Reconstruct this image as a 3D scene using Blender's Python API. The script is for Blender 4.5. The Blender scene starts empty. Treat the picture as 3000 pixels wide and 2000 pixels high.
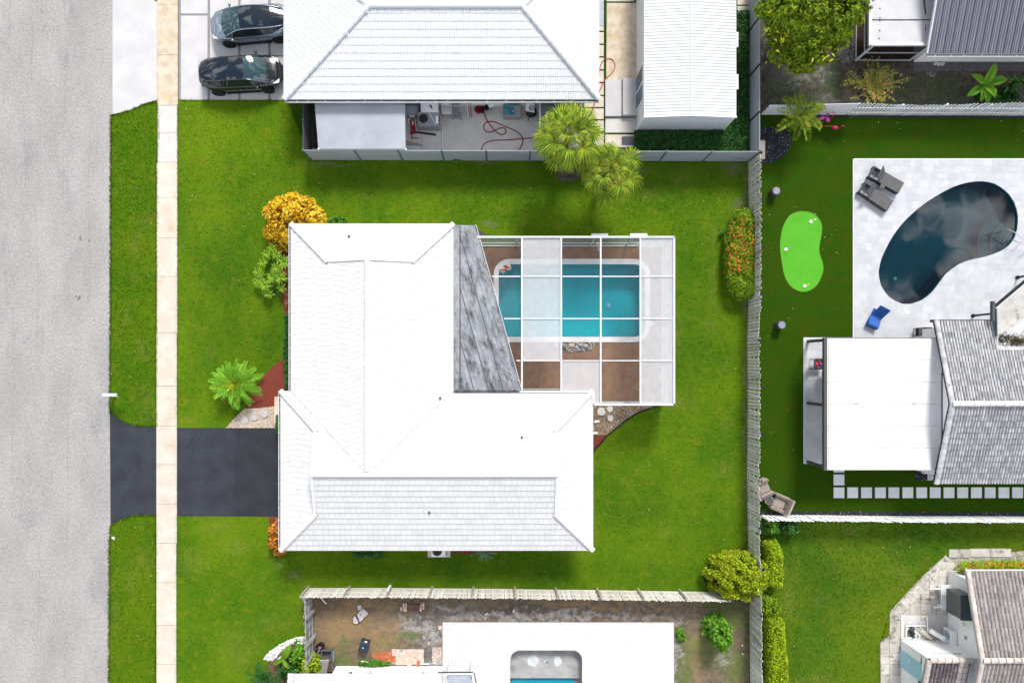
import bpy, bmesh, math, random
import numpy as np
from mathutils import Vector, Matrix
from mathutils.geometry import tessellate_polygon

random.seed(11)
RNG = np.random.default_rng(11)
sc = bpy.context.scene
C = sc.collection
PI = math.pi

# ------------------------------------------------------------ camera
CAM_H = 40.0            # drone height in metres; 24 mm equivalent lens, looking straight down
NX, NY = 1465.0, 1070.0
cd = bpy.data.cameras.new('drone_camera')
cam = bpy.data.objects.new('drone_camera', cd)
C.objects.link(cam)
cam.location = (0, 0, CAM_H)
cd.lens, cd.sensor_width, cd.sensor_fit = 24.0, 36.0, 'HORIZONTAL'
cd.shift_x = (1500 - NX) / 3000.0
cd.shift_y = (NY - 1000) / 3000.0
cd.clip_start, cd.clip_end = 0.5, 2000
sc.camera = cam

# ------------------------------------------------------------ light
SUN_EL, SUN_AZ = math.radians(44), math.radians(15)   # azimuth from +Y (up in the picture) towards +X
w = bpy.data.worlds.new('World'); sc.world = w; w.use_nodes = True
nt = w.node_tree; nt.nodes.clear()
wo = nt.nodes.new('ShaderNodeOutputWorld'); bg = nt.nodes.new('ShaderNodeBackground')
sky = nt.nodes.new('ShaderNodeTexSky'); sky.sky_type = 'NISHITA'; sky.sun_disc = False
sky.sun_elevation = SUN_EL; sky.sun_rotation = SUN_AZ
sky.air_density = 1.0; sky.dust_density = 1.4; sky.ozone_density = 1.2
tc = nt.nodes.new('ShaderNodeTexCoord'); sx = nt.nodes.new('ShaderNodeSeparateXYZ')
nt.links.new(tc.outputs['Generated'], sx.inputs[0])
mz = nt.nodes.new('ShaderNodeMath'); mz.operation = 'MAXIMUM'; mz.inputs[1].default_value = 0.06
nt.links.new(sx.outputs[2], mz.inputs[0])
cx = nt.nodes.new('ShaderNodeCombineXYZ')
for i in (0, 1):
    d = nt.nodes.new('ShaderNodeMath'); d.operation = 'DIVIDE'
    nt.links.new(sx.outputs[i], d.inputs[0]); nt.links.new(mz.outputs[0], d.inputs[1])
    nt.links.new(d.outputs[0], cx.inputs[i])
cn = nt.nodes.new('ShaderNodeTexNoise'); cn.inputs['Scale'].default_value = 3.4
cn.inputs['Detail'].default_value = 5.5; cn.inputs['Roughness'].default_value = 0.62
mp = nt.nodes.new('ShaderNodeMapping'); mp.inputs['Location'].default_value = (8.3, 9.6, 6.2)
nt.links.new(cx.outputs[0], mp.inputs[0]); nt.links.new(mp.outputs[0], cn.inputs['Vector'])
cr = nt.nodes.new('ShaderNodeMapRange'); cr.inputs[1].default_value = 0.50; cr.inputs[2].default_value = 0.60
cr.interpolation_type = 'SMOOTHSTEP'
nt.links.new(cn.outputs['Fac'], cr.inputs[0])
cm = nt.nodes.new('ShaderNodeMix'); cm.data_type = 'RGBA'
nt.links.new(cr.outputs[0], cm.inputs['Factor'])
nt.links.new(sky.outputs[0], cm.inputs[6]); cm.inputs[7].default_value = (28, 27.7, 28.0, 1)   # lit cloud
nt.links.new(cm.outputs[2], bg.inputs[0]); bg.inputs[1].default_value = 0.073
nt.links.new(bg.outputs[0], wo.inputs[0])

sl = bpy.data.lights.new('sun', 'SUN'); so = bpy.data.objects.new('sun', sl); C.objects.link(so)
sl.energy = 3.2; sl.angle = math.radians(15); sl.color = (1.0, 0.965, 0.91)
sd = Vector((math.sin(SUN_AZ) * math.cos(SUN_EL), math.cos(SUN_AZ) * math.cos(SUN_EL), math.sin(SUN_EL)))
so.rotation_euler = sd.to_track_quat('Z', 'Y').to_euler(); so.location = sd * 60

vs = sc.view_settings
vs.view_transform = 'Standard'; vs.look = 'None'; vs.gamma = 1.0; vs.exposure = 0.62
vs.use_curve_mapping = False
sc.render.engine = 'CYCLES'
sc.cycles.max_bounces = 8; sc.cycles.transparent_max_bounces = 12

# ------------------------------------------------------------ helpers
def P(px, py, h=0.0):
    "point of the place at height h that the photograph shows at pixel (px, py)"
    s = (CAM_H - h) / 2000.0
    return Vector(((px - NX) * s, (NY - py) * s, h))
def P2(px, py, h=0.0):
    p = P(px, py, h); return (p.x, p.y)
WL = {}
def wl(o): return WL.get(o.name, Vector((0, 0, 0)))

def tag(o, label=None, cat=None, group=None, kind=None):
    if label: o['label'] = label
    if cat: o['category'] = cat
    if group: o['group'] = group
    if kind: o['kind'] = kind
    return o

def thing(name, label, cat, loc, rz=0.0, group=None):
    o = bpy.data.objects.new(name, None); C.objects.link(o)
    o.empty_display_size = 0.3
    o.location = loc; o.rotation_euler = (0, 0, rz); WL[o.name] = Vector(loc)
    return tag(o, label, cat, group)

def copy_tree(o, parent=None):
    c = o.copy(); C.objects.link(c); c.parent = parent
    WL[c.name] = Vector(c.location)
    for ch in list(o.children): copy_tree(ch, c)
    return c

def place_mesh(name, me, parent, world_loc, rot=None, local=False):
    "one more object that shares a mesh"
    o = bpy.data.objects.new(name, me); C.objects.link(o)
    o.parent = parent
    o.location = Vector(world_loc) - (Vector((0, 0, 0)) if (local or parent is None) else wl(parent))
    if rot is not None:
        o.rotation_euler = rot.to_euler() if isinstance(rot, Matrix) else rot
    return o

class MB:
    def __init__(s): s.v = []; s.f = []
    def add(s, vs, fs, M=None):
        o = len(s.v)
        if M is not None: vs = [tuple(M @ Vector(p)) for p in vs]
        s.v += [tuple(p) for p in vs]; s.f += [tuple(i + o for i in f) for f in fs]; return s
    def box(s, c, d, rz=0.0, M=None):
        x, y, z = d[0] / 2, d[1] / 2, d[2] / 2
        vs = [(-x,-y,-z),(x,-y,-z),(x,y,-z),(-x,y,-z),(-x,-y,z),(x,-y,z),(x,y,z),(-x,y,z)]
        T = Matrix.Translation(c) @ Matrix.Rotation(rz, 4, 'Z')
        if M is not None: T = M @ T
        return s.add(vs, [(3,2,1,0),(4,5,6,7),(0,1,5,4),(1,2,6,5),(2,3,7,6),(3,0,4,7)], T)
    def bbox(s, c, d, b=0.02, rz=0.0, M=None):
        "box with chamfered vertical and top edges"
        x, y, z = d[0] / 2, d[1] / 2, d[2]
        def ring(ix, iy, zz): 
            a, e = x - ix, y - iy
            return [(-a+b,-e,zz),(a-b,-e,zz),(a,-e+b,zz),(a,e-b,zz),(a-b,e,zz),(-a+b,e,zz),(-a,e-b,zz),(-a,-e+b,zz)]
        vs = ring(0,0,0) + ring(0,0,z-b) + ring(b,b,z)
        fs = [tuple(reversed(range(8))), tuple(range(16,24))]
        for r in (0, 8):
            for i in range(8): fs.append((r+i, r+(i+1)%8, r+8+(i+1)%8, r+8+i))
        T = Matrix.Translation((c[0], c[1], c[2])) @ Matrix.Rotation(rz, 4, 'Z')
        if M is not None: T = M @ T
        return s.add(vs, fs, T)
    def prism(s, pts, z0, z1):
        pts = [(p[0], p[1]) for p in pts]
        a = sum(pts[i][0]*pts[(i+1)%len(pts)][1] - pts[(i+1)%len(pts)][0]*pts[i][1] for i in range(len(pts)))
        if a < 0: pts = pts[::-1]
        n = len(pts)
        vs = [(x, y, z0) for x, y in pts] + [(x, y, z1) for x, y in pts]
        fs = [tuple(reversed(range(n))), tuple(range(n, 2*n))]
        fs += [(i, (i+1)%n, n+(i+1)%n, n+i) for i in range(n)]
        return s.add(vs, fs)
    def slab(s, pts, t):
        "3D polygon (counter-clockwise from above) with thickness t below it"
        pts = [Vector(p) for p in pts]; n = len(pts)
        nr = (pts[1]-pts[0]).cross(pts[2]-pts[1]).normalized()
        if nr.z < 0: pts = pts[::-1]; nr = -nr
        lo = [p - nr * t for p in pts]
        fs = [tuple(range(n)), tuple(reversed(range(n, 2*n)))]
        fs += [(i, n+i, n+(i+1)%n, (i+1)%n) for i in range(n)]
        return s.add(pts + lo, fs)
    def poly(s, pts): return s.add(pts, [tuple(range(len(pts)))])
    def beam(s, a, b, wd, ht, up=(0, 0, 1)):
        a, b = Vector(a), Vector(b); d = (b - a); L = d.length
        if L < 1e-6: return s
        d.normalize(); u = Vector(up)
        if abs(d.dot(u)) > 0.98: u = Vector((1, 0, 0))
        r = d.cross(u).normalized(); u = r.cross(d).normalized()
        M = Matrix(((d.x, r.x, u.x, 0), (d.y, r.y, u.y, 0), (d.z, r.z, u.z, 0), (0, 0, 0, 1)))
        return s.box((0, 0, 0), (L, wd, ht), M=Matrix.Translation((a + b) / 2) @ M)
    def tube(s, path, r, n=6, cap=True, closed=False):
        path = [Vector(p) for p in path]; m = len(path); rr = r if hasattr(r, '__len__') else [r] * m
        vs, fs = [], []
        for i, p in enumerate(path):
            if closed: t = path[(i+1) % m] - path[i-1]
            else: t = path[min(i+1, m-1)] - path[max(i-1, 0)]
            t = t.normalized() if t.length > 1e-9 else Vector((0, 0, 1))
            u = Vector((0, 0, 1)) if abs(t.z) < 0.95 else Vector((1, 0, 0))
            a = t.cross(u).normalized(); b = a.cross(t).normalized()
            for k in range(n):
                an = 2 * PI * k / n
                vs.append(p + (a * math.cos(an) + b * math.sin(an)) * rr[i])
        for i in range(m if closed else m - 1):
            j = (i + 1) % m
            for k in range(n):
                fs.append((i*n+k, j*n+k, j*n+(k+1) % n, i*n+(k+1) % n))
        if cap and not closed:
            fs.append(tuple(range(n))); fs.append(tuple(reversed(range((m-1)*n, m*n))))
        return s.add(vs, fs)
    def lathe(s, c, prof, n=16, M=None, top=True):
        vs, fs = [], []
        for r, z in prof:
            for k in range(n):
                a = 2 * PI * k / n; vs.append((c[0] + r * math.cos(a), c[1] + r * math.sin(a), c[2] + z))
        for i in range(len(prof) - 1):
            for k in range(n): fs.append((i*n+k, i*n+(k+1) % n, (i+1)*n+(k+1) % n, (i+1)*n+k))
        fs.append(tuple(reversed(range(n))))
        if top: fs.append(tuple(range((len(prof)-1)*n, len(prof)*n)))
        return s.add(vs, fs, M)
    def ball(s, c, r, n=10, m=6):
        r = r if hasattr(r, '__len__') else (r, r, r)
        vs, fs = [(c[0], c[1], c[2] - r[2])], []
        for i in range(1, m):
            t = -PI/2 + PI * i / m
            for k in range(n):
                a = 2*PI*k/n; vs.append((c[0]+r[0]*math.cos(t)*math.cos(a), c[1]+r[1]*math.cos(t)*math.sin(a), c[2]+r[2]*math.sin(t)))
        vs.append((c[0], c[1], c[2] + r[2])); top = len(vs) - 1
        for k in range(n):
            fs.append((0, 1+(k+1) % n, 1+k)); fs.append((top, 1+(m-2)*n+k, 1+(m-2)*n+(k+1) % n))
            for i in range(m-2): fs.append((1+i*n+k, 1+i*n+(k+1) % n, 1+(i+1)*n+(k+1) % n, 1+(i+1)*n+k))
        return s.add(vs, fs)
    def mesh(s, name, m, smooth=False):
        me = bpy.data.meshes.new(name); me.from_pydata(s.v, [], s.f); me.update()
        if m: me.materials.append(m)
        if smooth: me.shade_smooth()
        return me
    def build(s, name, m, parent=None, local=False, smooth=False, origin=None):
        if parent is None:
            a = np.array(s.v)
            o0 = Vector(origin) if origin is not None else Vector(((a[:,0].min()+a[:,0].max())/2, (a[:,1].min()+a[:,1].max())/2, a[:,2].min()))
            s.v = [tuple(Vector(p) - o0) for p in s.v]
        me = s.mesh(name, m, smooth)
        o = bpy.data.objects.new(name, me); C.objects.link(o)
        if parent is None: o.location = o0; WL[o.name] = Vector(o0)
        else:
            o.parent = parent
            o.location = (0, 0, 0) if local else -wl(parent)
            WL[o.name] = Vector((0, 0, 0))
        return o

def sheet(name, outer, z, m, holes=(), kind='structure', parent=None):
    "flat piece of ground, with holes"
    loops = [[Vector((x, y, 0)) for x, y in outer]] + [[Vector((x, y, 0)) for x, y in h] for h in holes]
    tris = tessellate_polygon(loops)
    flat = [(p.x, p.y, z) for l in loops for p in l]
    fs = []
    for t in tris:
        a, b, c = (flat[i] for i in t)
        fs.append(tuple(t) if (b[0]-a[0])*(c[1]-a[1]) - (b[1]-a[1])*(c[0]-a[0]) > 0 else tuple(reversed(t)))
    o = MB().add(flat, fs).build(name, m, parent, origin=None if parent else (0, 0, 0))
    if kind: o['kind'] = kind
    return o

def curve(pts, n=6, closed=False):
    "Catmull-Rom through 2D/3D points"
    out = []; m = len(pts); V = [Vector(p) for p in pts]
    for i in range(m if closed else m - 1):
        p0, p1, p2, p3 = (V[(i-1) % m], V[i], V[(i+1) % m], V[(i+2) % m]) if closed else (V[max(i-1,0)], V[i], V[i+1], V[min(i+2,m-1)])
        for k in range(n):
            t = k / n
            out.append(0.5*((2*p1)+(p2-p0)*t+(2*p0-5*p1+4*p2-p3)*t*t+(3*p1-p0-3*p2+p3)*t**3))
    if not closed: out.append(V[-1])
    return [tuple(p) for p in out]
def pxs(pts, h=0.0): return [P2(x, y, h) for x, y in pts]
def zp(pts, ox, oy, s, h=0.0): return [P2(ox + x / s, oy + y / s, h) for x, y in pts]
def rrect(x0, y0, x1, y1, r, n=6):
    out = []
    for cx_, cy_, a0 in ((x1-r,y1-r,0),(x0+r,y1-r,90),(x0+r,y0+r,180),(x1-r,y0+r,270)):
        for k in range(n+1):
            a = math.radians(a0 + 90*k/n); out.append((cx_+r*math.cos(a), cy_+r*math.sin(a)))
    return out
def inside(poly, X, Y):
    poly = np.array(poly); res = np.zeros(X.shape, bool); n = len(poly)
    for i in range(n):
        x0, y0 = poly[i]; x1, y1 = poly[(i+1) % n]
        if y0 == y1: continue
        c = ((y0 > Y) != (y1 > Y)) & (X < (x1-x0)*(Y-y0)/(y1-y0)+x0); res ^= c
    return res

# ------------------------------------------------------------ materials
def N(t, typ, **kw):
    n = t.nodes.new('ShaderNode' + typ)
    for k, v in kw.items(): setattr(n, k, v)
    return n
def lk(t, a, b): t.links.new(a, b)
def rgba(c): return (c[0], c[1], c[2], 1)
def noise(t, vec, scale, detail=4, rough=0.55):
    n = N(t, 'TexNoise'); n.inputs['Scale'].default_value = scale; n.inputs['Detail'].default_value = detail
    n.inputs['Roughness'].default_value = rough; lk(t, vec, n.inputs['Vector']); return n.outputs['Fac']
def ramp(t, x, a, b):
    m = N(t, 'MapRange'); m.inputs[1].default_value = a; m.inputs[2].default_value = b
    m.interpolation_type = 'SMOOTHSTEP'; lk(t, x, m.inputs[0]); return m.outputs[0]
def mixc(t, f, a, b, mode='MIX'):
    m = N(t, 'Mix', data_type='RGBA', blend_type=mode)
    for s, x in ((m.inputs['Factor'], f), (m.inputs[6], a), (m.inputs[7], b)):
        if isinstance(x, (int, float)): s.default_value = x
        elif isinstance(x, (tuple, list)): s.default_value = rgba(x)
        else: lk(t, x, s)
    return m.outputs[2]
def fm(t, op, a, b=None):
    m = N(t, 'Math', operation=op)
    for s, x in zip(m.inputs, (a, b)):
        if x is None: continue
        if isinstance(x, (int, float)): s.default_value = x
        else: lk(t, x, s)
    return m.outputs[0]
def newmat(name):
    m = bpy.data.materials.new(name); m.use_nodes = True
    t = m.node_tree; b = t.nodes['Principled BSDF']; return m, t, b
def pos(t, sc_=(1, 1, 1)):
    g = N(t, 'NewGeometry'); p = g.outputs['Position']
    if sc_ != (1, 1, 1):
        v = N(t, 'VectorMath', operation='MULTIPLY'); lk(t, p, v.inputs[0]); v.inputs[1].default_value = sc_; p = v.outputs[0]
    return p
def isl(t):
    "a random value per separate piece"
    g = N(t, 'NewGeometry'); o = N(t, 'ObjectInfo')
    return fm(t, 'FRACT', fm(t, 'ADD', g.outputs['Random Per Island'], o.outputs['Random']))
def bump(t, b, h, strength, dist=0.02):
    n = N(t, 'Bump'); n.inputs['Strength'].default_value = strength; n.inputs['Distance'].default_value = dist
    lk(t, h, n.inputs['Height']); lk(t, n.outputs[0], b.inputs['Normal'])

def mat(name, c1, c2=None, rough=0.75, scale=3.0, lo=0.35, hi=0.65, fine=0.0, fscale=60.0, bmp=0.0, bscale=None,
        metal=0.0, spec=0.35, rnd=0.0, stretch=(1, 1, 1), rot=0.0, detail=5, coat=0.0, dirt=None, dscale=1.2, dlo=0.55, dhi=0.75):
    m, t, b = newmat(name); p = pos(t, stretch)
    if rot:
        vr = N(t, 'VectorRotate', rotation_type='Z_AXIS'); lk(t, pos(t), vr.inputs['Vector']); vr.inputs['Angle'].default_value = rot
        vm = N(t, 'VectorMath', operation='MULTIPLY'); lk(t, vr.outputs[0], vm.inputs[0]); vm.inputs[1].default_value = stretch; p = vm.outputs[0]
    col = c1
    if c2 is not None: col = mixc(t, ramp(t, noise(t, p, scale, detail), lo, hi), c1, c2)
    if dirt is not None:
        d = ramp(t, noise(t, p, dscale, 8, 0.68), dlo, dhi); col = mixc(t, d, col, dirt)
    if fine:
        f = noise(t, pos(t), fscale, 3, 0.7)
        v = fm(t, 'ADD', fm(t, 'MULTIPLY', fm(t, 'SUBTRACT', f, 0.5), 4 * fine), 1.0)
        col = mixc(t, 1.0, col, v, 'MULTIPLY')
    if rnd:
        v = fm(t, 'ADD', fm(t, 'MULTIPLY', fm(t, 'SUBTRACT', isl(t), 0.5), 2 * rnd), 1.0)
        col = mixc(t, 1.0, col, v, 'MULTIPLY')
    if isinstance(col, tuple): b.inputs['Base Color'].default_value = rgba(col)
    else: lk(t, col, b.inputs['Base Color'])
    b.inputs['Roughness'].default_value = rough; b.inputs['Metallic'].default_value = metal
    b.inputs['Specular IOR Level'].default_value = spec; b.inputs['Coat Weight'].default_value = coat
    b.inputs['Coat Roughness'].default_value = 0.03
    if bmp: bump(t, b, noise(t, pos(t), bscale or fscale, 4, 0.65), bmp)
    return m

def spots(t, p, lst, soft=0.6):
    "mask of worn, bare or shade-toned patches round given places (px, py, rx, ry in photo pixels)"
    out = None
    for px, py, rx, ry in lst:
        c = P(px, py)
        s = N(t, 'VectorMath', operation='SUBTRACT'); lk(t, p, s.inputs[0]); s.inputs[1].default_value = (c.x, c.y, 0)
        d = N(t, 'VectorMath', operation='MULTIPLY'); lk(t, s.outputs[0], d.inputs[0]); d.inputs[1].default_value = (50/rx, 50/ry, 0)
        l = N(t, 'VectorMath', operation='LENGTH'); lk(t, d.outputs[0], l.inputs[0])
        m = N(t, 'MapRange'); m.interpolation_type = 'SMOOTHSTEP'
        m.inputs[1].default_value = 1 + soft/2; m.inputs[2].default_value = 1 - soft; m.inputs[3].default_value = 0; m.inputs[4].default_value = 1
        lk(t, l.outputs[1], m.inputs[0])
        out = m.outputs[0] if out is None else fm(t, 'MAXIMUM', out, m.outputs[0])
    return out

def lawn(name, a, b_, c, dry=(0.22, 0.17, 0.055), drys=(), bare=(), barec=(0.2, 0.16, 0.12), big=0.25, f1=0.35, patch=0.0, blades=False, lush_shade=()):
    "mown grass: broad tone changes, tufts, dry and bare patches"
    m, t, b = newmat(name); p = pos(t)
    nb = N(t, 'TexNoise'); nb.inputs['Scale'].default_value = 1.1; nb.inputs['Detail'].default_value = 6; lk(t, p, nb.inputs['Vector'])
    off = N(t, 'VectorMath', operation='MULTIPLY_ADD'); lk(t, nb.outputs['Color'], off.inputs[0])
    off.inputs[1].default_value = (.9, .9, 0); off.inputs[2].default_value = (-.45, -.45, 0)
    ad = N(t, 'VectorMath', operation='ADD'); lk(t, p, ad.inputs[0]); lk(t, off.outputs[0], ad.inputs[1])
    pd = ad.outputs[0]
    col = mixc(t, ramp(t, noise(t, p, big, 4), 0.3, 0.7), a, b_)
    col = mixc(t, ramp(t, noise(t, p, 1.7, 7, 0.65), 0.5, 0.75), col, c)
    col = mixc(t, fm(t, 'MULTIPLY', ramp(t, noise(t, p, 3.7, 6, 0.7), 0.52, 0.72), 0.55), col, (a[0]*1.55+.012, a[1]*1.12, a[2]*1.2))
    col = mixc(t, fm(t, 'MULTIPLY', ramp(t, noise(t, pos(t, (1.3, .8, 1)), 2.9, 6, 0.7), 0.54, 0.75), 0.5), col, (a[0]*.55, a[1]*.72, a[2]*1.6))
    if patch: col = mixc(t, fm(t, 'MULTIPLY', ramp(t, noise(t, p, 0.8, 8, 0.7), 0.58, 0.72), patch), col, dry)
    nf = noise(t, p, 9, 5, 0.75)
    if lush_shade: col = mixc(t, fm(t, 'MULTIPLY', spots(t, pd, lush_shade, 1.6), .95), col, mixc(t, 1.0, col, (.62, .74, .9), 'MULTIPLY'))  # darkens the grass colour where shade bands and greener zones are painted
    if drys: col = mixc(t, fm(t, 'MULTIPLY', spots(t, pd, drys, 1.4), ramp(t, nf, 0.35, 1.0)), col, dry)
    if bare: col = mixc(t, fm(t, 'MULTIPLY', spots(t, pd, bare, 1.5), ramp(t, nf, 0.3, 0.7)), col, barec)
    f = noise(t, p, 14, 4, 0.8); g = noise(t, p, 45, 2, 0.8)
    v = fm(t, 'ADD', fm(t, 'ADD', fm(t, 'MULTIPLY', fm(t, 'SUBTRACT', f, 0.5), 4.5*f1), fm(t, 'MULTIPLY', fm(t, 'SUBTRACT', g, 0.5), 3.0*f1)), 1.0)
    if blades: v = fm(t, 'ADD', fm(t, 'MULTIPLY', isl(t), 1.1), 0.62)
    col = mixc(t, 1.0, col, fm(t, 'MAXIMUM', v, 0.25), 'MULTIPLY')
    lk(t, col, b.inputs['Base Color']); b.inputs['Roughness'].default_value = 0.9
    b.inputs['Specular IOR Level'].default_value = 0.02
    bump(t, b, f, 0.7, 0.05)
    return m

def leafmat(name, cols, rough=0.55, trans=0.25, var=0.25, spec=0.12, gain=1.0):
    "leaf colours drawn per leaf; a little light comes through"
    m, t, b = newmat(name)
    r = N(t, 'ValToRGB'); r.color_ramp.interpolation = 'LINEAR'
    e = r.color_ramp.elements; n = len(cols)
    while len(e) < n: e.new(0.5)
    for i, c in enumerate(cols): e[i].position = i / max(1, n-1); e[i].color = rgba([min(.85, x*gain) for x in c])
    lk(t, isl(t), r.inputs[0])
    v = fm(t, 'ADD', fm(t, 'MULTIPLY', fm(t, 'SUBTRACT', noise(t, pos(t), 2.2, 4), 0.5), 4*var), 1.0)
    col = mixc(t, 1.0, r.outputs[0], v, 'MULTIPLY')
    lk(t, col, b.inputs['Base Color']); b.inputs['Roughness'].default_value = rough
    b.inputs['Specular IOR Level'].default_value = spec
    tr = N(t, 'BsdfTranslucent'); lk(t, col, tr.inputs[0])
    mx = N(t, 'MixShader'); mx.inputs[0].default_value = trans
    lk(t, b.outputs[0], mx.inputs[1]); lk(t, tr.outputs[0], mx.inputs[2])
    lk(t, mx.outputs[0], t.nodes['Material Output'].inputs[0])
    return m

def water(name, tint, ior=1.33, ripple=0.05, rscale=2.0, density=0.97):
    m, t, b = newmat(name); t.nodes.remove(b)
    tr = N(t, 'BsdfTransparent'); tr.inputs[0].default_value = rgba(tint)
    df = N(t, 'BsdfDiffuse'); df.inputs[0].default_value = rgba(tint)
    gl = N(t, 'BsdfGlossy'); gl.inputs['Roughness'].default_value = 0.015
    fr = N(t, 'Fresnel'); fr.inputs[0].default_value = ior
    bp = N(t, 'Bump'); bp.inputs['Strength'].default_value = ripple; bp.inputs['Distance'].default_value = 0.05
    lk(t, noise(t, pos(t), rscale, 0, 0.5), bp.inputs['Height']); lk(t, bp.outputs[0], gl.inputs['Normal']); lk(t, bp.outputs[0], fr.inputs['Normal'])
    a = N(t, 'MixShader'); a.inputs[0].default_value = 1 - density; lk(t, tr.outputs[0], a.inputs[1]); lk(t, df.outputs[0], a.inputs[2])
    x = N(t, 'MixShader'); lk(t, fr.outputs[0], x.inputs[0]); lk(t, a.outputs[0], x.inputs[1]); lk(t, gl.outputs[0], x.inputs[2])
    lk(t, x.outputs[0], t.nodes['Material Output'].inputs[0])
    return m

def screenmat(name, col, cover):
    "insect screen: threads cover part of the area, the rest is open"
    m, t, b = newmat(name); t.nodes.remove(b)
    tr = N(t, 'BsdfTransparent'); df = N(t, 'BsdfDiffuse'); df.inputs[0].default_value = rgba(col)
    tl = N(t, 'BsdfTranslucent'); tl.inputs[0].default_value = rgba(col)
    d2 = N(t, 'MixShader'); d2.inputs[0].default_value = 0.35; lk(t, df.outputs[0], d2.inputs[1]); lk(t, tl.outputs[0], d2.inputs[2])
    x = N(t, 'MixShader'); lk(t, tr.outputs[0], x.inputs[1]); lk(t, d2.outputs[0], x.inputs[2])
    f = fm(t, 'ADD', fm(t, 'MULTIPLY', fm(t, 'SUBTRACT', noise(t, pos(t), 2.5, 5, 0.6), 0.5), 0.25), cover)
    lk(t, f, x.inputs[0])
    lk(t, x.outputs[0], t.nodes['Material Output'].inputs[0])
    return m

def glass(name, col, rough=0.04):
    m, t, b = newmat(name)
    b.inputs['Base Color'].default_value = rgba(col); b.inputs['Roughness'].default_value = rough
    b.inputs['Specular IOR Level'].default_value = 0.5
    return m
# ============================================================ builders
def grass_tufts(name, label, poly, m, dens=40, h=0.06, wd=0.03, exclude=(), edge=0.0, ox=0.0):
    "thousands of little blades in one mesh, as stuff"
    a = np.array(poly); x0, y0 = a.min(0); x1, y1 = a.max(0)
    n = int((x1-x0)*(y1-y0)*dens)
    X = RNG.uniform(x0, x1, n); Y = RNG.uniform(y0, y1, n)
    k = inside(poly, X, Y)
    if edge:
        ex, ey = [], []
        for i in range(len(poly)):
            p, q = np.array(poly[i]), np.array(poly[(i+1) % len(poly)]); L = np.linalg.norm(q-p); mm = int(L*edge)
            s = RNG.uniform(0, 1, mm)
            ex.append(p[0]+(q[0]-p[0])*s+RNG.normal(0, .035, mm)); ey.append(p[1]+(q[1]-p[1])*s+RNG.normal(0, .035, mm))
        X = np.concatenate([X[k]] + ex); Y = np.concatenate([Y[k]] + ey); k = np.ones(len(X), bool)
    for e in exclude: k &= ~inside(e, X, Y)
    X, Y = X[k], Y[k]; n = len(X)
    B = 3
    an = RNG.uniform(0, 2*PI, (n, B)); hh = h*RNG.uniform(.5, 1.25, (n, B)); lean = RNG.uniform(.2, .9, (n, B))*h
    ca, sa = np.cos(an), np.sin(an)
    v = np.zeros((n, B, 3, 3), np.float32)
    ox_, oy_ = RNG.normal(0, .02, (n, B)), RNG.normal(0, .02, (n, B))
    cx_, cy_ = X[:, None]+ox_, Y[:, None]+oy_
    v[..., 0, 0] = cx_ - sa*wd/2; v[..., 0, 1] = cy_ + ca*wd/2
    v[..., 1, 0] = cx_ + sa*wd/2; v[..., 1, 1] = cy_ - ca*wd/2
    v[..., 2, 0] = cx_ + ca*lean; v[..., 2, 1] = cy_ + sa*lean; v[..., 2, 2] = hh
    v[..., :, 2] += 0.002
    o = tri_mesh(name, v.reshape(-1, 3), 3, m)
    tag(o, label, 'grass', kind='stuff'); return o

def tri_mesh(name, V, k, m, parent=None, local=False, world=None):
    "numpy array of separate k-gons to one object"
    nf = len(V)//k
    me = bpy.data.meshes.new(name)
    me.vertices.add(len(V)); me.vertices.foreach_set('co', np.ascontiguousarray(V, np.float32).ravel())
    me.loops.add(nf*k); me.loops.foreach_set('vertex_index', np.arange(nf*k, dtype=np.int32))
    me.polygons.add(nf); me.polygons.foreach_set('loop_start', np.arange(0, nf*k, k, dtype=np.int32))
    me.update(calc_edges=True); me.validate()
    me.materials.append(m)
    o = bpy.data.objects.new(name, me); C.objects.link(o); WL[o.name] = Vector((0, 0, 0))
    if parent is not None:
        o.parent = parent; o.location = (0, 0, 0) if local else -wl(parent)
    return o

def leaf_array(pts, nrm, size, aspect=0.45, jitter=0.8, fold=0.18, droop=0.0):
    "folded four-corner leaves at points, facing roughly along nrm"
    n = len(pts); nr = nrm + RNG.normal(0, jitter, (n, 3)); nr[:, 2] = np.abs(nr[:, 2])*0.8 + 0.55
    nr /= np.linalg.norm(nr, axis=1)[:, None]
    t = RNG.normal(0, 1, (n, 3)); t -= (t*nr).sum(1)[:, None]*nr; t /= np.linalg.norm(t, axis=1)[:, None]
    s = np.cross(nr, t); L = (size*RNG.uniform(.6, 1.35, n))[:, None]; W = L*aspect
    a = pts - t*L*.5; c = pts + t*L*.5 - nr*L*droop; b = pts + s*W*.5 + nr*L*fold; d = pts - s*W*.5 + nr*L*fold
    q = np.stack([a, b, c, a, c, d], 1)
    # keep both halves of a leaf as one island: build as quads
    return np.stack([a, b, c, d], 1).reshape(-1, 3)

def quad_leaves(name, V, m, parent):
    return tri_mesh(name, V, 4, m, parent)

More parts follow.
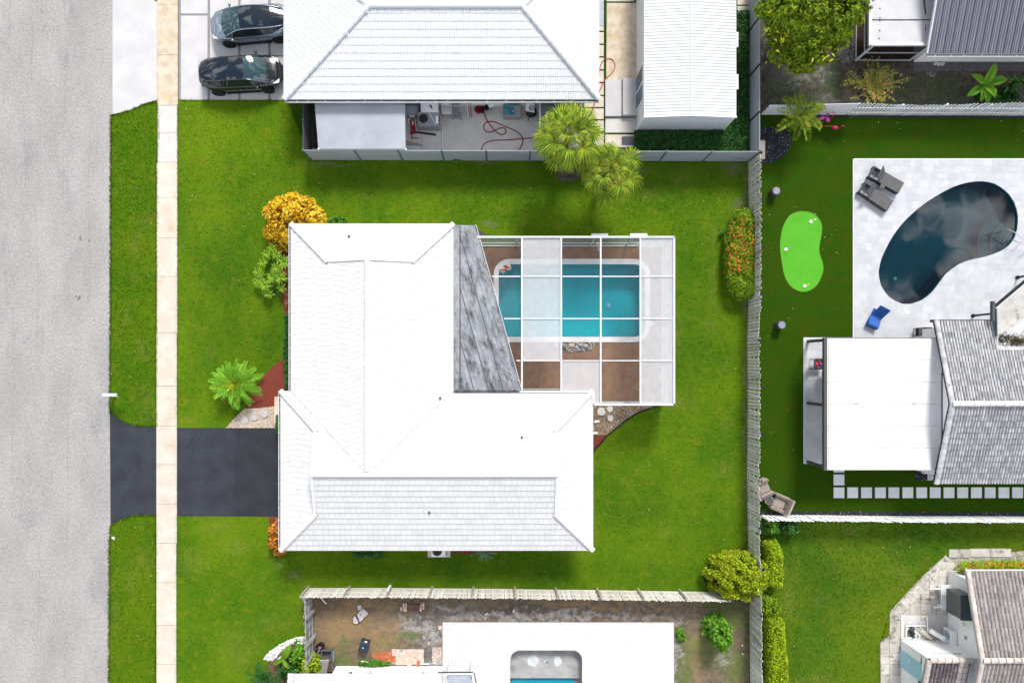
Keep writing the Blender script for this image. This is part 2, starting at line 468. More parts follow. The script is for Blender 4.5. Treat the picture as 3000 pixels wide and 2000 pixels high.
def blob_points(c, r, n, clumps=26, spread=0.33, inner=0.25, box=False, zmin=0.02):
    "points on the lumpy surface of a bush"
    c = np.array(c); r = np.array(r)
    d = RNG.normal(0, 1, (clumps, 3)); d[:, 2] = np.abs(d[:, 2])*0.9
    d /= np.linalg.norm(d, axis=1)[:, None]
    if box:
        d = np.sign(d)*np.abs(d)**0.5; d /= np.abs(d).max(1)[:, None]*0.65+0.35
    cl = d*RNG.uniform(.72, 1.0, clumps)[:, None]
    k = RNG.integers(0, clumps, n)
    u = RNG.normal(0, 1, (n, 3)); u /= np.linalg.norm(u, axis=1)[:, None]
    p = cl[k] + u*spread*RNG.uniform(.5, 1.0, n)[:, None]**0.5
    ni = int(n*inner)
    q = RNG.normal(0, 1, (ni, 3)); q /= np.linalg.norm(q, axis=1)[:, None]; q *= RNG.uniform(.3, .9, ni)[:, None]; q[:, 2] = np.abs(q[:, 2])
    p = np.concatenate([p, q]); nrm = p/np.maximum(np.linalg.norm(p, axis=1)[:, None], 1e-3)
    w_ = c + p*r; w_[:, 2] = np.maximum(w_[:, 2], zmin); return w_, nrm

def stems(parent, base, tips, r, m, name='stem'):
    mb = MB()
    for tp in tips:
        mid = (Vector(base)*0.5 + Vector(tp)*0.5) + Vector((random.uniform(-.1,.1), random.uniform(-.1,.1), .05))
        mb.tube([base, mid, tp], [r, r*.7, r*.35], 5)
    return mb.build(name, m, parent)

def bush(name, label, cat, px, py, rx, ry, h, n, size, m, aspect=.5, clumps=26, spread=.33, box=False, group=None, extra=None, hb=0.0, stem=True):
    "rx, ry in photo pixels"
    s = (CAM_H - h*.6)/2000; c = P(px, py, h*.55)
    t = thing(name, label, cat, (c.x, c.y, 0), group=group)
    pts, nr = blob_points((c.x, c.y, hb), (rx*s, ry*s, h-hb), n, clumps, spread, box=box)
    quad_leaves('foliage', leaf_array(pts, nr, size, aspect), m, t)
    if stem:
        tips = [(c.x + rx*s*.6*math.cos(a), c.y + ry*s*.6*math.sin(a), h*.65) for a in (0.3, 1.6, 2.8, 4.1, 5.3)]
        stems(t, (c.x, c.y, 0), tips, .04, M['bark'])
    if extra: 
        nm, em, en, es = extra
        k = RNG.choice(len(pts), en, replace=False)
        p2 = pts[k] + nr[k]*0.05
        quad_leaves(nm, leaf_array(p2, nr[k], es, .9, .3), em, t)
    return t

def frond_mesh(name, L, n, leaflet, m, arch=0.35, wd=0.035, vee=0.25, taper=True, sweep=0.5, tip=1.0):
    "feather leaf along +X: rachis and two rows of leaflets"
    mb = MB(); path = []
    for i in range(9):
        s = i/8; path.append((L*s*(1-.12*s), 0, L*(arch*s - (arch*1.25+.12)*s*s)))
    mb.tube(path, [.018*(1-.8*i/8)+.004 for i in range(9)], 4)
    for i in range(n):
        s = .12 + .88*i/(n-1); f = s*8; k = min(int(f), 7); a = Vector(path[k]).lerp(Vector(path[k+1]), f-k)
        ll = leaflet*(math.sin(PI*(.18+.74*s))**.7 if taper else 1)*random.uniform(.85, 1.1)
        for sg in (-1, 1):
            dx = sweep*(.5+.8*s) + random.uniform(-.08, .08)
            d = Vector((dx, sg, vee - .35*random.random())).normalized()
            b = a + d*ll; mid = a + d*ll*.5 + Vector((0, 0, .03*ll)); q = Vector((-d.y, d.x, 0)).normalized()*wd*.5
            if sg < 0: mb.add([a, mid+q, b, mid-q], [(0, 1, 2, 3)])
            else: mb.add([a, mid-q, b, mid+q], [(3, 2, 1, 0)])
    return mb.mesh(name, m)

def fan_mesh(name, R, pet, m, nseg=22, droop=.35, spread=250):
    "fan leaf along +X: stalk, then pleated segments radiating and drooping at the tips"
    mb = MB(); mb.tube([(0, 0, 0), (pet*.5, 0, pet*.12), (pet, 0, pet*.08)], [.022, .018, .012], 4)
    h = Vector((pet, 0, pet*.08))
    for i in range(nseg):
        a = math.radians(-spread/2 + spread*(i+.5)/nseg) + random.uniform(-.03, .03)
        r = R*(1-.22*abs(i-(nseg-1)/2)/(nseg/2))*random.uniform(.9, 1.08)
        d = Vector((math.cos(a), math.sin(a), 0)); q = Vector((-d.y, d.x, 0))
        w0 = .5*R*.38*math.radians(spread/nseg)
        rise = .1*R*math.cos(a)
        p1 = h + d*r*.5 + Vector((0, 0, .10*R)); p2 = h + d*r*.82 + Vector((0, 0, .02*R-droop*r*.22)); p3 = h + d*r + Vector((0, 0, -droop*r*.75))
        up = Vector((0, 0, .045*R))
        vs = [h, p1-q*w0*1.05, p1+up, p1+q*w0*1.05, p2-q*w0*.55, p2+up*.6, p2+q*w0*.55, p3]
        mb.add(vs, [(0,1,2),(0,2,3),(1,4,5,2),(2,5,6,3),(4,7,5),(5,7,6)])
    return mb.mesh(name, m)

def palm(name, label, c, hgt, variants, count, trunk_r, m_trunk, elev=(70, -35), scale=(.8, 1.1), skirt=False, group=None, lean=(0, 0), frondname='frond'):
    "trunk at c (ground) and fronds set spirally round the bud"
    t = thing(name, label, 'palm', (c[0], c[1], 0), group=group)
    top = Vector((c[0]+lean[0], c[1]+lean[1], hgt))
    mb = MB(); n = max(4, int(hgt/.25)); 
    mb.tube([Vector((c[0], c[1], 0)).lerp(top, i/n) for i in range(n+1)], [trunk_r*(1.25-.35*i/n)*(1+.08*(i % 2)) for i in range(n+1)], 10)
    mb.build('trunk', m_trunk, t)
    for i in range(count):
        f = i/(count-1); az = i*2.39996 + random.uniform(-.25, .25)
        el = math.radians(elev[0] + (elev[1]-elev[0])*f**.85 + random.uniform(-9, 9))
        s = random.uniform(*scale)*(0.72+.28*min(1, f*2))
        R = Matrix.Rotation(az, 3, 'Z') @ Matrix.Rotation(-el, 3, 'Y') @ Matrix.Rotation(random.uniform(-.35, .35), 3, 'X')
        o = place_mesh(frondname, variants[i % len(variants)], t, top + R @ Vector((trunk_r*.6, 0, 0)), R)
        o.scale = (s, s, s)
    return t

# ---- roofs
def clip_half(poly, a, b, c):
    out = []; n = len(poly)
    for i in range(n):
        p, q = poly[i], poly[(i+1) % n]; dp, dq = a*p[0]+b*p[1]+c, a*q[0]+b*q[1]+c
        if dp >= 0: out.append(p)
        if (dp >= 0) != (dq >= 0):
            s = dp/(dp-dq); out.append((p[0]+(q[0]-p[0])*s, p[1]+(q[1]-p[1])*s))
    return out
def clip_convex(poly, conv):
    n = len(conv)
    for i in range(n):
        (x0, y0), (x1, y1) = conv[i], conv[(i+1) % n]
        poly = clip_half(poly, -(y1-y0), x1-x0, (y1-y0)*x0-(x1-x0)*y0)
        if len(poly) < 3: return []
    return poly
def area2(p): return .5*sum(p[i][0]*p[(i+1) % len(p)][1]-p[(i+1) % len(p)][0]*p[i][1] for i in range(len(p)))

def barrel_mesh(name, w_, c, m, bumps=1, hgt=.06, seg=6, step=.03, pan=None):
    "one clay pan-and-roll tile: x across, y up the slope"
    mb = MB(); n = seg*bumps
    def row(y, dz, sc_=1.0):
        out = []
        for i in range(n+1):
            u = i/n; ph = (u*bumps) % 1.0
            z = hgt*max(0.0, math.sin(PI*min(1, ph/.72)))**.8 if ph < .72 and i < n else 0.0
            out.append((w_*u - w_/2, y, z*sc_+dz))
        return out
    r0, r1, rb = row(-c/2, step), row(c/2+.03, .004, .92), [(w_*i/n - w_/2, -c/2, -.01) for i in range(n+1)]
    vs = rb + r0 + r1; k = n+1
    fs = [(i, i+1, k+i+1, k+i) for i in range(n)] + [(k+i, k+i+1, 2*k+i+1, 2*k+i) for i in range(n)]
    mb.add(vs, fs); me = mb.mesh(name, m)
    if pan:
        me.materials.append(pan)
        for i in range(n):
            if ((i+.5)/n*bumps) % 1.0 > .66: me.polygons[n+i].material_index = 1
    return me

def flat_mesh(name, w_, c, m, t0=.04, t1=.012, gap=.010):
    mb = MB(); x, y = w_/2-gap/2, c/2
    vs = [(-x,-y,-.01),(x,-y,-.01),(x,y+.02,-.01),(-x,y+.02,-.01),(-x,-y,t0),(x,-y,t0),(x,y+.02,t1*.3),(-x,y+.02,t1*.3)]
    mb.add(vs, [(4,5,6,7),(0,1,5,4),(1,2,6,5),(3,0,4,7)]); return mb.mesh(name, m)

def tile_slope(roof, pts, eave, w_, course, kind, m, budget, me=None, t0=.04, off=.5, focus=(0, 0), bumps=1, name='roof_tile', jit=.0):
    """cover a convex piece of roof plane with tiles; returns candidate list for single tiles and adds the cut ones to roof['_mb']"""
    pts = [Vector(p) for p in pts]; o = pts[0]
    n = None
    for i in range(1, len(pts)-1):
        n = (pts[i]-o).cross(pts[i+1]-o)
        if n.length > 1e-4: break
    n.normalize()
    if n.z < 0: n = -n
    u = Vector(eave).normalized(); v = n.cross(u).normalized()
    if v.z < 0: u = -u; v = -v
    q = [((p-o).dot(u), (p-o).dot(v)) for p in pts]
    if area2(q) < 0: q = q[::-1]
    u0, u1 = min(p[0] for p in q), max(p[0] for p in q); v0, v1 = min(p[1] for p in q), max(p[1] for p in q)
    R = Matrix((u, v, n)).transposed()
    full, cut = [], MB()
    gap = .010
    j = 0; y = v0
    while y < v1-.03:
        x = u0 - (off*w_*(j % 2) + (random.random()*w_ if jit else 0))
        while x < u1:
            if kind == 'flat':
                cell = [(x+gap/2, y), (x+w_-gap/2, y), (x+w_-gap/2, y+course), (x+gap/2, y+course)]
                cl = clip_convex(cell, q)
                if cl:
                    A = abs(area2(cl)); fullA = (w_-gap)*course
                    if A > .985*fullA: full.append((o + u*(x+w_/2) + v*(y+course/2), R))
                    elif A > .001:
                        lo = [o+u*a+v*b-n*.01 for a, b in cl]; hi = [o+u*a+v*b+n*(t0+(.006-t0)*(b-y)/course) for a, b in cl]
                        k = len(cl)
                        cut.add(lo+hi, [tuple(range(k, 2*k))]+[(i, (i+1) % k, k+(i+1) % k, k+i) for i in range(k)])
            else:
                cxp, cyp = x+w_/2, y+course/2
                if len(clip_convex([(cxp-.02, cyp-.02), (cxp+.02, cyp-.02), (cxp+.02, cyp+.02), (cxp-.02, cyp+.02)], q)) >= 3:
                    full.append((o+u*cxp+v*cyp, R))
            x += w_
        y += course; j += 1
    return full, cut

def lay_tiles(roof, full, cut, me, m, nobj, focus, name='roof_tile', stuffname='roof_tiles'):
    "the nearest to focus as single tiles, the others joined"
    full.sort(key=lambda t: (t[0].x-focus[0])**2 + (t[0].y-focus[1])**2)
    pan = MB()
    for i, (c, R) in enumerate(full):
        if i < nobj:
            o = place_mesh(name, me, roof, c + R @ Vector((0, 0, random.uniform(0, .004))), R @ Matrix.Rotation(random.uniform(-.012, .012), 3, 'Z'))
        else:
            for_v = [c + R @ v.co for v in me.vertices]
            cut.add(for_v, [tuple(p.vertices) for p in me.polygons if p.material_index == 0])
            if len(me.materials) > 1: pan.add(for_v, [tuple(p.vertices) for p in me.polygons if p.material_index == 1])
    if cut.f:
        o = cut.build(stuffname, m, roof); o['kind'] = 'stuff'
    if pan.f:
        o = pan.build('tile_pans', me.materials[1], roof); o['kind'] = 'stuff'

def cap_mesh(name, L, r, m):
    mb = MB(); n = 6; vs = []
    for y, rr in ((-L/2, r*1.12), (L/2+.03, r*.95)):
        for i in range(n+1):
            a = PI*i/n; vs.append((rr*math.cos(a), y, rr*.75*math.sin(a)))
    fs = [(i, i+1, n+2+i, n+1+i) for i in range(n)] + [tuple(range(n, -1, -1))]
    mb.add(vs, [tuple(reversed(f)) for f in fs[:-1]] + [fs[-1]]); return mb.mesh(name, m)

def caps(roof, me, a, b, L, name='ridge_tile', lift=.02):
    a, b = Vector(a), Vector(b); d = b-a; n = max(1, round(d.length/L)); d.normalize()
    r = d.cross(Vector((0, 0, 1))).normalized(); u = r.cross(d)
    R = Matrix((r, d, u)).transposed()
    for i in range(n):
        place_mesh(name, me, roof, a.lerp(b, (i+.5)/n)+u*lift, R)

def gutter(parent, a, b, out, mw, md, wd=.13, dp=.11, n_straps=8, z=0.0):
    "open eaves gutter along a-b with straps; out = outward unit vector"
    a, b, out = Vector(a), Vector(b), Vector(out); mb = MB()
    i0, o0 = a+out*.01, a+out*(wd+.01)
    for off, hh in ((.008, dp), (wd, dp+.01)):
        mb.beam(a+out*off-Vector((0,0,hh/2)), b+out*off-Vector((0,0,hh/2)), .014, hh)
    mb.beam(a+out*wd+Vector((0,0,.008)), b+out*wd+Vector((0,0,.008)), .03, .014)
    mb.beam(a+out*(wd/2)-Vector((0,0,dp)), b+out*(wd/2)-Vector((0,0,dp)), wd-.02, .012)
    for e in (a, b): mb.beam(e+out*.016-Vector((0,0,dp*.5)), e+out*(wd-.008)-Vector((0,0,dp*.5)), .012, dp*.8)
    g = mb.build('gutter', mw, parent)
    d = MB().beam(a+out*(wd/2)-Vector((0,0,dp-.014)), b+out*(wd/2)-Vector((0,0,dp-.014)), wd-.04, .012).build('shaded_litter', md, g)  # strip on the gutter floor: litter, with the trough's shade in its colour
    st = MB().box((0, 0, 0), (.03, wd-.03, .012)).mesh('strap', mw)
    ang = math.atan2(out.y, out.x)-PI/2
    for i in range(n_straps):
        p = a.lerp(b, (i+.5)/n_straps + random.uniform(-.2, .2)/n_straps) + out*(wd/2) - Vector((0,0,.012))
        place_mesh('strap', st, g, p, Matrix.Rotation(ang, 3, 'Z'))
    return g

# ---- fences
def picket_mesh(name, w_, t, h, m, dog=.04):
    mb = MB(); x = w_/2
    pts = [(-x, 0), (x, 0), (x, h-dog), (x-dog*.7, h), (-x+dog*.7, h), (-x, h-dog)]
    vs = [(a, -t/2, b) for a, b in pts] + [(a, t/2, b) for a, b in pts]; n = 6
    mb.add(vs, [tuple(range(n)), tuple(reversed(range(n, 2*n)))] + [(i, n+i, n+(i+1) % n, (i+1) % n) for i in range(n)])
    return mb.mesh(name, m)

def picket_fence(name, label, base, h, pitch, w_, mp_, mpost, post_every=2.6, post_side=1, thick=.02, wob=0.0, hvar=.03, shadowbox=False, rails=(.3, .95, 1.6), cat='fence', postcap=None, postname='post', leanv=.0, post_w=.09, railm=None, post_h=None):
    "base = list of ground points; side +1 puts posts and rails on the left of the run"
    base = [Vector((p[0], p[1], 0)) for p in base]
    t = thing(name, label, cat, (base[0]+base[-1])/2)
    pm = [picket_mesh('picket', w_*s, thick, h, mp_) for s in (1, .96, 1.04)]
    for a, b in zip(base[:-1], base[1:]):
        d = b-a; L = d.length; d.normalize(); nr = Vector((-d.y, d.x, 0)); ang = math.atan2(d.y, d.x)
        k = max(1, round(L/pitch))
        for i in range(k):
            s = (i+.5)/k; p = a.lerp(b, s) + nr*random.uniform(-.008, .008)
            if shadowbox and i % 2: p -= nr*.05
            R = Matrix.Rotation(ang+random.uniform(-.03, .03)*(1+wob*4), 3, 'Z') @ Matrix.Rotation(random.uniform(-.012, .012)*(1+wob*5), 3, 'Y') @ Matrix.Rotation(leanv+random.uniform(-.01, .01)*(1+wob*4), 3, 'X')
            o = place_mesh('picket', random.choice(pm), t, p, R); o.scale = (1, 1, 1+random.uniform(-hvar, hvar))
        mb_off = nr*(thick/2+.02)*post_side
        for z in rails:
            MB().beam(a+mb_off+Vector((0,0,z)), b+mb_off+Vector((0,0,z)), .036, .085).build('rail', railm or mpost, t)
    # posts
    tot = 0.0; nextp = 0.0; pmh = post_h or h*.985
    pme = MB().bbox((0, 0, 0), (post_w, post_w, pmh), .012).mesh(postname, mpost)
    for a, b in zip(base[:-1], base[1:]):
        d = b-a; L = d.length; d.normalize(); nr = Vector((-d.y, d.x, 0))
        while nextp <= tot+L+1e-3:
            p = a + d*(nextp-tot) + nr*(thick/2+.04+post_w/2)*post_side
            po = place_mesh(postname, pme, t, p, Matrix.Rotation(math.atan2(d.y, d.x)+random.uniform(-.03,.03), 3, 'Z') @ Matrix.Rotation(random.uniform(-.02,.02)*(1+wob*3), 3, 'X'))
            if postcap:
                WL[po.name] = p
                MB().bbox((0, 0, pmh-.02), (post_w+.05, post_w+.05, .07), .015).build('post_cap', postcap, po, local=True)
            nextp += post_every
        tot += L
    return t

def board_fence(name, label, posts, h, nb, mb_, mpost, side=1):
    "vinyl fence of horizontal boards between posts"
    posts = [Vector((p[0], p[1], 0)) for p in posts]
    t = thing(name, label, 'fence', (posts[0]+posts[-1])/2)
    bh = (h-.06)/nb
    for a, b in zip(posts[:-1], posts[1:]):
        d = b-a; L = d.length; ang = math.atan2(d.y, d.x)
        me = MB().bbox((0, 0, 0), (L-.06, .035, bh-.012), .006).mesh('board', mb_)
        for i in range(nb):
            place_mesh('board', me, t, (a+b)/2+Vector((0, 0, .05+bh*i)), Matrix.Rotation(ang, 3, 'Z'))
    pme = MB().bbox((0, 0, 0), (.1, .1, h+.04), .012).mesh('post', mpost)
    d = posts[-1]-posts[0]
    for p in posts: place_mesh('post', pme, t, p, Matrix.Rotation(math.atan2(d.y, d.x), 3, 'Z'))
    return t

def pavers(parent, poly, z, pat, m, t=.03, nobj=300, gap=.008, focus=(0, 0), name='paver', angle=0.0, bond=.5):
    "slabs of given sizes in courses, clipped to a polygon (may be concave: tested by its centre, cut pieces joined)"
    ca, sa = math.cos(angle), math.sin(angle)
    rot = lambda p: (p[0]*ca+p[1]*sa, -p[0]*sa+p[1]*ca)
    inv = lambda p: (p[0]*ca-p[1]*sa, p[0]*sa+p[1]*ca)
    q = [rot(p) for p in poly]; xs = [p[0] for p in q]; ys = [p[1] for p in q]
    items = []; y = min(ys); j = 0
    while y < max(ys):
        hgt = pat[1][j % len(pat[1])]; x = min(xs) - pat[0][0]*bond*(j % 2) - random.random()*.1
        while x < max(xs):
            wd = random.choice(pat[0])
            cell = [(x, y), (x+wd-gap, y), (x+wd-gap, y+hgt-gap), (x, y+hgt-gap)]
            items.append((cell, wd)); x += wd
        y += hgt; j += 1
    return items, inv, q

def hedge_points(poly, h, n, bevel=.2):
    a = np.array(poly); x0, y0 = a.min(0); x1, y1 = a.max(0)
    X = RNG.uniform(x0, x1, n*3); Y = RNG.uniform(y0, y1, n*3); k = inside(poly, X, Y); X, Y = X[k][:n], Y[k][:n]
    # distance to the outline rounds the shoulders
    dmin = np.full(len(X), 9.0)
    for i in range(len(poly)):
        p, q = a[i], a[(i+1) % len(a)]; d = q-p; L2 = max((d**2).sum(), 1e-9)
        s = np.clip(((X-p[0])*d[0]+(Y-p[1])*d[1])/L2, 0, 1)
        dmin = np.minimum(dmin, np.hypot(X-p[0]-s*d[0], Y-p[1]-s*d[1]))
    f = np.clip(dmin/bevel, 0, 1); Z = h*(.35+.65*np.sqrt(1-(1-f)**2))*RNG.uniform(.55, 1.05, len(X))**.6
    Z += .09*h*np.sin(X*5.1+Y*2.3)*np.cos(Y*4.3-X*1.7)
    nr = np.stack([np.zeros_like(X), np.zeros_like(X), np.ones_like(X)], 1)
    return np.stack([X, Y, np.maximum(Z, .03)], 1), nr
def hedge(name, label, cat, poly, h, n, size, m, extra=None, group=None, aspect=.55, bevel=.25):
    a = np.array(poly); c = a.mean(0)
    t = thing(name, label, cat, (c[0], c[1], 0), group=group)
    pts, nr = hedge_points(poly, h, n, bevel)
    quad_leaves('foliage', leaf_array(pts, nr, size, aspect), m, t)
    if extra:
        nm, em, en, es, epoly = extra
        if epoly is not None: k = np.where(inside(epoly, pts[:, 0], pts[:, 1]) & (pts[:, 2] > h*.6))[0]
        else: k = np.where(pts[:, 2] > h*.6)[0]
        # flower heads: little clusters
        hd = RNG.choice(k, min(en, len(k)), replace=False)
        p2 = np.repeat(pts[hd], 5, 0) + RNG.normal(0, es*.6, (len(hd)*5, 3)); p2[:, 2] += .05
        quad_leaves(nm, leaf_array(p2, np.repeat(nr[hd], 5, 0), es, .8, .4), em, t)
    return t
# ============================================================ materials
M = {}
M['bark'] = mat('bark', (.16,.12,.085), (.26,.21,.16), .9, 8, bmp=.4, fscale=30)
M['grey_bark'] = mat('grey_bark', (.25,.24,.22), (.38,.36,.33), .9, 5, bmp=.3, fscale=30)
M['asphalt'] = mat('weathered_road', (.264,.252,.246), (.314,.299,.292), .9, .55, .3, .7, fine=.30, fscale=9, bmp=.35, dirt=(.215,.208,.213), dscale=.5, dlo=.5, dhi=.78, stretch=(1,.4,1))
M['concrete_new'] = mat('pale_concrete', (.43,.428,.435), (.475,.475,.482), .85, .9, fine=.06, fscale=30, bmp=.1, dirt=(.43,.395,.345), dscale=.7, dlo=.54, dhi=.8)
M['concrete_cream'] = mat('cream_concrete', (.49,.43,.36), (.54,.49,.425), .85, 1.4, fine=.06, fscale=30, bmp=.1, dirt=(.42,.33,.22), dscale=.9, dlo=.5, dhi=.78, rnd=.03)
M['concrete_tan'] = mat('stained_tan_concrete', (.45,.36,.255), (.56,.48,.38), .85, 2.0, fine=.05, fscale=50, bmp=.1, dirt=(.60,.36,.12), dscale=1.1, dlo=.58, dhi=.78, rnd=.05)
M['concrete_white'] = mat('whitish_concrete', (.47,.45,.43), (.52,.50,.48), .85, 1.6, fine=.05, fscale=55, bmp=.1, dirt=(.38,.36,.33), dscale=1.0, rnd=.04)
M['concrete_slab'] = mat('driveway_slab', (.44,.435,.45), (.49,.48,.485), .85, 1.2, fine=.06, fscale=45, bmp=.15, dirt=(.45,.385,.32), dscale=.8, dlo=.6, dhi=.78)
M['concrete_yard'] = mat('yard_concrete', (.47,.455,.44), (.55,.53,.51), .85, 1.3, .3, .7, fine=.05, fscale=45, bmp=.1, dirt=(.36,.31,.25), dscale=1.3, dlo=.58, dhi=.8)
M['slab_tan'] = mat('tan_garden_slab', (.50,.44,.36), (.56,.51,.45), .85, 1.5, fine=.05, fscale=45, bmp=.1, dirt=(.47,.34,.2), dscale=1.2, dlo=.62, dhi=.8)
M['gravel_joint'] = mat('gravel_joint', (.16,.155,.16), (.27,.26,.26), .95, 14, fine=.2, fscale=40, bmp=.6)
M['seal_old'] = mat('old_sealed_asphalt', (.016,.019,.026), (.029,.034,.045), .75, 1.1, .3, .7, fine=.24, fscale=16, bmp=.3, dirt=(.014,.017,.023), dscale=2.2, dlo=.48, dhi=.72)
M['seal_new'] = mat('fresh_sealed_asphalt', (.013,.0155,.021), (.018,.022,.029), .72, 1.2, fine=.18, fscale=20, bmp=.25, dirt=(.045,.05,.06), dscale=2.2, dlo=.66, dhi=.85)
M['mulch'] = mat('red_mulch', (.20,.035,.018), (.12,.03,.02), .95, 12, fine=.22, fscale=30, bmp=.7, dirt=(.05,.025,.02), dscale=5)
M['soil'] = mat('dark_soil', (.055,.045,.040), (.10,.085,.075), .95, 4, fine=.2, fscale=30, bmp=.5)
M['pebble'] = leafmat('pebble_mix', [(.62,.55,.47),(.72,.66,.60),(.45,.30,.18),(.55,.42,.30),(.75,.72,.70),(.30,.22,.16)], .7, 0, .1)
M['pebble_dark'] = leafmat('pebble_mix_brown', [(.5,.38,.25),(.25,.17,.10),(.65,.6,.52),(.40,.25,.12),(.12,.09,.07),(.55,.45,.33)], .7, 0, .1)
M['pebble_bed'] = mat('pebble_bed', (.50,.43,.35), (.36,.28,.2), .9, 16, fine=.3, fscale=22, bmp=.8)
M['pebble_bed_dark'] = mat('brown_pebble_bed', (.30,.21,.13), (.14,.10,.07), .9, 16, fine=.3, fscale=22, bmp=.8)
M['stone_disc'] = mat('round_stone', (.36,.355,.35), (.45,.44,.43), .85, 6, fine=.06, bmp=.15, rnd=.05)
M['stone_disc_pale'] = mat('pale_round_stone', (.52,.49,.44), (.6,.57,.53), .85, 6, fine=.05, bmp=.15)
M['aggregate'] = mat('exposed_aggregate', (.185,.10,.055), (.23,.135,.085), .85, 2.0, fine=.22, fscale=20, bmp=.4, dirt=(.22,.15,.10), dscale=9, dlo=.52, dhi=.7)
M['coping'] = mat('white_coping', (.66,.66,.68), (.72,.72,.73), .6, 3, fine=.02)
M['white_paint'] = mat('white_paint', (.80,.80,.81), None, .5)
M['white_metal'] = mat('white_metal', (.55,.565,.585), None, .4)
M['stucco'] = mat('white_stucco', (.76,.76,.76), (.80,.80,.80), .85, 3, fine=.03, fscale=40, bmp=.15)
M['roof_white'] = mat('white_painted_tile', (.525,.525,.525), (.55,.548,.542), .55, 1.6, fine=.03, fscale=9, rnd=.04)
M['roof_white_blue'] = mat('cool_white_tile', (.585,.605,.625), (.615,.625,.635), .5, 1.6, fine=.012, fscale=30, rnd=.025)
M['ridge_white'] = mat('white_ridge_tile', (.58,.585,.60), (.62,.61,.595), .55, 2.5, dirt=(.72,.62,.50), dscale=1.1, dlo=.62, dhi=.8)
M['shaded_litter'] = mat('shaded_litter', (.03,.032,.025), (.07,.055,.03), .95, 10, fine=.2, bmp=.5)  # litter colour, darkened for the shade inside the gutters
M['pan_roof'] = mat('mildewed_metal_roof', (.20,.215,.235), (.30,.315,.34), .7, 1.6, .3, .7, fine=.16, fscale=12, dirt=(.05,.055,.065), dscale=1.3, dlo=.43, dhi=.68, stretch=(1.5,.7,1), rot=-.276)
M['dark_seam'] = mat('dark_seam', (.035,.037,.042), (.10,.10,.11), .9, 6)
M['black_metal'] = mat('black_metal', (.018,.019,.021), None, .6, spec=.15)
M['vinyl_shaded'] = mat('dark_shaded_vinyl', (.07,.078,.095), (.085,.092,.11), .6, 2)  # shade on the fence's inner face put into the vinyl colour
M['shed_wall'] = mat('pale_blue_siding', (.60,.64,.66), (.64,.67,.69), .6, 2)
M['shed_roof'] = mat('white_ribbed_metal', (.50,.51,.53), (.54,.545,.555), .45, 1.5, stretch=(1,.3,1))
M['shed_rib'] = mat('white_metal_rib', (.56,.565,.58), None, .45)
M["dark_metal"] = mat('dark_bronze_metal', (.06,.062,.068), None, .55)
M['grey_metal'] = mat('grey_metal', (.24,.26,.29), (.28,.30,.33), .5, 3, metal=.2)
M['steel'] = mat('polished_steel', (.7,.72,.74), None, .18, metal=1.0)
M['canopy_grey'] = mat('grey_canopy_sheet', (.295,.315,.355), (.34,.36,.395), .65, .7, fine=.02, fscale=20, dirt=(.25,.265,.30), dscale=.9)
M['dark_roof'] = mat('dark_grey_roof_felt', (.09,.092,.10), (.12,.122,.13), .9, 3, fine=.1, fscale=40)
M['vinyl_grey'] = mat('grey_vinyl', (.30,.33,.365), (.34,.365,.395), .6, 1.4, fine=.03, fscale=20, rnd=.06, stretch=(.4,.4,1))
M['vinyl_post'] = mat('slate_post', (.085,.125,.155), None, .6)
M['weathered_wood'] = mat('weathered_picket', (.46,.445,.405), (.57,.555,.52), .9, 2.5, .3, .7, fine=.12, fscale=18, stretch=(1,1,.15), rnd=.16, dirt=(.20,.20,.13), dscale=1.6, dlo=.53, dhi=.75)
M['white_wood'] = mat('white_picket', (.78,.79,.80), (.82,.825,.83), .7, 2, fine=.04, fscale=20, stretch=(1,1,.2), rnd=.05)
M['cream_wood'] = mat('peeling_white_picket', (.50,.48,.44), (.58,.57,.54), .85, 3, fine=.09, fscale=20, stretch=(1,1,.2), rnd=.12, dirt=(.38,.33,.20), dscale=2, dlo=.56, dhi=.75)
M['old_post'] = mat('old_timber_post', (.24,.225,.18), (.35,.32,.25), .9, 5, fine=.1, fscale=20)
M['pale_rail'] = mat('pale_timber_rail', (.47,.44,.36), (.55,.53,.47), .85, 3, fine=.08, fscale=20)
M['grey_wood'] = mat('grey_fence_timber', (.24,.235,.225), (.36,.355,.34), .9, 4, fine=.12, fscale=18, rnd=.2)
M['rust_red'] = mat('red_hose', (.20,.008,.018), None, .5)
M['orange_hose'] = mat('orange_red_hose', (.33,.035,.015), None, .5)
M['red_plastic'] = mat('red_paint', (.42,.012,.015), (.3,.01,.012), .45)
M['blue_plastic'] = mat('blue_moulded_plastic', (.012,.075,.30), (.016,.095,.36), .45, 3)
M['teal_tarp'] = mat('teal_tarp', (.03,.13,.19), (.08,.26,.34), .5, 5, bmp=.6, bscale=8)
M['marble'] = mat('marble_paver', (.40,.415,.445), (.455,.462,.48), .45, 1.6, .35, .65, rnd=.075, dirt=(.33,.355,.40), dscale=1.9, dlo=.60, dhi=.78)
M['white_paver'] = mat('white_shell_paver', (.51,.505,.515), (.535,.53,.535), .7, 1.2, rnd=.03, fine=.02, fscale=30)
M['turf_lime'] = mat('lime_putting_turf', (.060,.29,.012), (.078,.33,.016), .95, 1.2, .2, .8, fine=.10, fscale=40)
M['black_pebble'] = leafmat('black_pebble', [(.01,.012,.018),(.016,.02,.03),(.02,.024,.035),(.012,.014,.02),(.016,.02,.028),(.12,.13,.15),(.5,.52,.56)], .5, 0, .1)
M['black_bed'] = mat('black_stone_bed', (.008,.010,.014), (.02,.023,.03), .8, 18, fine=.2, bmp=.6)
M['rattan'] = mat('grey_rattan', (.20,.165,.145), (.27,.23,.205), .8, 9, fine=.1, fscale=30, bmp=.2)
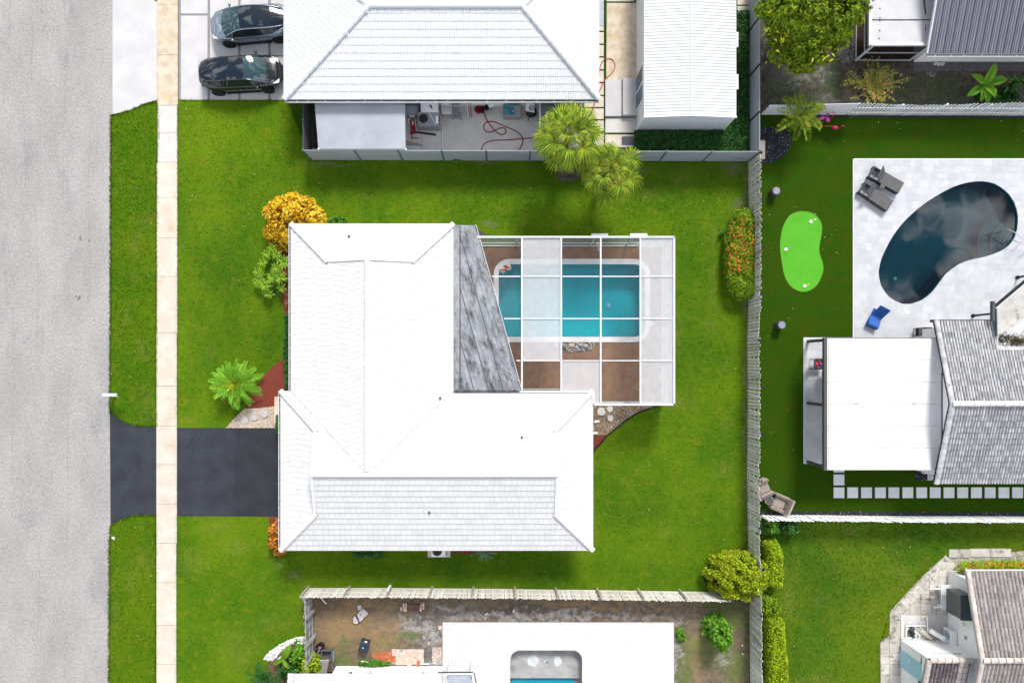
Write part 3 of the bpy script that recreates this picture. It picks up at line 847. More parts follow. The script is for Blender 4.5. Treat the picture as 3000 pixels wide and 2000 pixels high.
M['rattan_pale'] = mat('pale_rattan', (.31,.26,.225), (.37,.315,.28), .8, 9, fine=.1, fscale=30)
M['lounger_mesh'] = mat('grey_sling_fabric', (.085,.084,.088), (.10,.099,.102), .85, 4, fine=.05, fscale=60)
M['lounger_frame'] = mat('slate_frame', (.035,.042,.052), None, .6)
M['brick'] = mat('worn_brick', (.50,.36,.30), (.60,.46,.39), .9, 8, fine=.08, rnd=.16, dirt=(.42,.16,.07), dscale=2.2, dlo=.6, dhi=.7)
M['red_clay'] = mat('orange_clay_paving', (.34,.085,.03), (.41,.14,.07), .9, 4, fine=.1, fscale=30, dirt=(.55,.33,.25), dscale=3, dlo=.55, dhi=.75)
M['ash'] = mat('grey_ash', (.25,.245,.24), (.36,.35,.34), .95, 2.5, fine=.15, fscale=20, bmp=.3)
M['plaster_pool'] = mat('grey_pool_plaster', (.26,.26,.26), (.33,.33,.33), .85, 1.3, fine=.05, fscale=26, dirt=(.19,.19,.195), dscale=1.2, dlo=.52, dhi=.7)
M['chalk_stain'] = mat('chalk_stain', (.42,.45,.46), (.52,.54,.55), .9, 5, fine=.1)
M['pool_teal'] = mat('teal_pool_plaster', (.010,.50,.56), (.012,.53,.58), .7, .8, fine=.04, fscale=10)
M['pool_dark'] = mat('dark_pool_plaster', (.003,.115,.15), (.005,.135,.17), .7, .7)
M['water_clear'] = water('clear_pool_water', (.62,.97,1.0), 1.33, .05, 2.5, 1.0)
M['water_dark'] = water('dark_pool_water', (.60,.90,.93), 1.6, .12, .8, 1.0)
M['water_shallow'] = water('shallow_blue_water', (.30,.72,.85), 1.33, .05, 2.5)
M['screen_clear'] = screenmat('charcoal_screen', (.16,.15,.145), .14)
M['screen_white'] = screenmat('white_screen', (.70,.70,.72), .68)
M['screen_dark'] = screenmat('dark_screen', (.02,.016,.016), .72)
M['screen_wall'] = screenmat('grey_screen', (.22,.24,.26), .5)
M['glass_dark'] = glass('dark_glass', (.012,.016,.02))
M['glass_teal'] = glass('teal_glass', (.03,.09,.10))
M['rubber'] = mat('tyre_rubber', (.012,.012,.013), None, .85)
M['wall_white'] = mat('white_house_wall', (.83,.825,.815), (.85,.848,.84), .85, 2, fine=.02, fscale=30)
M['clay_grey'] = mat('mildewed_grey_tile', (.35,.35,.36), (.45,.45,.46), .85, 4, rnd=.24, fine=.08, fscale=20, dirt=(.13,.135,.145), dscale=2.2, dlo=.53, dhi=.76)
M['clay_cap'] = mat('pale_ridge_tile', (.50,.49,.49), (.58,.565,.55), .85, 4, rnd=.08, fine=.05)
M['clay_mauve'] = mat('weathered_mauve_tile', (.255,.235,.228), (.33,.305,.295), .85, 4, rnd=.2, fine=.08, fscale=20, dirt=(.17,.14,.14), dscale=2.5, dlo=.5, dhi=.75)
M['clay_cap_pink'] = mat('pinkish_ridge_tile', (.43,.375,.34), (.49,.44,.41), .85, 4, rnd=.14, fine=.06, dirt=(.3,.24,.22), dscale=2.5, dlo=.6, dhi=.8)
M['stained_roof'] = mat('stained_white_roof', (.36,.345,.32), (.46,.445,.42), .85, 1.5, fine=.05, fscale=25, dirt=(.16,.12,.09), dscale=1.7, dlo=.55, dhi=.72)
M['porch_roof'] = mat('grey_white_roof_panel', (.43,.435,.45), (.475,.475,.485), .7, 1.2, fine=.02, dirt=(.42,.42,.42), dscale=1.5, dlo=.6, dhi=.75)
M['metal_roof'] = mat('blue_grey_metal_roof', (.155,.165,.20), (.19,.195,.225), .6, 6, fine=.06, fscale=20, stretch=(1.5,.08,1), rnd=.12)
M['patio_roof'] = mat('white_patio_roof', (.60,.61,.62), (.64,.645,.65), .55, 1.0, fine=.01, dirt=(.55,.555,.56), dscale=.8)
M['light_blue'] = mat('light_blue_door', (.33,.56,.66), None, .5)
M['tan_timber'] = mat('tan_timber', (.40,.24,.13), None, .8)
M['pavement_old'] = mat('mildewed_slab', (.42,.39,.345), (.50,.475,.43), .9, 2, fine=.12, fscale=22, rnd=.14, dirt=(.10,.092,.08), dscale=1.8, dlo=.5, dhi=.70)
M['white_rock'] = leafmat('white_rock', [(.72,.72,.73),(.8,.8,.8),(.6,.6,.62),(.76,.74,.76)], .7, 0, .05)
M['grey_rock'] = leafmat('grey_rock', [(.25,.26,.27),(.35,.36,.37),(.45,.45,.45),(.3,.27,.24),(.5,.5,.5)], .8, 0, .1)
M['cardboard'] = mat('grey_cardboard', (.37,.33,.345), (.43,.39,.40), .9, 3)
M['rust_plate'] = mat('rusty_plate', (.085,.05,.042), (.14,.08,.06), .9, 4, fine=.1)
M['crate_blue'] = mat('slate_blue_plastic', (.018,.03,.045), None, .5)
M['dark_plastic'] = mat('dark_grey_plastic', (.075,.075,.085), (.10,.10,.11), .7, 3)
M['grey_fabric'] = mat('grey_outdoor_fabric', (.27,.26,.25), (.33,.32,.31), .9, 5, fine=.05)
M['pink'] = mat('pink_plastic', (.62,.06,.36), None, .4)
M['hot_pink'] = mat('hot_pink_plastic', (.60,.01,.11), None, .4)
M['pale_blue'] = mat('pale_blue_plastic', (.25,.42,.62), None, .4)
M['orange'] = mat('orange_plastic', (.65,.16,.03), None, .4)
M['yellow'] = mat('yellow_vinyl', (.70,.50,.05), None, .35)
M['red_vinyl'] = mat('red_vinyl', (.60,.10,.05), None, .35)
M['white_vinyl'] = mat('white_vinyl', (.75,.75,.75), None, .35)
M['blue_vinyl'] = mat('blue_vinyl', (.05,.25,.5), None, .35)
M['cable_white'] = mat('white_pvc_pipe', (.74,.73,.70), None, .45)
M['metal_rib'] = mat('dark_metal_rib', (.085,.095,.13), None, .6)
M['ash_dark'] = mat('grey_footing_soil', (.085,.08,.085), (.12,.115,.12), .95, 5, fine=.15)
M['pool_lamp'] = mat('pool_lamp_cover', (.45,.75,.72), None, .5)
M['cyl_grey'] = mat('slate_cylinder', (.055,.06,.075), None, .6)
M['cyl_top'] = mat('grey_cylinder_top', (.20,.21,.25), None, .6)
M['bronze'] = mat('dark_bronze_paint', (.062,.062,.058), None, .55)
M['rust_streak'] = mat('rust_streak', (.55,.35,.25), (.65,.55,.5), .8, 6)
M['debris'] = leafmat('leaf_debris', [(.06,.045,.03),(.10,.08,.04),(.03,.025,.02),(.14,.12,.05)], .8, 0, .1)
M['clay_shaded'] = mat('shaded_weathered_tile', (.15,.13,.135), (.23,.19,.19), .85, 4, rnd=.25, fine=.08, fscale=20, dirt=(.05,.045,.05), dscale=2.2, dlo=.45, dhi=.7)  # weathered tile with the shade of the slope facing from the sun painted in
M['glass_bay'] = glass('grey_bay_glass', (.05,.065,.072), .15)
M['awning_glass'] = mat('grey_awning_glass', (.26,.29,.33), (.36,.39,.43), .25, 1.5)
M['water_blue'] = water('blue_pool_water', (.02,.30,.40), 1.33, .05, 2.5, .25)
M['yellow_pale'] = mat('pale_fruit', (.70,.60,.35), None, .6)
M['mulch_dark'] = mat('brown_mulch', (.10,.05,.035), (.16,.09,.06), .95, 10, fine=.2, bmp=.5)
M['clay_pan'] = mat('shaded_tile_pan', (.07,.073,.08), (.17,.17,.18), .9, 5, rnd=.3)  # darker pan faces: shade between the rolls painted into the colour
M['mauve_pan'] = mat('shaded_mauve_pan', (.11,.09,.09), (.18,.155,.15), .9, 5, rnd=.25)  # same painted shade for the pans of the mauve roof
M['dark_pan'] = mat('shaded_wing_pan', (.025,.022,.024), (.06,.05,.052), .9, 5, rnd=.25)  # near-black pans, shade painted between the rolls of the wing roof
M['valley'] = mat('weathered_valley', (.40,.38,.34), (.52,.50,.46), .8, 6, fine=.1, fscale=20)
M['roof_deck'] = mat('roof_joint', (.30,.305,.31), None, .9)
M['pale_stone'] = mat('pale_square_stone', (.58,.59,.62), (.64,.645,.66), .6, 2.5, rnd=.05)
M['cushion_mix'] = mat('red_and_blue_cloth', (.02,.10,.28), (.50,.02,.03), .9, 6, .45, .55, dirt=(.4,.45,.6), dscale=7, dlo=.6, dhi=.65)
# foliage
M['lf_olive'] = leafmat('olive_leaf', [(.22,.22,.03),(.30,.29,.05),(.38,.36,.08),(.17,.19,.02)], .6, .25, .1, gain=1.45)
M['lf_croton'] = leafmat('croton_leaf', [(.26,.07,.006),(.52,.31,.012),(.62,.42,.02),(.56,.34,.01),(.64,.48,.06),(.16,.04,.004),(.60,.39,.02)], .45, .2, gain=1.5)
M['lf_croton_mix'] = leafmat('mixed_croton_leaf', [(.50,.16,.015),(.28,.06,.01),(.55,.30,.04),(.10,.10,.02),(.45,.10,.02),(.6,.38,.08)], .5, .2, gain=1.3)
M['lf_yellowgreen'] = leafmat('yellow_green_leaf', [(.20,.22,.008),(.10,.16,.008),(.30,.29,.012),(.055,.10,.008),(.24,.25,.01)], .5, .25, gain=1.45)
M['lf_hedge_yellow'] = leafmat('bright_hedge_leaf', [(.25,.33,.008),(.14,.24,.008),(.34,.40,.012),(.06,.12,.006),(.20,.28,.008)], .5, .25, gain=1.45)
M['lf_hedge_round'] = leafmat('clipped_bush_leaf', [(.10,.20,.005),(.20,.28,.006),(.17,.10,.01),(.04,.09,.005),(.26,.32,.008),(.13,.21,.006)], .5, .25, gain=1.7)
M['lf_ixora'] = leafmat('ixora_leaf', [(.035,.095,.006),(.075,.16,.008),(.15,.22,.008),(.025,.06,.005),(.19,.22,.008)], .5, .2, gain=1.75)
M['fl_orange'] = leafmat('orange_blossom', [(.62,.10,.02),(.70,.20,.03),(.55,.05,.025),(.72,.28,.05)], .6, .3, .1, gain=1.3)
M['fl_pink'] = leafmat('pink_blossom', [(.65,.16,.15),(.70,.25,.2),(.6,.1,.12)], .6, .3, .1, gain=1.3)
M['lf_ivy'] = leafmat('dark_ivy_leaf', [(.012,.055,.012),(.022,.085,.016),(.045,.13,.03),(.008,.035,.008),(.03,.10,.018)], .4, .15, gain=1.15)
M['lf_green'] = leafmat('fresh_green_leaf', [(.04,.13,.015),(.07,.19,.02),(.10,.24,.02),(.03,.09,.012)], .5, .25, gain=1.45)
M['lf_lime'] = leafmat('lime_green_leaf', [(.055,.17,.010),(.10,.25,.015),(.03,.10,.008),(.15,.28,.03)], .5, .25, gain=1.45)
M['lf_dark'] = leafmat('dark_green_leaf', [(.015,.06,.015),(.03,.10,.02),(.05,.15,.03),(.02,.05,.012)], .45, .2, gain=1.45)
M['lf_mango'] = leafmat('mango_leaf', [(.05,.10,.004),(.11,.16,.005),(.025,.055,.004),(.19,.23,.007),(.07,.12,.005),(.018,.04,.004)], .5, .25, .4, gain=1.6)
M['lf_mango_tip'] = leafmat('mango_tip_leaf', [(.32,.34,.015),(.40,.38,.02),(.24,.30,.015)], .5, .3, .2, gain=1.45)
M['lf_fan'] = leafmat('fan_palm_leaf', [(.045,.10,.010),(.10,.17,.014),(.17,.23,.018),(.26,.29,.022),(.13,.19,.035)], .5, .3, .3, gain=1.65)
M['lf_fan_dry'] = leafmat('yellowing_fan_leaf', [(.44,.36,.05),(.36,.30,.06),(.5,.38,.10)], .5, .3, .2, gain=1.45)
M['lf_sago'] = leafmat('sago_leaf', [(.06,.19,.015),(.10,.26,.02),(.15,.30,.02),(.22,.34,.03)], .4, .2, .3, gain=1.45)
M['lf_sago_new'] = leafmat('new_sago_leaf', [(.30,.36,.02),(.38,.40,.03)], .4, .25, .2, gain=1.45)
M['lf_areca'] = leafmat('areca_leaf', [(.05,.13,.015),(.12,.20,.015),(.26,.28,.02),(.08,.17,.02)], .45, .25, .4, gain=1.1)
M['lf_dracaena'] = leafmat('rosette_leaf', [(.08,.19,.015),(.16,.29,.02),(.24,.35,.03),(.12,.24,.02)], .45, .25, gain=1.45)
M['lf_banana'] = leafmat('banana_leaf', [(.05,.14,.010),(.09,.20,.012),(.14,.25,.016)], .45, .3, .3, gain=1.45)
M['lf_flax'] = leafmat('blue_green_blade', [(.06,.12,.09),(.10,.17,.12),(.2,.25,.17),(.03,.07,.05)], .5, .15, gain=1.45)

# ============================================================ ground
KID = curve(zp([(1235,1050),(1252,950),(1300,840),(1372,722),(1480,602),(1622,490),(1780,400),(1900,358),(2010,345),(2108,360),(2195,410),(2262,490),(2296,590),(2296,690),(2270,780),(2222,840),(2150,885),(2050,920),(1950,942),(1870,968),(1800,1010),(1740,1062),(1690,1130),(1640,1192),(1580,1242),(1510,1272),(1440,1282),(1370,1262),(1300,1212),(1255,1140)], 2100, 400, 2.6133), 3, True)
pa, pb = P2(1461, 986.5), P2(1889, 774.5)
POOL = rrect(pa[0], pa[1], pb[0], pb[1], .62)
ca_, cb_ = P2(1446, 1002), P2(1904, 758.8)
COPING = rrect(ca_[0], ca_[1], cb_[0], cb_[1], .92)
ea, eb = P2(1494.5, 2060), P2(1705, 1901.5)
EMPTY = rrect(ea[0], ea[1], eb[0], eb[1], .58)

gm = lawn('rough_grass', (.045,.085,.008), (.06,.10,.01), (.09,.11,.015))
sheet('ground', [(-400,-400),(400,-400),(400,400),(-400,400)], -.03, gm, [KID, COPING, EMPTY])
road = sheet('road', pxs([(-90,-1500),(329,-1500),(329,335),(325,340),(325,650),(324,900),(322,1200),(324,1530),(321,1600),(319,2060),(318,3500),(-90,3500)]), -.018, M['asphalt'])
# long thin cracks in the road surface, a few millimetres wide
M['crack'] = mat('crack_filler', (.17,.16,.165), None, .95)
rr = random.Random(5)
cr_ = MB()
for x0, ya, yb in ((187,0,265),(187,280,600),(95,0,240),(30,0,120),(72,400,560),(258,440,560),(100,590,1000),(260,600,900),(40,900,1500),(205,1100,1600),(120,1500,2000)):
    path = []; y = ya; x = x0
    while y < yb: path.append(P(x, y, -.0165)); y += 14; x += rr.uniform(-2, 2)
    for a, b in zip(path[:-1], path[1:]):
        hw = rr.uniform(.004, .011); q = Vector((hw, 0, 0)); cr_.poly([a-q, b-q, b+q, a+q])
o = cr_.build('crack', M['crack'], road); o['kind'] = 'stuff'
M['oil'] = mat('oil_spot', (.13,.10,.08), (.19,.16,.14), .8, 9)
for (x, y, r) in ((123,37,3.5),(121,30,2.5),(131,78,3),(233,870,5),(230,875,4),(223,868,4),(250,573,2.5),(235,695,4),(237,703,3),(262,705,4),(277,936,2),(222,1024,2.5),(242,1405,2),(222,1000,1.5),(275,1570,2),(262,500,2),(292,300,2)):
    c = P(x, y, -.0135); k = 9
    MB().poly([c+Vector((r/50*rr.uniform(.7,1.1)*math.cos(2*PI*i/k), r/50*rr.uniform(.7,1.2)*math.sin(2*PI*i/k), 0)) for i in range(k)]).build('oil_spot', M['oil'], road)

LM = dict(lush_shade=[(1450,540,640,70),(2050,560,170,120),(2020,1060,180,420),(1900,1500,300,180),(1500,1670,620,70),(800,960,90,170),(660,880,120,240)], a=(.050,.122,.005), b_=(.100,.170,.006), c=(.135,.162,.010), dry=(.23,.18,.06), f1=.30,  # shade bands along fences and house painted into the grass, with greener zones
    drys=[(1015,555,16,7),(1060,580,22,10),(620,1035,16,26),(550,1235,35,14),(560,1640,50,40),(700,1600,45,28),(640,1540,40,22),(800,1830,60,30),(700,1900,60,60),(885,1760,14,70),(1400,1724,470,9),(1900,560,40,22),(2000,520,60,20),(2090,690,12,50),(2090,850,10,90),(1990,980,10,60),(1985,1180,40,22),(2120,1370,25,30),(2130,1250,15,30),(1950,1560,22,20),(820,1640,40,18),(1890,1725,90,10),(2085,960,18,24),(930,620,18,10)],
    bare=[(2170,600,28,18),(2150,490,30,22),(2165,1640,24,20),(1830,500,60,16),(1760,485,60,10),(2186,760,8,300),(2184,1180,7,330),(900,1790,10,60),(960,480,60,6),(1420,478,40,6),(865,1680,14,12),(820,1660,10,6),(1435,655,22,9)])
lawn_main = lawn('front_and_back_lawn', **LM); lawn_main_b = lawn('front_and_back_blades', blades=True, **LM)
MAIN_LAWN = pxs([(519,293),(840,293),(914,469),(2192,473),(2192,1733),(905,1722),(905,2060),(516,2060)])
DECK = pxs([(1320,721),(1950,723),(1950,1185),(1320,1185)])
BIGHOLE = pxs([(1330,740),(1930,740),(1930,1100),(1330,1100)])
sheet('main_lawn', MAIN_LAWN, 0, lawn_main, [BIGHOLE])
VM = dict(a=(.046,.114,.004), b_=(.080,.140,.005), c=(.115,.145,.010), dry=(.22,.175,.06), f1=.34,
    drys=[(400,720,16,40),(430,640,20,30),(395,810,14,22),(375,930,12,30),(420,1040,24,24),(415,1020,20,26),(425,1170,26,46),(420,1230,40,8),(385,1690,16,22),(380,1720,14,16),(420,1640,30,40),(340,1800,12,50)])
verge_m = lawn('roadside_lawn', **VM); verge_b = lawn('roadside_blades', blades=True, **VM)
VERGE = pxs([(325,340),(380,324),(420,307),(462,295),(466,380),(461,480),(459,1250),(400,1246),(374,1240),(345,1222),(322,1207),(324,900)])
VERGE2 = pxs([(324,1540),(350,1524),(376,1514),(400,1510),(457,1509),(457,2060),(319,2060),(321,1600)])
for v in (VERGE, VERGE2): sheet('verge_lawn', v, 0, verge_m)
sheet('verge_lawn', pxs([(443,-60),(461,-60),(461,6),(452,3),(445,-6)]), 0.006, verge_m)
turf_m = lawn('artificial_turf', (.018,.058,.0025), (.027,.058,.0025), (.042,.052,.003), f1=.28, big=.7)
TURF = pxs([(2192,333),(3060,333),(3060,1510),(2192,1510)])
sheet('turf', TURF, 0, turf_m, [KID])
SM = dict(lush_shade=[(2560,1560,420,70),(2400,1700,150,120)], a=(.048,.112,.007), b_=(.092,.145,.008), c=(.12,.145,.010), dry=(.24,.2,.06), f1=.36,
    drys=[(2490,1550,26,16),(2640,1660,16,16),(2650,1690,30,16),(2300,1680,14,24),(2640,1580,14,20),(2390,1990,60,16),(2310,1760,20,60),(2400,1760,20,20)])
se_m = lawn('south_east_lawn', **SM); se_b = lawn('south_east_blades', blades=True, **SM)
SE = pxs([(2192,1510),(3060,1510),(3060,2060),(2196,2060)])
sheet('neighbour_lawn', SE, 0, se_m)

def yard(name, green, tan, grey, dark, gs, ts, as_, ds):
    m, t, b = newmat(name); p = pos(t)
    nb = N(t, 'TexNoise'); nb.inputs['Scale'].default_value = 1.5; nb.inputs['Detail'].default_value = 7; lk(t, p, nb.inputs['Vector'])
    off = N(t, 'VectorMath', operation='MULTIPLY_ADD'); lk(t, nb.outputs['Color'], off.inputs[0]); off.inputs[1].default_value = (2.6,2.6,0); off.inputs[2].default_value = (-1.3,-1.3,0)
    ad = N(t, 'VectorMath', operation='ADD'); lk(t, p, ad.inputs[0]); lk(t, off.outputs[0], ad.inputs[1]); pd = ad.outputs[0]
    n2 = noise(t, p, 3.2, 8, .72); n3 = noise(t, p, 9, 5, .75)
    base = mixc(t, ramp(t, n2, .38, .62), dark, (.5*dark[0]+.5*tan[0], .5*dark[1]+.5*tan[1], .5*dark[2]+.5*tan[2]))
    col = mixc(t, fm(t, 'MULTIPLY', spots(t, pd, ts, .9), ramp(t, n3, .3, .6)), base, tan)
    col = mixc(t, fm(t, 'MULTIPLY', spots(t, pd, as_, .9), ramp(t, n2, .36, .6)), col, grey)
    if ds: col = mixc(t, fm(t, 'MULTIPLY', spots(t, pd, ds, .9), ramp(t, n2, .35, .6)), col, (.05,.05,.055))
    col = mixc(t, fm(t, 'MULTIPLY', spots(t, pd, gs, .9), ramp(t, n3, .35, .6)), col, green)
    f = noise(t, p, 16, 4, .8); g = noise(t, p, 42, 2, .8)
    v = fm(t, 'ADD', fm(t, 'ADD', fm(t, 'MULTIPLY', fm(t, 'SUBTRACT', f, .5), 1.8), fm(t, 'MULTIPLY', fm(t, 'SUBTRACT', g, .5), 1.2)), 1.0)
    col = mixc(t, 1.0, col, fm(t, 'MAXIMUM', v, .2), 'MULTIPLY'); lk(t, col, b.inputs['Base Color']); b.inputs['Roughness'].default_value = .95
    bump(t, b, f, .6, .05); return m
syard = yard('south_yard_earth', (.075,.125,.010), (.25,.165,.075), (.29,.285,.28), (.085,.070,.057),
    [(985,1930,60,26),(1060,1945,70,26),(1010,1880,30,16),(1150,1880,40,14),(990,1960,60,22),(2080,1900,70,60),(2140,1800,60,60),(2160,1960,60,70),(1990,1860,24,30),(2010,1930,24,60),(2000,1990,24,40),(1100,1955,60,12),(1210,1870,26,16),(2100,1770,60,26)],
    [(980,1850,90,50),(1100,1850,110,40),(1010,1830,90,36),(1120,1890,60,26),(2050,1880,40,40),(2040,1960,30,40),(1700,1772,300,10),(1050,1780,120,30)],
    [(1260,1860,70,70),(1270,1930,60,50),(1220,1830,60,30),(1600,1806,400,16),(1985,1900,14,120),(1340,1790,90,20),(1980,1960,14,80),(2120,1920,22,36)],
    [(1270,1815,40,20),(1240,1810,30,16),(1230,1870,36,16),(1250,1905,36,16),(1500,1780,160,12)])
sheet('south_yard', pxs([(905,1722),(2192,1733),(2196,2060),(905,2060)]), -.001, syard, [EMPTY])
neyard = yard('dark_yard_earth', (.022,.055,.010), (.16,.13,.095), (.24,.23,.23), (.036,.028,.024),  # dark soil with green, tan and grey patches
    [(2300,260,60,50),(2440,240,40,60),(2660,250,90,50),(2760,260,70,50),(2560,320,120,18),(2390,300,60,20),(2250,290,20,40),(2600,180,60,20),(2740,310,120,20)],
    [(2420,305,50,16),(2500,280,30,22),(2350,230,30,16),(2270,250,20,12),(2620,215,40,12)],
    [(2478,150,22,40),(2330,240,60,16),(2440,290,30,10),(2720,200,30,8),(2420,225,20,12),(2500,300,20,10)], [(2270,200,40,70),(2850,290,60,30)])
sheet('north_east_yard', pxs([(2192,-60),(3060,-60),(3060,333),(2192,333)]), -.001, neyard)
joint_m = lawn('turf_joint', (.020,.055,.006), (.03,.07,.006), (.05,.08,.01), f1=.35)
sheet('neighbour_yard', pxs([(846,-60),(2192,-60),(2192,473),(914,469),(846,293)]), -.001, joint_m)

GR = lambda *a, **k: grass_tufts('grass', *a, **k)
hole_house = [pxs([(850,660),(1330,660),(1330,1140),(1735,1140),(1735,1612),(824,1612),(824,1146),(850,1146)]), DECK, pxs([(519,1255),(840,1255),(840,1511),(519,1509)]),
    pxs([(860,655),(812,700),(800,800),(826,880),(836,930),(842,980),(838,1030),(828,1050),(810,1065),(770,1105),(735,1160),(717,1196),(690,1222),(663,1255),(860,1255)]),
    pxs([(790,1516),(830,1516),(830,1612),(812,1610),(797,1560)]), pxs([(1720,1180),(1936,1182),(1880,1201),(1842,1222),(1804,1252),(1778,1273),(1737,1322),(1720,1322)])]
GR('short mown grass blades of the lawn round the white house', MAIN_LAWN, lawn_main_b, 48, .05, exclude=hole_house, edge=45)
GR('grass blades of the long strip between road and pavement', VERGE, verge_b, 70, .065, edge=70)
GR('grass blades of the strip below the black driveway', VERGE2, verge_b, 70, .065, edge=70)
GR('grass blades of the lawn in the lower right corner', SE, se_b, 60, .06)

# ---- pavement of slabs
walk = sheet('sidewalk', pxs([(461,-60),(522,-60),(521,310),(519,1000),(518,1520),(515,2060),(458,2060),(459,1100),(462,310)]), .004, M['gravel_joint'])
ys = [-60,14,162,310,390,476,579,697,810,975,1130,1247,1360,1475,1590,1705,1830,1945,2060]
for i, (a, b) in enumerate(zip(ys[:-1], ys[1:])):
    mm = M['concrete_tan'] if i < 3 else M['concrete_white'] if i in (3, 4) else M['concrete_cream'] if i < 11 or i in (13, 14) else M['concrete_cream']
    xl = 461 if b <= 310 else 462.5 if b < 480 else 460 if b < 1000 else 459
    xr = 521.5 if b <= 310 else 519.5 if b < 480 else 519.7 if b < 1000 else 518.6 if b < 1600 else 517
    MB().prism(pxs([(xl,a+.45),(xr,a+.45),(xr,b-.45),(xl,b-.45)]), -.02, .03).build('paving_slab', mm, walk)
# driveway apron and neighbour's drive
MB().prism(pxs([(330,-60),(445,-60),(446,-4),(452,3),(460,6),(460,294),(438,299),(415,307),(390,320),(355,330),(330,335)]), -.02, .012).build('driveway_apron', M['concrete_new'])['kind'] = 'structure'
dr = sheet('slab_driveway', pxs([(523,-60),(860,-60),(860,293),(523,293)]), .002, M['gravel_joint'])
for q in ([(530.5,-60),(608.5,-60),(608.5,41),(530.5,41)],[(530.5,47),(608.5,47),(608.5,293),(530.5,293)],[(616,-60),(698,-60),(698,293),(616,293)],
          [(705.5,-60),(786,-60),(786,293),(705.5,293)],[(793.5,-60),(860,-60),(860,162),(793.5,162)],[(793.5,168),(860,168),(860,293),(793.5,293)]):
    MB().prism(pxs(q), -.01, .022).build('concrete_slab', M['concrete_slab'], dr)
# black driveway
bd = sheet('black_driveway', pxs([(322,1207),(345,1222),(374,1240),(400,1246),(459,1250),(459,1509),(400,1510),(376,1514),(350,1524),(324,1540)]), .006, M['seal_old'])
sheet('black_driveway', pxs([(519,1253),(688,1253),(695,1300),(684,1350),(690,1400),(678,1440),(692,1480),(688,1512),(519,1511)]), .006, M['seal_old'])
sheet('black_driveway', pxs([(688,1253),(840,1253),(840,1513),(688,1512),(692,1480),(678,1440),(690,1400),(684,1350),(695,1300)]), .006, M['seal_new'])
def pebbles(name, label, poly, m, dens, size, z=.02, parent=None, exclude=()):
    a = np.array(poly); x0, y0 = a.min(0); x1, y1 = a.max(0); n = int((x1-x0)*(y1-y0)*dens)
    X = RNG.uniform(x0, x1, n); Y = RNG.uniform(y0, y1, n); k = inside(poly, X, Y)
    for e in exclude: k &= ~inside(e, X, Y)
    X, Y = X[k], Y[k]
    p = np.stack([X, Y, np.full(len(X), z)], 1) + np.stack([np.zeros(len(X)), np.zeros(len(X)), RNG.uniform(0, size*.5, len(X))], 1)
    o = tri_mesh(name, leaf_array(p, np.tile([0, 0, 1.0], (len(X), 1)), size, .75, .35, .28), 4, m, parent)
    tag(o, label, 'pebbles' if parent is None else None, kind='stuff'); return o
def disc(mb, c, r, h, n=14):
    k = [random.uniform(.92, 1.06) for _ in range(n)]
    mb.prism([(c.x+r*k[i]*math.cos(2*PI*i/n), c.y+r*k[i]*math.sin(2*PI*i/n)) for i in range(n)], c.z-.02, c.z+h)

# ============================================================ beds in front of and behind the house
FRONT_BED = pxs([(860,655),(812,700),(800,800),(826,880),(836,930),(842,980),(838,1030),(828,1050),(810,1065),(792,1080),(770,1105),(745,1150),(707,1199),(700,1215),(661,1253),(860,1253)])
mulch_bed = sheet('mulch_bed', pxs([(860,655),(812,700),(800,800),(826,880),(836,930),(842,980),(838,1030),(828,1050),(810,1065),(792,1080),(770,1105),(735,1160),(717,1196),(760,1194),(805,1189),(860,1189)]), .012, M['mulch'])
PEB = pxs([(717,1197),(760,1195),(805,1190),(806,1253),(661,1253),(690,1222)])
sheet('pebble_bed', PEB, .010, M['pebble_bed'])
pebbles('pebbles', 'pale pebbles between the red mulch and the black driveway', PEB, M['pebble'], 260, .065)
for (x, y), l in zip(((716.6,1231.5),(746,1220.5),(775,1211)), ('nearest the lawn', 'in the middle of the row', 'nearest the house wall')):
    mb = MB(); disc(mb, P(x, y, .03), .225, .05)
    tag(mb.build('stepping_stone', M['stone_disc']), 'round grey stepping stone in the pale pebbles, ' + l, 'stepping stone', 'round stones in the front pebbles')
MB().prism(pxs([(807,1161),(850,1161),(850,1253),(806,1253),(805.5,1166)]), -.01, .10).build('entrance_slab', M['concrete_tan'])['kind'] = 'structure'
lf = pxs([(786,1514),(830,1514),(830,1612),(812,1612),(795,1560)])
sheet('mulch_bed', lf, .012, M['mulch'])
sheet('mulch_bed', pxs([(1290,1600),(1475,1600),(1470,1618),(1400,1622),(1320,1622)]), .012, M['mulch'])
BACKBED = pxs([(1720,1180),(1938,1182),(1900,1197),(1880,1202),(1842,1223),(1804,1253),(1778,1274),(1720,1274)])
sheet('pebble_bed', BACKBED, .010, M['pebble_bed_dark'])
pebbles('pebbles', 'brown mixed pebbles behind the screen enclosure', BACKBED, M['pebble_dark'], 260, .065)
sheet('mulch_bed', pxs([(1720,1275),(1777,1274),(1765,1291),(1745,1312),(1735,1326),(1720,1326)]), .012, M['mulch'])
ed = curve([(1936,1184),(1900,1198),(1880,1203),(1842,1225),(1804,1255),(1778,1276),(1765,1293),(1745,1314),(1736,1328)], 4)
tag(MB().tube([P(x, y, .04) for x, y in ed], .045, 6).build('bed_edging', M['black_metal']), 'dark curved edging of the pebble bed behind the house', 'edging')
for (x, y, r), l in zip(((1761,1205,12),(1786.5,1197.6,9),(1788,1224,9)), ('largest pale round stone', 'upper small pale round stone', 'lower small pale round stone')):
    mb = MB(); disc(mb, P(x, y, .03), r/50, .06, 18)
    tag(mb.build('stepping_stone', M['stone_disc_pale']), l + ' on the brown pebbles behind the house', 'stepping stone', 'pale round stones in the back pebbles')
rk = MB().bbox((0,0,0), (.32,.12,.12), .02).mesh('edging_block', M['white_paint'])
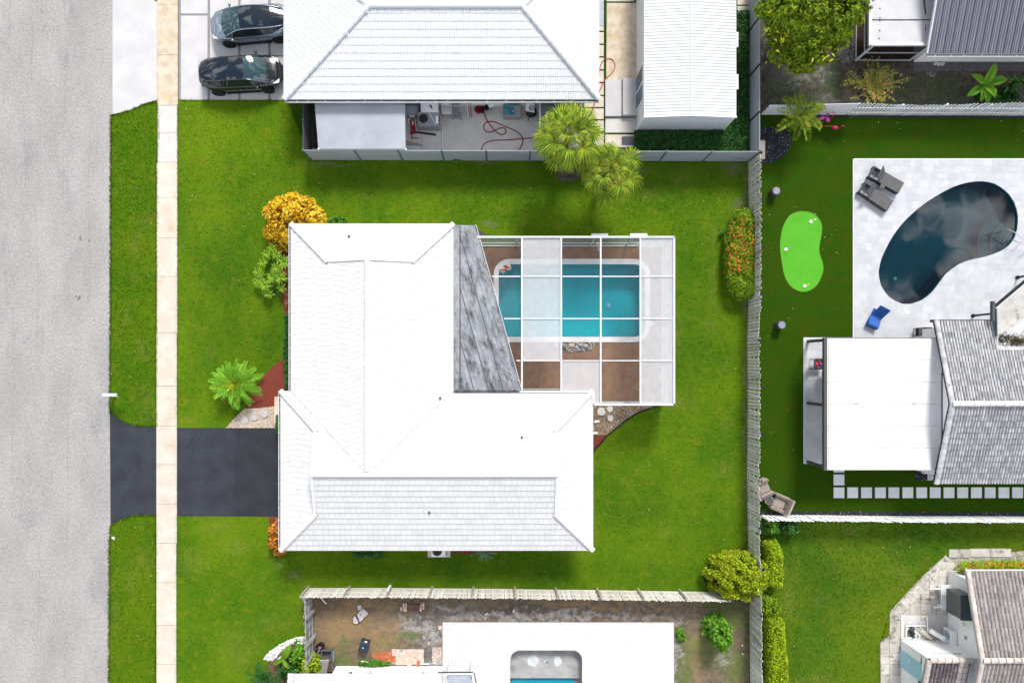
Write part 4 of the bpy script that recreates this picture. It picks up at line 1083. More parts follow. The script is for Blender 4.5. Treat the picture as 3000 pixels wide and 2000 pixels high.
for x, y, a in ((1748,1234,.2),(1742,1268,0)):
    o = place_mesh('edging_block', rk, None, P(x, y, .01), (0, 0, a)); tag(o, ('upper' if y < 1250 else 'lower')+' small white block lying on the brown pebbles by the house wall', 'block', 'white blocks on the back pebbles')

# ============================================================ the white house in the middle
HE = 2.70
k_ = .3262
hs = thing('house', 'large white L-shaped house with tiled hip roof beside the black driveway', 'house', (-4.5, -4.5, 0))
XW, XE, YN, YJ = -11.42, -2.54, 7.72, -1.40          # north wing eaves
SW, SE_, SS = -11.98, 5.07, -10.09                    # south wing eaves
xm, hw = (XW+XE)/2, (XE-XW)/2; ym, hs2 = (YJ+SS)/2, (YJ-SS)/2
RZN, RZS = HE+hw*k_, HE+hs2*k_
e1 = 2.18; e2 = 2.13
wi = .55
MB().prism([(XW+wi,YN-wi),(XW+wi,YJ-wi),(SW+wi,YJ-wi),(SW+wi,SS+wi),(SE_-wi,SS+wi),(SE_-wi,YJ-wi),(XE-wi,YJ-wi),(XE-wi,YN-wi)], -.02, HE-.16).build('wall', M['stucco'], hs)
OUT = [(XW,YN),(XW,YJ),(SW,YJ),(SW,SS),(SE_,SS),(SE_,YJ),(XE,YJ),(XE,YN)]
V3 = lambda x, y, z: Vector((x, y, z))
zW = lambda x: HE+(x-XW)*k_
roof_n = [ # (polygon, eave direction)
    ([V3(XW,YJ,HE),V3(XW,YN-e1,HE),V3(xm,YN-e1,RZN),V3(xm,ym,RZN)], (0,1,0)),
    ([V3(XW,YN-e1,HE),V3(XW,YN,HE),V3(XW+e1,YN-e1,HE+e1*k_)], (0,1,0)),
    ([V3(XE,YJ,HE),V3(XE,YN-e1,HE),V3(xm,YN-e1,RZN),V3(xm,ym,RZN)], (0,1,0)),
    ([V3(XE,YN-e1,HE),V3(XE,YN,HE),V3(XE-e1,YN-e1,HE+e1*k_)], (0,1,0)),
    ([V3(XW,YN,HE),V3(XE,YN,HE),V3(XE-e1,YN-e1,HE+e1*k_),V3(XW+e1,YN-e1,HE+e1*k_)], (1,0,0)),
]
yv_ = YJ-(SW+e2-XW)*(hs2/hw)
roof_s = [
    # north slope west of the valley, gablet part and hip part
    ([V3(SW,YJ,HE),V3(XW,YJ,HE),V3(SW+e2,yv_,HE+(YJ-yv_)*k_),V3(SW+e2,YJ-e2,HE+e2*k_)], (1,0,0)),
    ([V3(SW+e2,yv_,HE+(YJ-yv_)*k_),V3(xm,ym,RZS),V3(SW+e2,ym,RZS)], (1,0,0)),
    ([V3(XE,YJ,HE),V3(SE_-e2,YJ,HE),V3(SE_-e2,ym,RZS),V3(xm,ym,RZS)], (1,0,0)),
    ([V3(SE_-e2,YJ,HE),V3(SE_,YJ,HE),V3(SE_-e2,YJ-e2,HE+e2*k_)], (1,0,0)),
    ([V3(SW+e2,SS,HE),V3(SE_-e2,SS,HE),V3(SE_-e2,ym,RZS),V3(SW+e2,ym,RZS)], (1,0,0)),
    ([V3(SW,SS,HE),V3(SW+e2,SS,HE),V3(SW+e2,SS+e2,HE+e2*k_)], (1,0,0)),
    ([V3(SE_-e2,SS,HE),V3(SE_,SS,HE),V3(SE_-e2,SS+e2,HE+e2*k_)], (1,0,0)),
    ([V3(SW,SS,HE),V3(SW,YJ,HE),V3(SW+e2,YJ-e2,HE+e2*k_),V3(SW+e2,SS+e2,HE+e2*k_)], (0,1,0)),
    ([V3(SE_,SS,HE),V3(SE_,YJ,HE),V3(SE_-e2,YJ-e2,HE+e2*k_),V3(SE_-e2,SS+e2,HE+e2*k_)], (0,1,0)),
]
mb = MB()
for pl, ev in roof_n + roof_s:
    pl = list(pl); a = area2([(p.x, p.y) for p in pl])
    mb.poly(pl if a > 0 else pl[::-1])
# gablets, fascia, soffit
zg, zh = HE+e1*k_, HE+e2*k_
mb.poly([V3(XW+e1,YN-e1-.004,zg),V3(XE-e1,YN-e1-.004,zg),V3(xm,YN-e1-.004,RZN)])
for x, s in ((SW+e2+.004,1),(SE_-e2-.004,-1)):
    mb.poly([V3(x,YJ-e2,zh),V3(x,SS+e2,zh),V3(x,ym,RZS)])
for i in range(8):
    (x0,y0),(x1,y1) = OUT[i], OUT[(i+1)%8]
    mb.add([(x0,y0,HE-.17),(x1,y1,HE-.17),(x1,y1,HE),(x0,y0,HE)], [(0,1,2,3)])
mb.add([(x,y,HE-.17) for x,y in OUT], [tuple(range(8))])
rf = mb.build('roof', M['roof_deck'], hs)
tw, tcse = .30, .332
tme = flat_mesh('roof_tile', tw, tcse, M['roof_white'])
full, cut = [], MB()
for pl, ev in roof_n+roof_s:
    f, c = tile_slope(rf, pl, ev, tw, tcse, 'flat', None, 0, jit=1)
    full += f; cut.v, cut.f = cut.add(c.v, c.f).v, cut.f
lay_tiles(rf, full, cut, tme, M['roof_white'], 300, (-3, -8))
cap = cap_mesh('ridge_tile', .40, .14, M['ridge_white'])
caps(rf, cap, V3(xm,YN-e1+.05,RZN), V3(xm,ym+.2,RZN), .40)
caps(rf, cap, V3(SW+e2-.05,ym,RZS), V3(SE_-e2+.05,ym,RZS), .40)
for a, b in (((XW,YN,HE),(XW+e1,YN-e1,zg)),((XE,YN,HE),(XE-e1,YN-e1,zg)),((SW,YJ,HE),(SW+e2,YJ-e2,zh)),((SW,SS,HE),(SW+e2,SS+e2,zh)),((SE_,SS,HE),(SE_-e2,SS+e2,zh)),((SE_,YJ,HE),(SE_-e2,YJ-e2,zh))):
    caps(rf, cap, a, b, .40)
for a, b in (((XW+e1,YN-e1,zg),(xm,YN-e1,RZN)),((XE-e1,YN-e1,zg),(xm,YN-e1,RZN))):
    MB().beam(V3(*a)+V3(0,.06,.05), V3(*b)+V3(0,.06,.05), .16, .07).build('barge_board', M['ridge_white'], rf)
for x, s in ((SW+e2,-1),(SE_-e2,1)):
    for y in (YJ-e2, SS+e2):
        MB().beam(V3(x+s*.06,y,zh+.05), V3(x+s*.06,ym,RZS+.05), .16, .07).build('barge_board', M['ridge_white'], rf)
# valleys: thin open metal channels
for x in (XW, XE):
    MB().beam(V3(x,YJ,HE+.05), V3(xm+(.25 if x > xm else -.25),ym+.25,RZS-.035), .045, .03).build('valley_flashing', M['valley'], rf)
vp = MB().lathe((0,0,-.05), [(.045,0),(.045,.13),(.06,.14),(.06,.16),(.038,.16),(.038,.06)], 10).mesh('vent_pipe', M['black_metal'])
for x, y, h in ((1021,691,3.1),(1289,1166,3.0),(1529,1281,3.5),(1257,1502,3.4)):
    q = P(x, y, h)
    # sit on the slope
    if y < 700: h = HE+(YN-q.y)*k_
    elif y < 1200: h = HE+(XE-q.x)*k_
    elif y < 1400: h = HE+(YJ-q.y)*k_
    else: h = HE+(q.y-SS)*k_
    q = P(x, y, h+.2); q.z = h+.02
    place_mesh('vent_pipe', vp, rf, q)
gutter(hs, (XW,YJ+.05,HE-.02), (XW,YN,HE-.02), (-1,0,0), M['white_metal'], M['shaded_litter'], .12, .10, 14)
gutter(hs, (SW,SS,HE-.02), (SW,YJ,HE-.02), (-1,0,0), M['white_metal'], M['shaded_litter'], .12, .10, 13)
gutter(hs, (XE+3.05,YJ,HE-.02), (SE_,YJ,HE-.02), (0,1,0), M['white_metal'], M['shaded_litter'], .11, .10, 5)

# lean-to roof of old sheet metal, between house and pool
lt = thing('lean_to_roof', 'mildewed grey sheet metal roof wedge between white house and pool enclosure', 'roof', (-1.8, 3, 0))
LH = 2.80
lp = [P(1329.5,659,LH), P(1388,660,LH), P(1523,1143,LH), P(1523,1150,LH), P(1329.5,1150,LH)]
mb = MB().slab([Vector((p.x,p.y,LH)) for p in lp[::-1]], .09)
lr = mb.build('roof_sheet', M['pan_roof'], lt)
d = (P(1523,1143,LH)-P(1388,660,LH)); d.normalize(); LHv = Vector((0,0,LH))
def cut_line(x_top, y_top):
    "seam parallel to the slanted edge, clipped to the wedge"
    a = P(x_top, y_top, LH); t = (a.y - P(0,1141,LH).y)/-d.y; b = a + d*t
    return a, b
xv = P(1348,0,LH).x
for i in range(11):
    # start along the vertical seam x=1348 or along the top edge
    s = -1.0 + i*1.0
    if s < 0: a = P(1348+(-s)*26, 662, LH)
    else: a = Vector((xv, P(0,690+s*51,LH).y, LH))
    t = (a.y-P(0,1141,LH).y)/-d.y; b = a+d*t
    lim = P(1519,1141,LH).x
    if b.x > lim: continue
    dk = i % 3 == 1
    MB().beam(a+V3(0,0,.012), b+V3(0,0,.012), .05 if not dk else .035, .035).build('seam' if dk else 'rib', M['dark_seam'] if dk else M['pan_roof'], lr)
for off in (7, 14, 21, 28):
    a, b = P(1388-off*1.9,664,LH), P(1521-off*1.9,1139,LH)
    if a.x < xv: 
        tt = (xv-a.x)/d.x; a = a+d*tt
    if off != 7: MB().beam(a+V3(0,0,.014), b+V3(0,0,.014), .045, .035).build('rib', M['pan_roof'], lr)
MB().beam(V3(xv,P(0,662,LH).y,LH+.014), V3(xv,P(0,1139,LH).y,LH+.014), .05, .04).build('seam', M['dark_seam'], lr)
MB().beam(P(1331,1145,LH+.03), P(1520,1145,LH+.03), .09, .05).build('seam', M['dark_seam'], lr)
ob = V3(-d.y, d.x, 0)
gutter(lt, P(1388,661,LH+.0), P(1521,1140,LH+.0), (-d.y, d.x, 0) if -d.y > 0 else (d.y,-d.x,0), M['white_metal'], M['pan_roof'], .13, .09, 6)
for x, y in ((1385,668),(1420,800),(1470,960),(1512,1130)):
    q = P(x,y,LH); MB().box((q.x-.15,q.y-.05,LH/2-.05),(.09,.09,LH-.1)).build('post', M['white_metal'], lt)
nail = MB().ball((0,0,0),(.035,.035,.02),8,4).mesh('bolt_cap', M['dark_seam'])
for x, y in ((1366,688),(1444,900),(1464,968),(1478,1031),(1488,1063),(1497,1099),(1427,852),(1483,1045),(1493,1080),(1500,1112)):
    place_mesh('bolt_cap', nail, lr, P(x,y,LH+.02))

# ============================================================ pool deck, pool and screen enclosure
sheet('pool_deck', DECK, .03, M['aggregate'], [COPING])
mb = MB().prism(DECK, -.02, .0295); mb.f = mb.f[2:]; mb.build('deck_edge', M['concrete_white'])['kind'] = 'structure'
pool = thing('swimming_pool', 'rectangular turquoise swimming pool with white rim under the screen enclosure', 'swimming pool', (4.1, 4.1, 0))
def basin(parent, outl, z0, depth, m, name='basin', floor=True):
    n = len(outl); mb = MB(); a = area2(outl); o = outl if a > 0 else outl[::-1]
    vs = [(x,y,z0) for x,y in o]+[(x,y,z0-depth) for x,y in o]
    mb.add(vs, [(i, n+i, n+(i+1)%n, (i+1)%n) for i in range(n)]+([tuple(range(n,2*n))] if floor else []))
    return mb.build(name, m, parent)
basin(pool, POOL, .06, 1.5, M['pool_teal'])
# rim as a ring
n = len(POOL); vs = [(x,y,.065) for x,y in POOL]+[(x,y,.065) for x,y in COPING]+[(x,y,-.04) for x,y in POOL]+[(x,y,-.04) for x,y in COPING]
MB().add(vs, [(i,n+i,n+(i+1)%n,(i+1)%n) for i in range(n)]+[(n+i,3*n+i,3*n+(i+1)%n,n+(i+1)%n) for i in range(n)]+[(2*n+i,i,(i+1)%n,2*n+(i+1)%n) for i in range(n)]).build('coping', M['coping'], pool)
q = P(1783.6,893,-1.42); MB().lathe((q.x*1.0,q.y,-1.445), [(.13,0),(.13,.03),(.10,.035),(.10,.02),(.03,.02)], 12).build('drain', M['coping'], pool)
sheet('water', POOL, -.06, M['water_clear'])
def beach_ball(px, py, r, label):
    c = P(px, py, .12); t = thing('beach_ball', label, 'beach ball', (c.x,c.y,-.06), random.random()*6, 'beach balls in the pool')
    cols = ['white_vinyl','red_vinyl','white_vinyl','yellow','white_vinyl','blue_vinyl']
    tilt = Matrix.Rotation(.9, 4, 'X')
    for k in range(6):
        mb = MB(); rows = 8; seg = 4; vs = []; fs = []
        for i in range(rows+1):
            th = PI*i/rows
            for j in range(seg+1):
                ph = 2*PI*(k+j/seg)/6; vs.append((r*math.sin(th)*math.cos(ph), r*math.sin(th)*math.sin(ph), r*math.cos(th)))
        for i in range(rows):
            for j in range(seg): a = i*(seg+1)+j; fs.append((a, a+seg+1, a+seg+2, a+1))
        mb.add(vs, fs, Matrix.Translation((0,0,r*.85)) @ tilt); mb.build('gore', M[cols[k]], t, local=True, smooth=True)
beach_ball(1472.5, 791.5, .19, 'striped beach ball nearest the pool rim corner')
beach_ball(1489, 783.5, .185, 'striped beach ball touching the pool rim beside another ball')
RB = pxs(curve([(1606,1003),(1609,1016),(1622,1026),(1650,1029),(1700,1030),(1728,1026),(1740,1014),(1742,1003)],4))
sheet('rock_bed', RB, .036, M['soil'])
rocks = MB()
pebbles('rocks', 'grey river rocks in the bed on the lower pool rim', RB, M['grey_rock'], 160, .11, .05)
for x, y, r, mm in ((1674,1012,.2,'tan'),(1700,1010,.14,'g'),(1716,1013,.16,'g'),(1690,1018,.13,'g'),(1630,1012,.15,'g')):
    c = P(x,y,.09); mb = MB().ball((c.x,c.y,c.z),(r,r*.7,.1),9,6); mb.v = [(a+random.uniform(-.02,.02),b+random.uniform(-.02,.02),z+random.uniform(-.015,.015)) for a,b,z in mb.v]
    tag(mb.build('boulder', mat('boulder_tan',(.42,.33,.26),(.5,.4,.33),.9,6) if mm=='tan' else M['stone_disc']), 'tan boulder in the grey rocks by the pool' if mm=='tan' else {1700:'grey boulder just right of the tan boulder by the pool',1716:'grey boulder farthest right in the rock bed by the pool',1690:'grey boulder below the tan boulder in the rock bed',1630:'grey boulder farthest left in the rock bed by the pool'}[x], 'rock', None if mm == 'tan' else 'grey boulders by the pool')
c = P(1907,947,.05); tag(MB().lathe((c.x,c.y,.03),[(.13,0),(.13,.02),(.115,.03)],18).build('skimmer_lid', M['white_paint']), 'round white skimmer lid on the deck beside the pool', 'lid')

EH = 2.75
en = thing('screen_enclosure', 'white framed pool screen enclosure with clear and whitish screen panels', 'screen enclosure', (4, 4, 0))
ex = [1529,1644,1759.5,1875.5,1973.5]; ey = [695,809.7,933,1056]
def E(x, y, h=EH): return P(x, y, h)
sl_ = lambda y: 1398+(y-690)*(1531-1398)/(1143-690)    # slanted west edge
def ebeam(a, b, wd=.11, ht=.13, name='beam'): return MB().beam(a, b, wd, ht).build(name, M['white_metal'], en)
for x in ex[:4]: 
    yb = 1143 if x < 1700 else 1183
    ebeam(E(x,696), E(x,yb), .085, .15)
xE = 1974.5
for i, y in enumerate(ey[1:]):
    xs_ = [sl_(y)+4]+ex[:4]+[xE]
    for a, b in zip(xs_[:-1], xs_[1:]): ebeam(E(a+3.6,y), E(b-3.6,y), .06, .07, 'purlin')
ebeam(E(1398,694.5), E(xE+2,694.5), .10, .14, 'eave_beam'); ebeam(E(xE,694), E(xE,1187), .10, .14, 'eave_beam')
ebeam(E(1738,1184.5), E(xE+2,1184.5), .10, .14, 'eave_beam'); ebeam(E(1524,1146), E(1738,1146), .11, .14, 'eave_beam'); ebeam(E(1738,1144), E(1738,1187), .11, .14, 'eave_beam')
# roof screens
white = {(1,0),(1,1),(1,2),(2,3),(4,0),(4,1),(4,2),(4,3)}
rows = [695,809.7,933,1056,None]
for ci in range(5):
    for ri in range(4):
        y0 = rows[ri]; y1 = rows[ri+1] or (1145 if ci < 2 else 1184)
        if ci == 0: q = [(sl_(y0)+4,y0),(ex[0],y0),(ex[0],y1),(sl_(y1)+4,y1)]
        else: q = [(ex[ci-1],y0),(ex[ci] if ci < 4 else xE,y0),(ex[ci] if ci < 4 else xE,y1),(ex[ci-1],y1)]
        if ci == 2 and ri == 3: q = [(1644,1056),(1759.5,1056),(1759.5,1184),(1738,1184),(1738,1145),(1644,1145)]
        q = q[::-1]
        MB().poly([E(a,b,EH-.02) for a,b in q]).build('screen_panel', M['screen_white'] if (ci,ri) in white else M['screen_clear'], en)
# north and east walls
a, b = E(1403,694.5), E(xE,694.5); n0 = len([0])
def wall(a, b, nseg, mats):
    a, b = Vector(a), Vector(b)
    d = (b-a)/nseg
    for i in range(nseg):
        p, q = a+d*i, a+d*(i+1)
        for z0, z1 in ((.12,.95),(1.0,EH-.1)):
            MB().poly([V3(p.x,p.y,z0),V3(q.x,q.y,z0),V3(q.x,q.y,z1),V3(p.x,p.y,z1)]).build('screen_panel', mats[i % len(mats)], en)
        MB().box((p.x,p.y,(EH-.1)/2),(.08,.08,EH-.1)).build('post', M['white_metal'], en)
        for z in (.06, .97): MB().beam(V3(p.x,p.y,z), V3(q.x,q.y,z), .06, .07).build('rail', M['white_metal'], en)
    MB().box((b.x,b.y,(EH-.1)/2),(.08,.08,EH-.1)).build('post', M['white_metal'], en)
wall(V3(a.x,a.y,0), V3(b.x,a.y,0), 5, [M['screen_wall']])
e_, f_ = E(xE,697), E(xE,1184); wall(V3(e_.x,e_.y-.02,0), V3(e_.x,f_.y,0), 4, [M['screen_white']])
g_ = E(1738,1184.5); wall(V3(g_.x+.1,g_.y,0), V3(e_.x-.05,g_.y,0), 2, [M['screen_clear']])
for x in (1744, 1862):   # knee braces at the north wall
    q = E(x+12,700); ebeam(V3(q.x,q.y-.05,EH-.75), V3(q.x,q.y-.62,EH-.12), .06, .06, 'brace')
mb = MB()
for x0, x1 in ((1735,1785),(1850,1901)):
    q0, q1 = P(x0,690,.5), P(x1,694,.5)
    tag(MB().bbox(((q0.x+q1.x)/2, q0.y+.05, 0), (q1.x-q0.x,.3,.1), .02).build('door_step', M['white_paint']), 'flat white step outside the enclosure ' + ('near its middle' if x0 < 1800 else 'near its upper right corner'), 'step', 'white steps along the enclosure')
# pebble-free soil pocket beside the enclosure corner
sheet('soil_patch', pxs([(1394,672),(1412,678),(1435,692),(1400,700)]), .008, M['soil'])
# ============================================================ neighbour to the north: house, yard, cars
nh = thing('house', 'white house with corrugated white tile hip roof at the top edge', 'house', (-3.2, 19, 0))
HN = 2.70
nW, nE, nS, nN = -11.77, 5.40, 14.53, 23.30; yr = 18.90
rW, rE, RZ = nW+4.9, nE-4.24, HN+1.43
nroof = [([V3(nW,nS,HN),V3(nE,nS,HN),V3(rE,yr,RZ),V3(rW,yr,RZ)],(1,0,0)),
         ([V3(nW,nN,HN),V3(nW,nS,HN),V3(rW,yr,RZ)],(0,1,0)),
         ([V3(nE,nS,HN),V3(nE,nN,HN),V3(rE,yr,RZ)],(0,1,0)),
         ([V3(nE,nN,HN),V3(nW,nN,HN),V3(rW,yr,RZ),V3(rE,yr,RZ)],(1,0,0))]
mb = MB()
for pl, ev in nroof: mb.poly([p-V3(0,0,.01) for p in pl])
o4 = [(nW,nS),(nE,nS),(nE,nN),(nW,nN)]
for i in range(4):
    (x0,y0),(x1,y1) = o4[i], o4[(i+1)%4]; mb.add([(x0,y0,HN-.17),(x1,y1,HN-.17),(x1,y1,HN-.01),(x0,y0,HN-.01)],[(0,1,2,3)])
mb.add([(x,y,HN-.17) for x,y in o4],[(3,2,1,0)])
nrf = mb.build('roof', M['roof_white_blue'], nh)
MB().prism([(nW+.6,nS+.62),(nE-.6,nS+.62),(nE-.6,nN-.6),(nW+.6,nN-.6)], -.02, HN-.17).build('wall', M['wall_white'], nh)
bme = barrel_mesh('roof_tile', .252, .385, M['roof_white_blue'], bumps=2, hgt=.022, seg=5, step=.024)
full, cut = [], MB()
for pl, ev in nroof:
    f, c = tile_slope(nrf, pl, ev, .252, .385, 'barrel', None, 0, off=0); full += f
lay_tiles(nrf, full, cut, bme, M['roof_white_blue'], 300, (-3, 14.5))
cap2 = cap_mesh('ridge_tile', .40, .15, M['roof_white_blue'])
for a, b in (((nW,nS,HN+.02),(rW,yr,RZ)),((nE,nS,HN+.02),(rE,yr,RZ)),((nW,nN,HN+.02),(rW,yr,RZ)),((nE,nN,HN+.02),(rE,yr,RZ)),((rW,yr,RZ),(rE,yr,RZ))):
    caps(nrf, cap2, a, b, .40, lift=.02)
gutter(nh, (nW,nS,HN-.03), (nE,nS,HN-.03), (0,-1,0), M['white_metal'], M['shaded_litter'], .15, .12, 18)
gutter(nh, (nW,nS,HN-.03), (nW,nN,HN-.03), (-1,0,0), M['white_metal'], M['roof_white'], .05, .10, 2)
# east side: grey door awning and dark shutter under the eave
c = P(1767,52,1.9); MB().slab([V3(nE-.5,15.9+3.0,2.15),V3(nE+.38,15.9+3.0,1.95),V3(nE+.38,15.9+4.4,1.95),V3(nE-.5,15.9+4.4,2.15)],.05).build('awning', M['canopy_grey'], nh)

# yard surfaces
cy = sheet('concrete_yard', pxs([(900,300),(1705,296),(1705,470),(914,468)]), .015, M['concrete_yard'])
for a, b in (((1235,385),(1235,470)),((1294,370),(1294,470)),((1577,400),(1577,470)),((1424,300),(1424,360))):
    MB().beam(P(*a,.0155), P(*b,.0155), .018, .004).build('joint', M['gravel_joint'], cy)
gp = thing('garden_path', 'tan concrete slabs with green turf joints between white house and shed', 'path', P(1790, 200)); gp['kind'] = 'structure'
del gp['category'], gp['label']
for q, m_ in (([(1777.5,10),(1870,10),(1870,236),(1776,236)],'concrete_tan'),([(1774,346),(1864,346),(1864,389),(1773,389)],'concrete_yard'),([(1773,395),(1857,395),(1857,432),(1773,432)],'slab_tan'),
              ([(1777,-60),(1858,-60),(1858,5),(1777,5)],'slab_tan'),([(2160,-60),(2192,-60),(2192,15),(2160,15)],'slab_tan'),([(2160,19),(2192,19),(2192,52),(2160,52)],'slab_tan')):
    MB().prism(pxs(q), -.02, .025).build('slab', M[m_], gp)
yy = [-28,5,42,79,93.5,131,168,206,243,281,316,352,390]
yy = [-20,18,55.5,93.5,131,168,206,243,281,316.5,352,388,432]
for a, b in zip(yy[:-1], yy[1:]):
    MB().prism(pxs([(1712,a+2.3),(1768.5,a+2.3),(1768.5,b-2.3),(1712,b-2.3)]), -.02, .025).build('slab', M['slab_tan'], gp)
st = thing('concrete_steps', 'grey concrete double step at the shed door', 'steps', P(1820,290))
MB().bbox((P(1796,290).x,P(0,290.5).y,0),(.95,2.12,.16),.015).build('lower_step', M['concrete_slab'], st)
q0, q1 = P(1822,235.5), P(1870,343); MB().bbox(((q0.x+q1.x)/2,(q0.y+q1.y)/2,0),(q1.x-q0.x,q0.y-q1.y,.32),.015).build('upper_step', M['concrete_slab'], st)
mt_ = MB().bbox((P(1841,413).x,P(0,413).y,.025),(.80,.5,.025),.008); tag(mt_.build('doormat', M['dark_roof']), 'dark grey mat on the tan slab by the grey fence', 'mat')

# ---- cars
def car(name, label, x, y, rz, paint, glassroof, seed=0):
    L = 4.75; t = thing(name, label, 'car', (x, y, .02), rz)
    X = [-2.36,-2.30,-2.12,-1.8,-1.4,-.9,-.4,.1,.6,1.0,1.4,1.75,2.05,2.25,2.34,2.38]
    Wd = [.26,.50,.74,.875,.925,.94,.94,.94,.94,.935,.915,.87,.785,.63,.46,.24]
    BZ = [.78,.90,.965,.985,.98,.965,.95,.935,.92,.905,.88,.845,.79,.71,.62,.56]      # shoulder
    TZ = [.82,.98,1.05,1.07,1.06,1.04,1.03,1.02,1.00,.985,.955,.905,.84,.745,.64,.57]   # deck / bonnet height
    LZ = [.42,.34,.27,.23,.2,.19,.19,.19,.19,.19,.2,.22,.25,.3,.36,.4]
    vs, fs = [], []
    prof = lambda i: [(0,LZ[i]),(Wd[i]*.86,LZ[i]),(Wd[i]*.97,LZ[i]+.12),(Wd[i],.52*BZ[i]+.12),(Wd[i]*.985,BZ[i]-.10),(Wd[i]*.93,BZ[i]),(Wd[i]*.80,TZ[i]-.02),(Wd[i]*.45,TZ[i]+.012),(0,TZ[i]+.025)]
    k = 9
    for i in range(len(X)):
        pr = prof(i)
        for (yy_, zz) in pr: vs.append((X[i], yy_, zz))
        for (yy_, zz) in pr: vs.append((X[i], -yy_, zz))
    n = len(X)
    for i in range(n-1):
        for j in range(k-1):
            a = i*2*k+j; b = (i+1)*2*k+j
            fs.append((a, b, b+1, a+1)); fs.append((a+k, a+k+1, b+k+1, b+k))
    for e, rev in ((0, False), (n-1, True)):
        f = [e*2*k+j for j in range(k)]+[e*2*k+k+j for j in range(k-2, 0, -1)]
        fs.append(tuple(f if not rev else reversed(f)))
    MB().add(vs, fs).build('body', paint, t, local=True, smooth=True)
    # cabin
    GX = [-2.10,-1.75,-1.30,-.85,-.40,.05,.35,.62,.90,1.20,1.42]
    RZ_ = [1.07,1.18,1.29,1.375,1.425,1.44,1.425,1.375,1.26,1.10,.985]
    RW = [.40,.53,.605,.64,.655,.66,.655,.66,.69,.72,.74]
    BW = [.58,.73,.83,.865,.875,.875,.875,.872,.865,.84,.80]
    gb = lambda i: 1.0 if i not in (0, 10) else .99
    def strip(i0, i1, name_, m_, inner=0.0):
        v, f = [], []
        for i in range(i0, i1+1):
            w2 = RW[i]
            bw = (-.16,-.12,-.07,-.03,0,.03,.09,.12,.15,.17,.18)[i]
            v += [(GX[i],w2,RZ_[i]-.035),(GX[i]+bw*.62,w2*.6,RZ_[i]-.004),(GX[i]+bw,0,RZ_[i]+.006),(GX[i]+bw*.62,-w2*.6,RZ_[i]-.004),(GX[i],-w2,RZ_[i]-.035)]
        for i in range(i1-i0):
            for j in range(4): f.append((i*5+j, i*5+j+1, (i+1)*5+j+1, (i+1)*5+j))
        MB().add(v, f).build(name_, m_, t, local=True, smooth=True)
    strip(0, 2, 'rear_window', glassroof); strip(2, 6, 'roof', glassroof); strip(6, 10, 'windscreen', M['glass_screen'])
    for s in (1, -1):
        v, f = [], []
        for i in range(11):
            v += [(GX[i], s*BW[i], min(.985, RZ_[i]-.05)), (GX[i], s*(RW[i]+.006), RZ_[i]-.04)]
        for i in range(10): f.append((2*i, 2*i+2, 2*i+3, 2*i+1) if s > 0 else (2*i, 2*i+1, 2*i+3, 2*i+2))
        MB().add(v, f).build('side_window', M['glass_dark'], t, local=True, smooth=True)
        MB().tube([(GX[i], s*(RW[i]+.012), RZ_[i]-.028) for i in range(11)], .034, 6).build('roof_rail', paint, t, local=True, smooth=True)
        MB().tube([(GX[i], s*(BW[i]+.004), min(.985, RZ_[i]-.05)+.003) for i in range(11)], .018, 5).build('window_trim', M['black_metal'], t, local=True)
        # mirror
        mr = MB().ball((1.02, s*1.02, 1.0), (.085,.11,.07), 8, 5); mr.tube([(1.05,s*.88,.96),(1.03,s*.98,.98)], .025, 5)
        mr.build('wing_mirror', paint, t, local=True, smooth=True)
        MB().add([(2.02,s*.62,.775),(2.24,s*.44,.705),(2.20,s*.70,.715),(1.86,s*.80,.84)],[(0,1,2,3) if s > 0 else (3,2,1,0)], Matrix.Translation((0,0,.05))).build('headlight', M['lamp_clear'], t, local=True)
        MB().add([(-2.20,s*.80,.90),(-2.31,s*.45,.90),(-2.34,s*.45,.80),(-2.24,s*.80,.80)],[(0,1,2,3) if s < 0 else (3,2,1,0)], Matrix.Translation((-.03,s*.02,.02))).build('tail_light', M['lamp_red'], t, local=True)
        for xd in (.15, -.75):
            MB().box((xd, s*.955, .80), (.18,.02,.03)).build('door_handle', paint, t, local=True)
        MB().beam((.62, s*.948, .35), (.62, s*.948, .85), .008, .012).build('door_seam', M['black_metal'], t, local=True)
        MB().beam((-.36, s*.948, .35), (-.36, s*.948, .87), .008, .012).build('door_seam', M['black_metal'], t, local=True)
        MB().beam((-1.0, s*.90, .20), (1.0, s*.90, .20), .06, .12).build('sill', M['black_metal'], t, local=True)
        for xw in (1.43, -1.44):
            T = Matrix.Translation((xw, s*.86, .34)) @ Matrix.Rotation(PI/2*s, 4, 'X')
            wh = MB().lathe((0,0,0), [(.22,-.13),(.33,-.13),(.345,-.10),(.345,.08),(.33,.115),(.22,.115)], 24, T).build('wheel', M['rubber'], t, local=True, smooth=False)
            rm = MB().lathe((0,0,-.02), [(.235,.06),(.235,.12),(.20,.125),(.19,.06),(.05,.07),(.05,.13)], 20, T)
            for q in range(5):
                a = 2*PI*q/5; rm.add(*[MB().beam((.04*math.cos(a),.04*math.sin(a),.10),(.21*math.cos(a),.21*math.sin(a),.11),.05,.03).__dict__[z] for z in ('v','f')], T)
            rm.build('rim', M['rim_grey'], wh, local=True)
            # dark arch round the wheel
            MB().tube([(xw+.385*math.cos(a), s*.925, .34+.385*math.sin(a)) for a in [PI*j/10 for j in range(11)]], .028, 5).build('wheel_arch', M['black_metal'], t, local=True)
    MB().box((2.345,0,.42),(.05,.9,.16)).build('bumper_grille', M['black_metal'], t, local=True)
    MB().box((-2.335,0,.42),(.05,1.1,.2)).build('rear_valance', M['black_metal'], t, local=True)
    MB().beam((1.30,-.55,1.055),(1.05,.10,1.215),.015,.015).build('wiper', M['black_metal'], t, local=True)
    return t
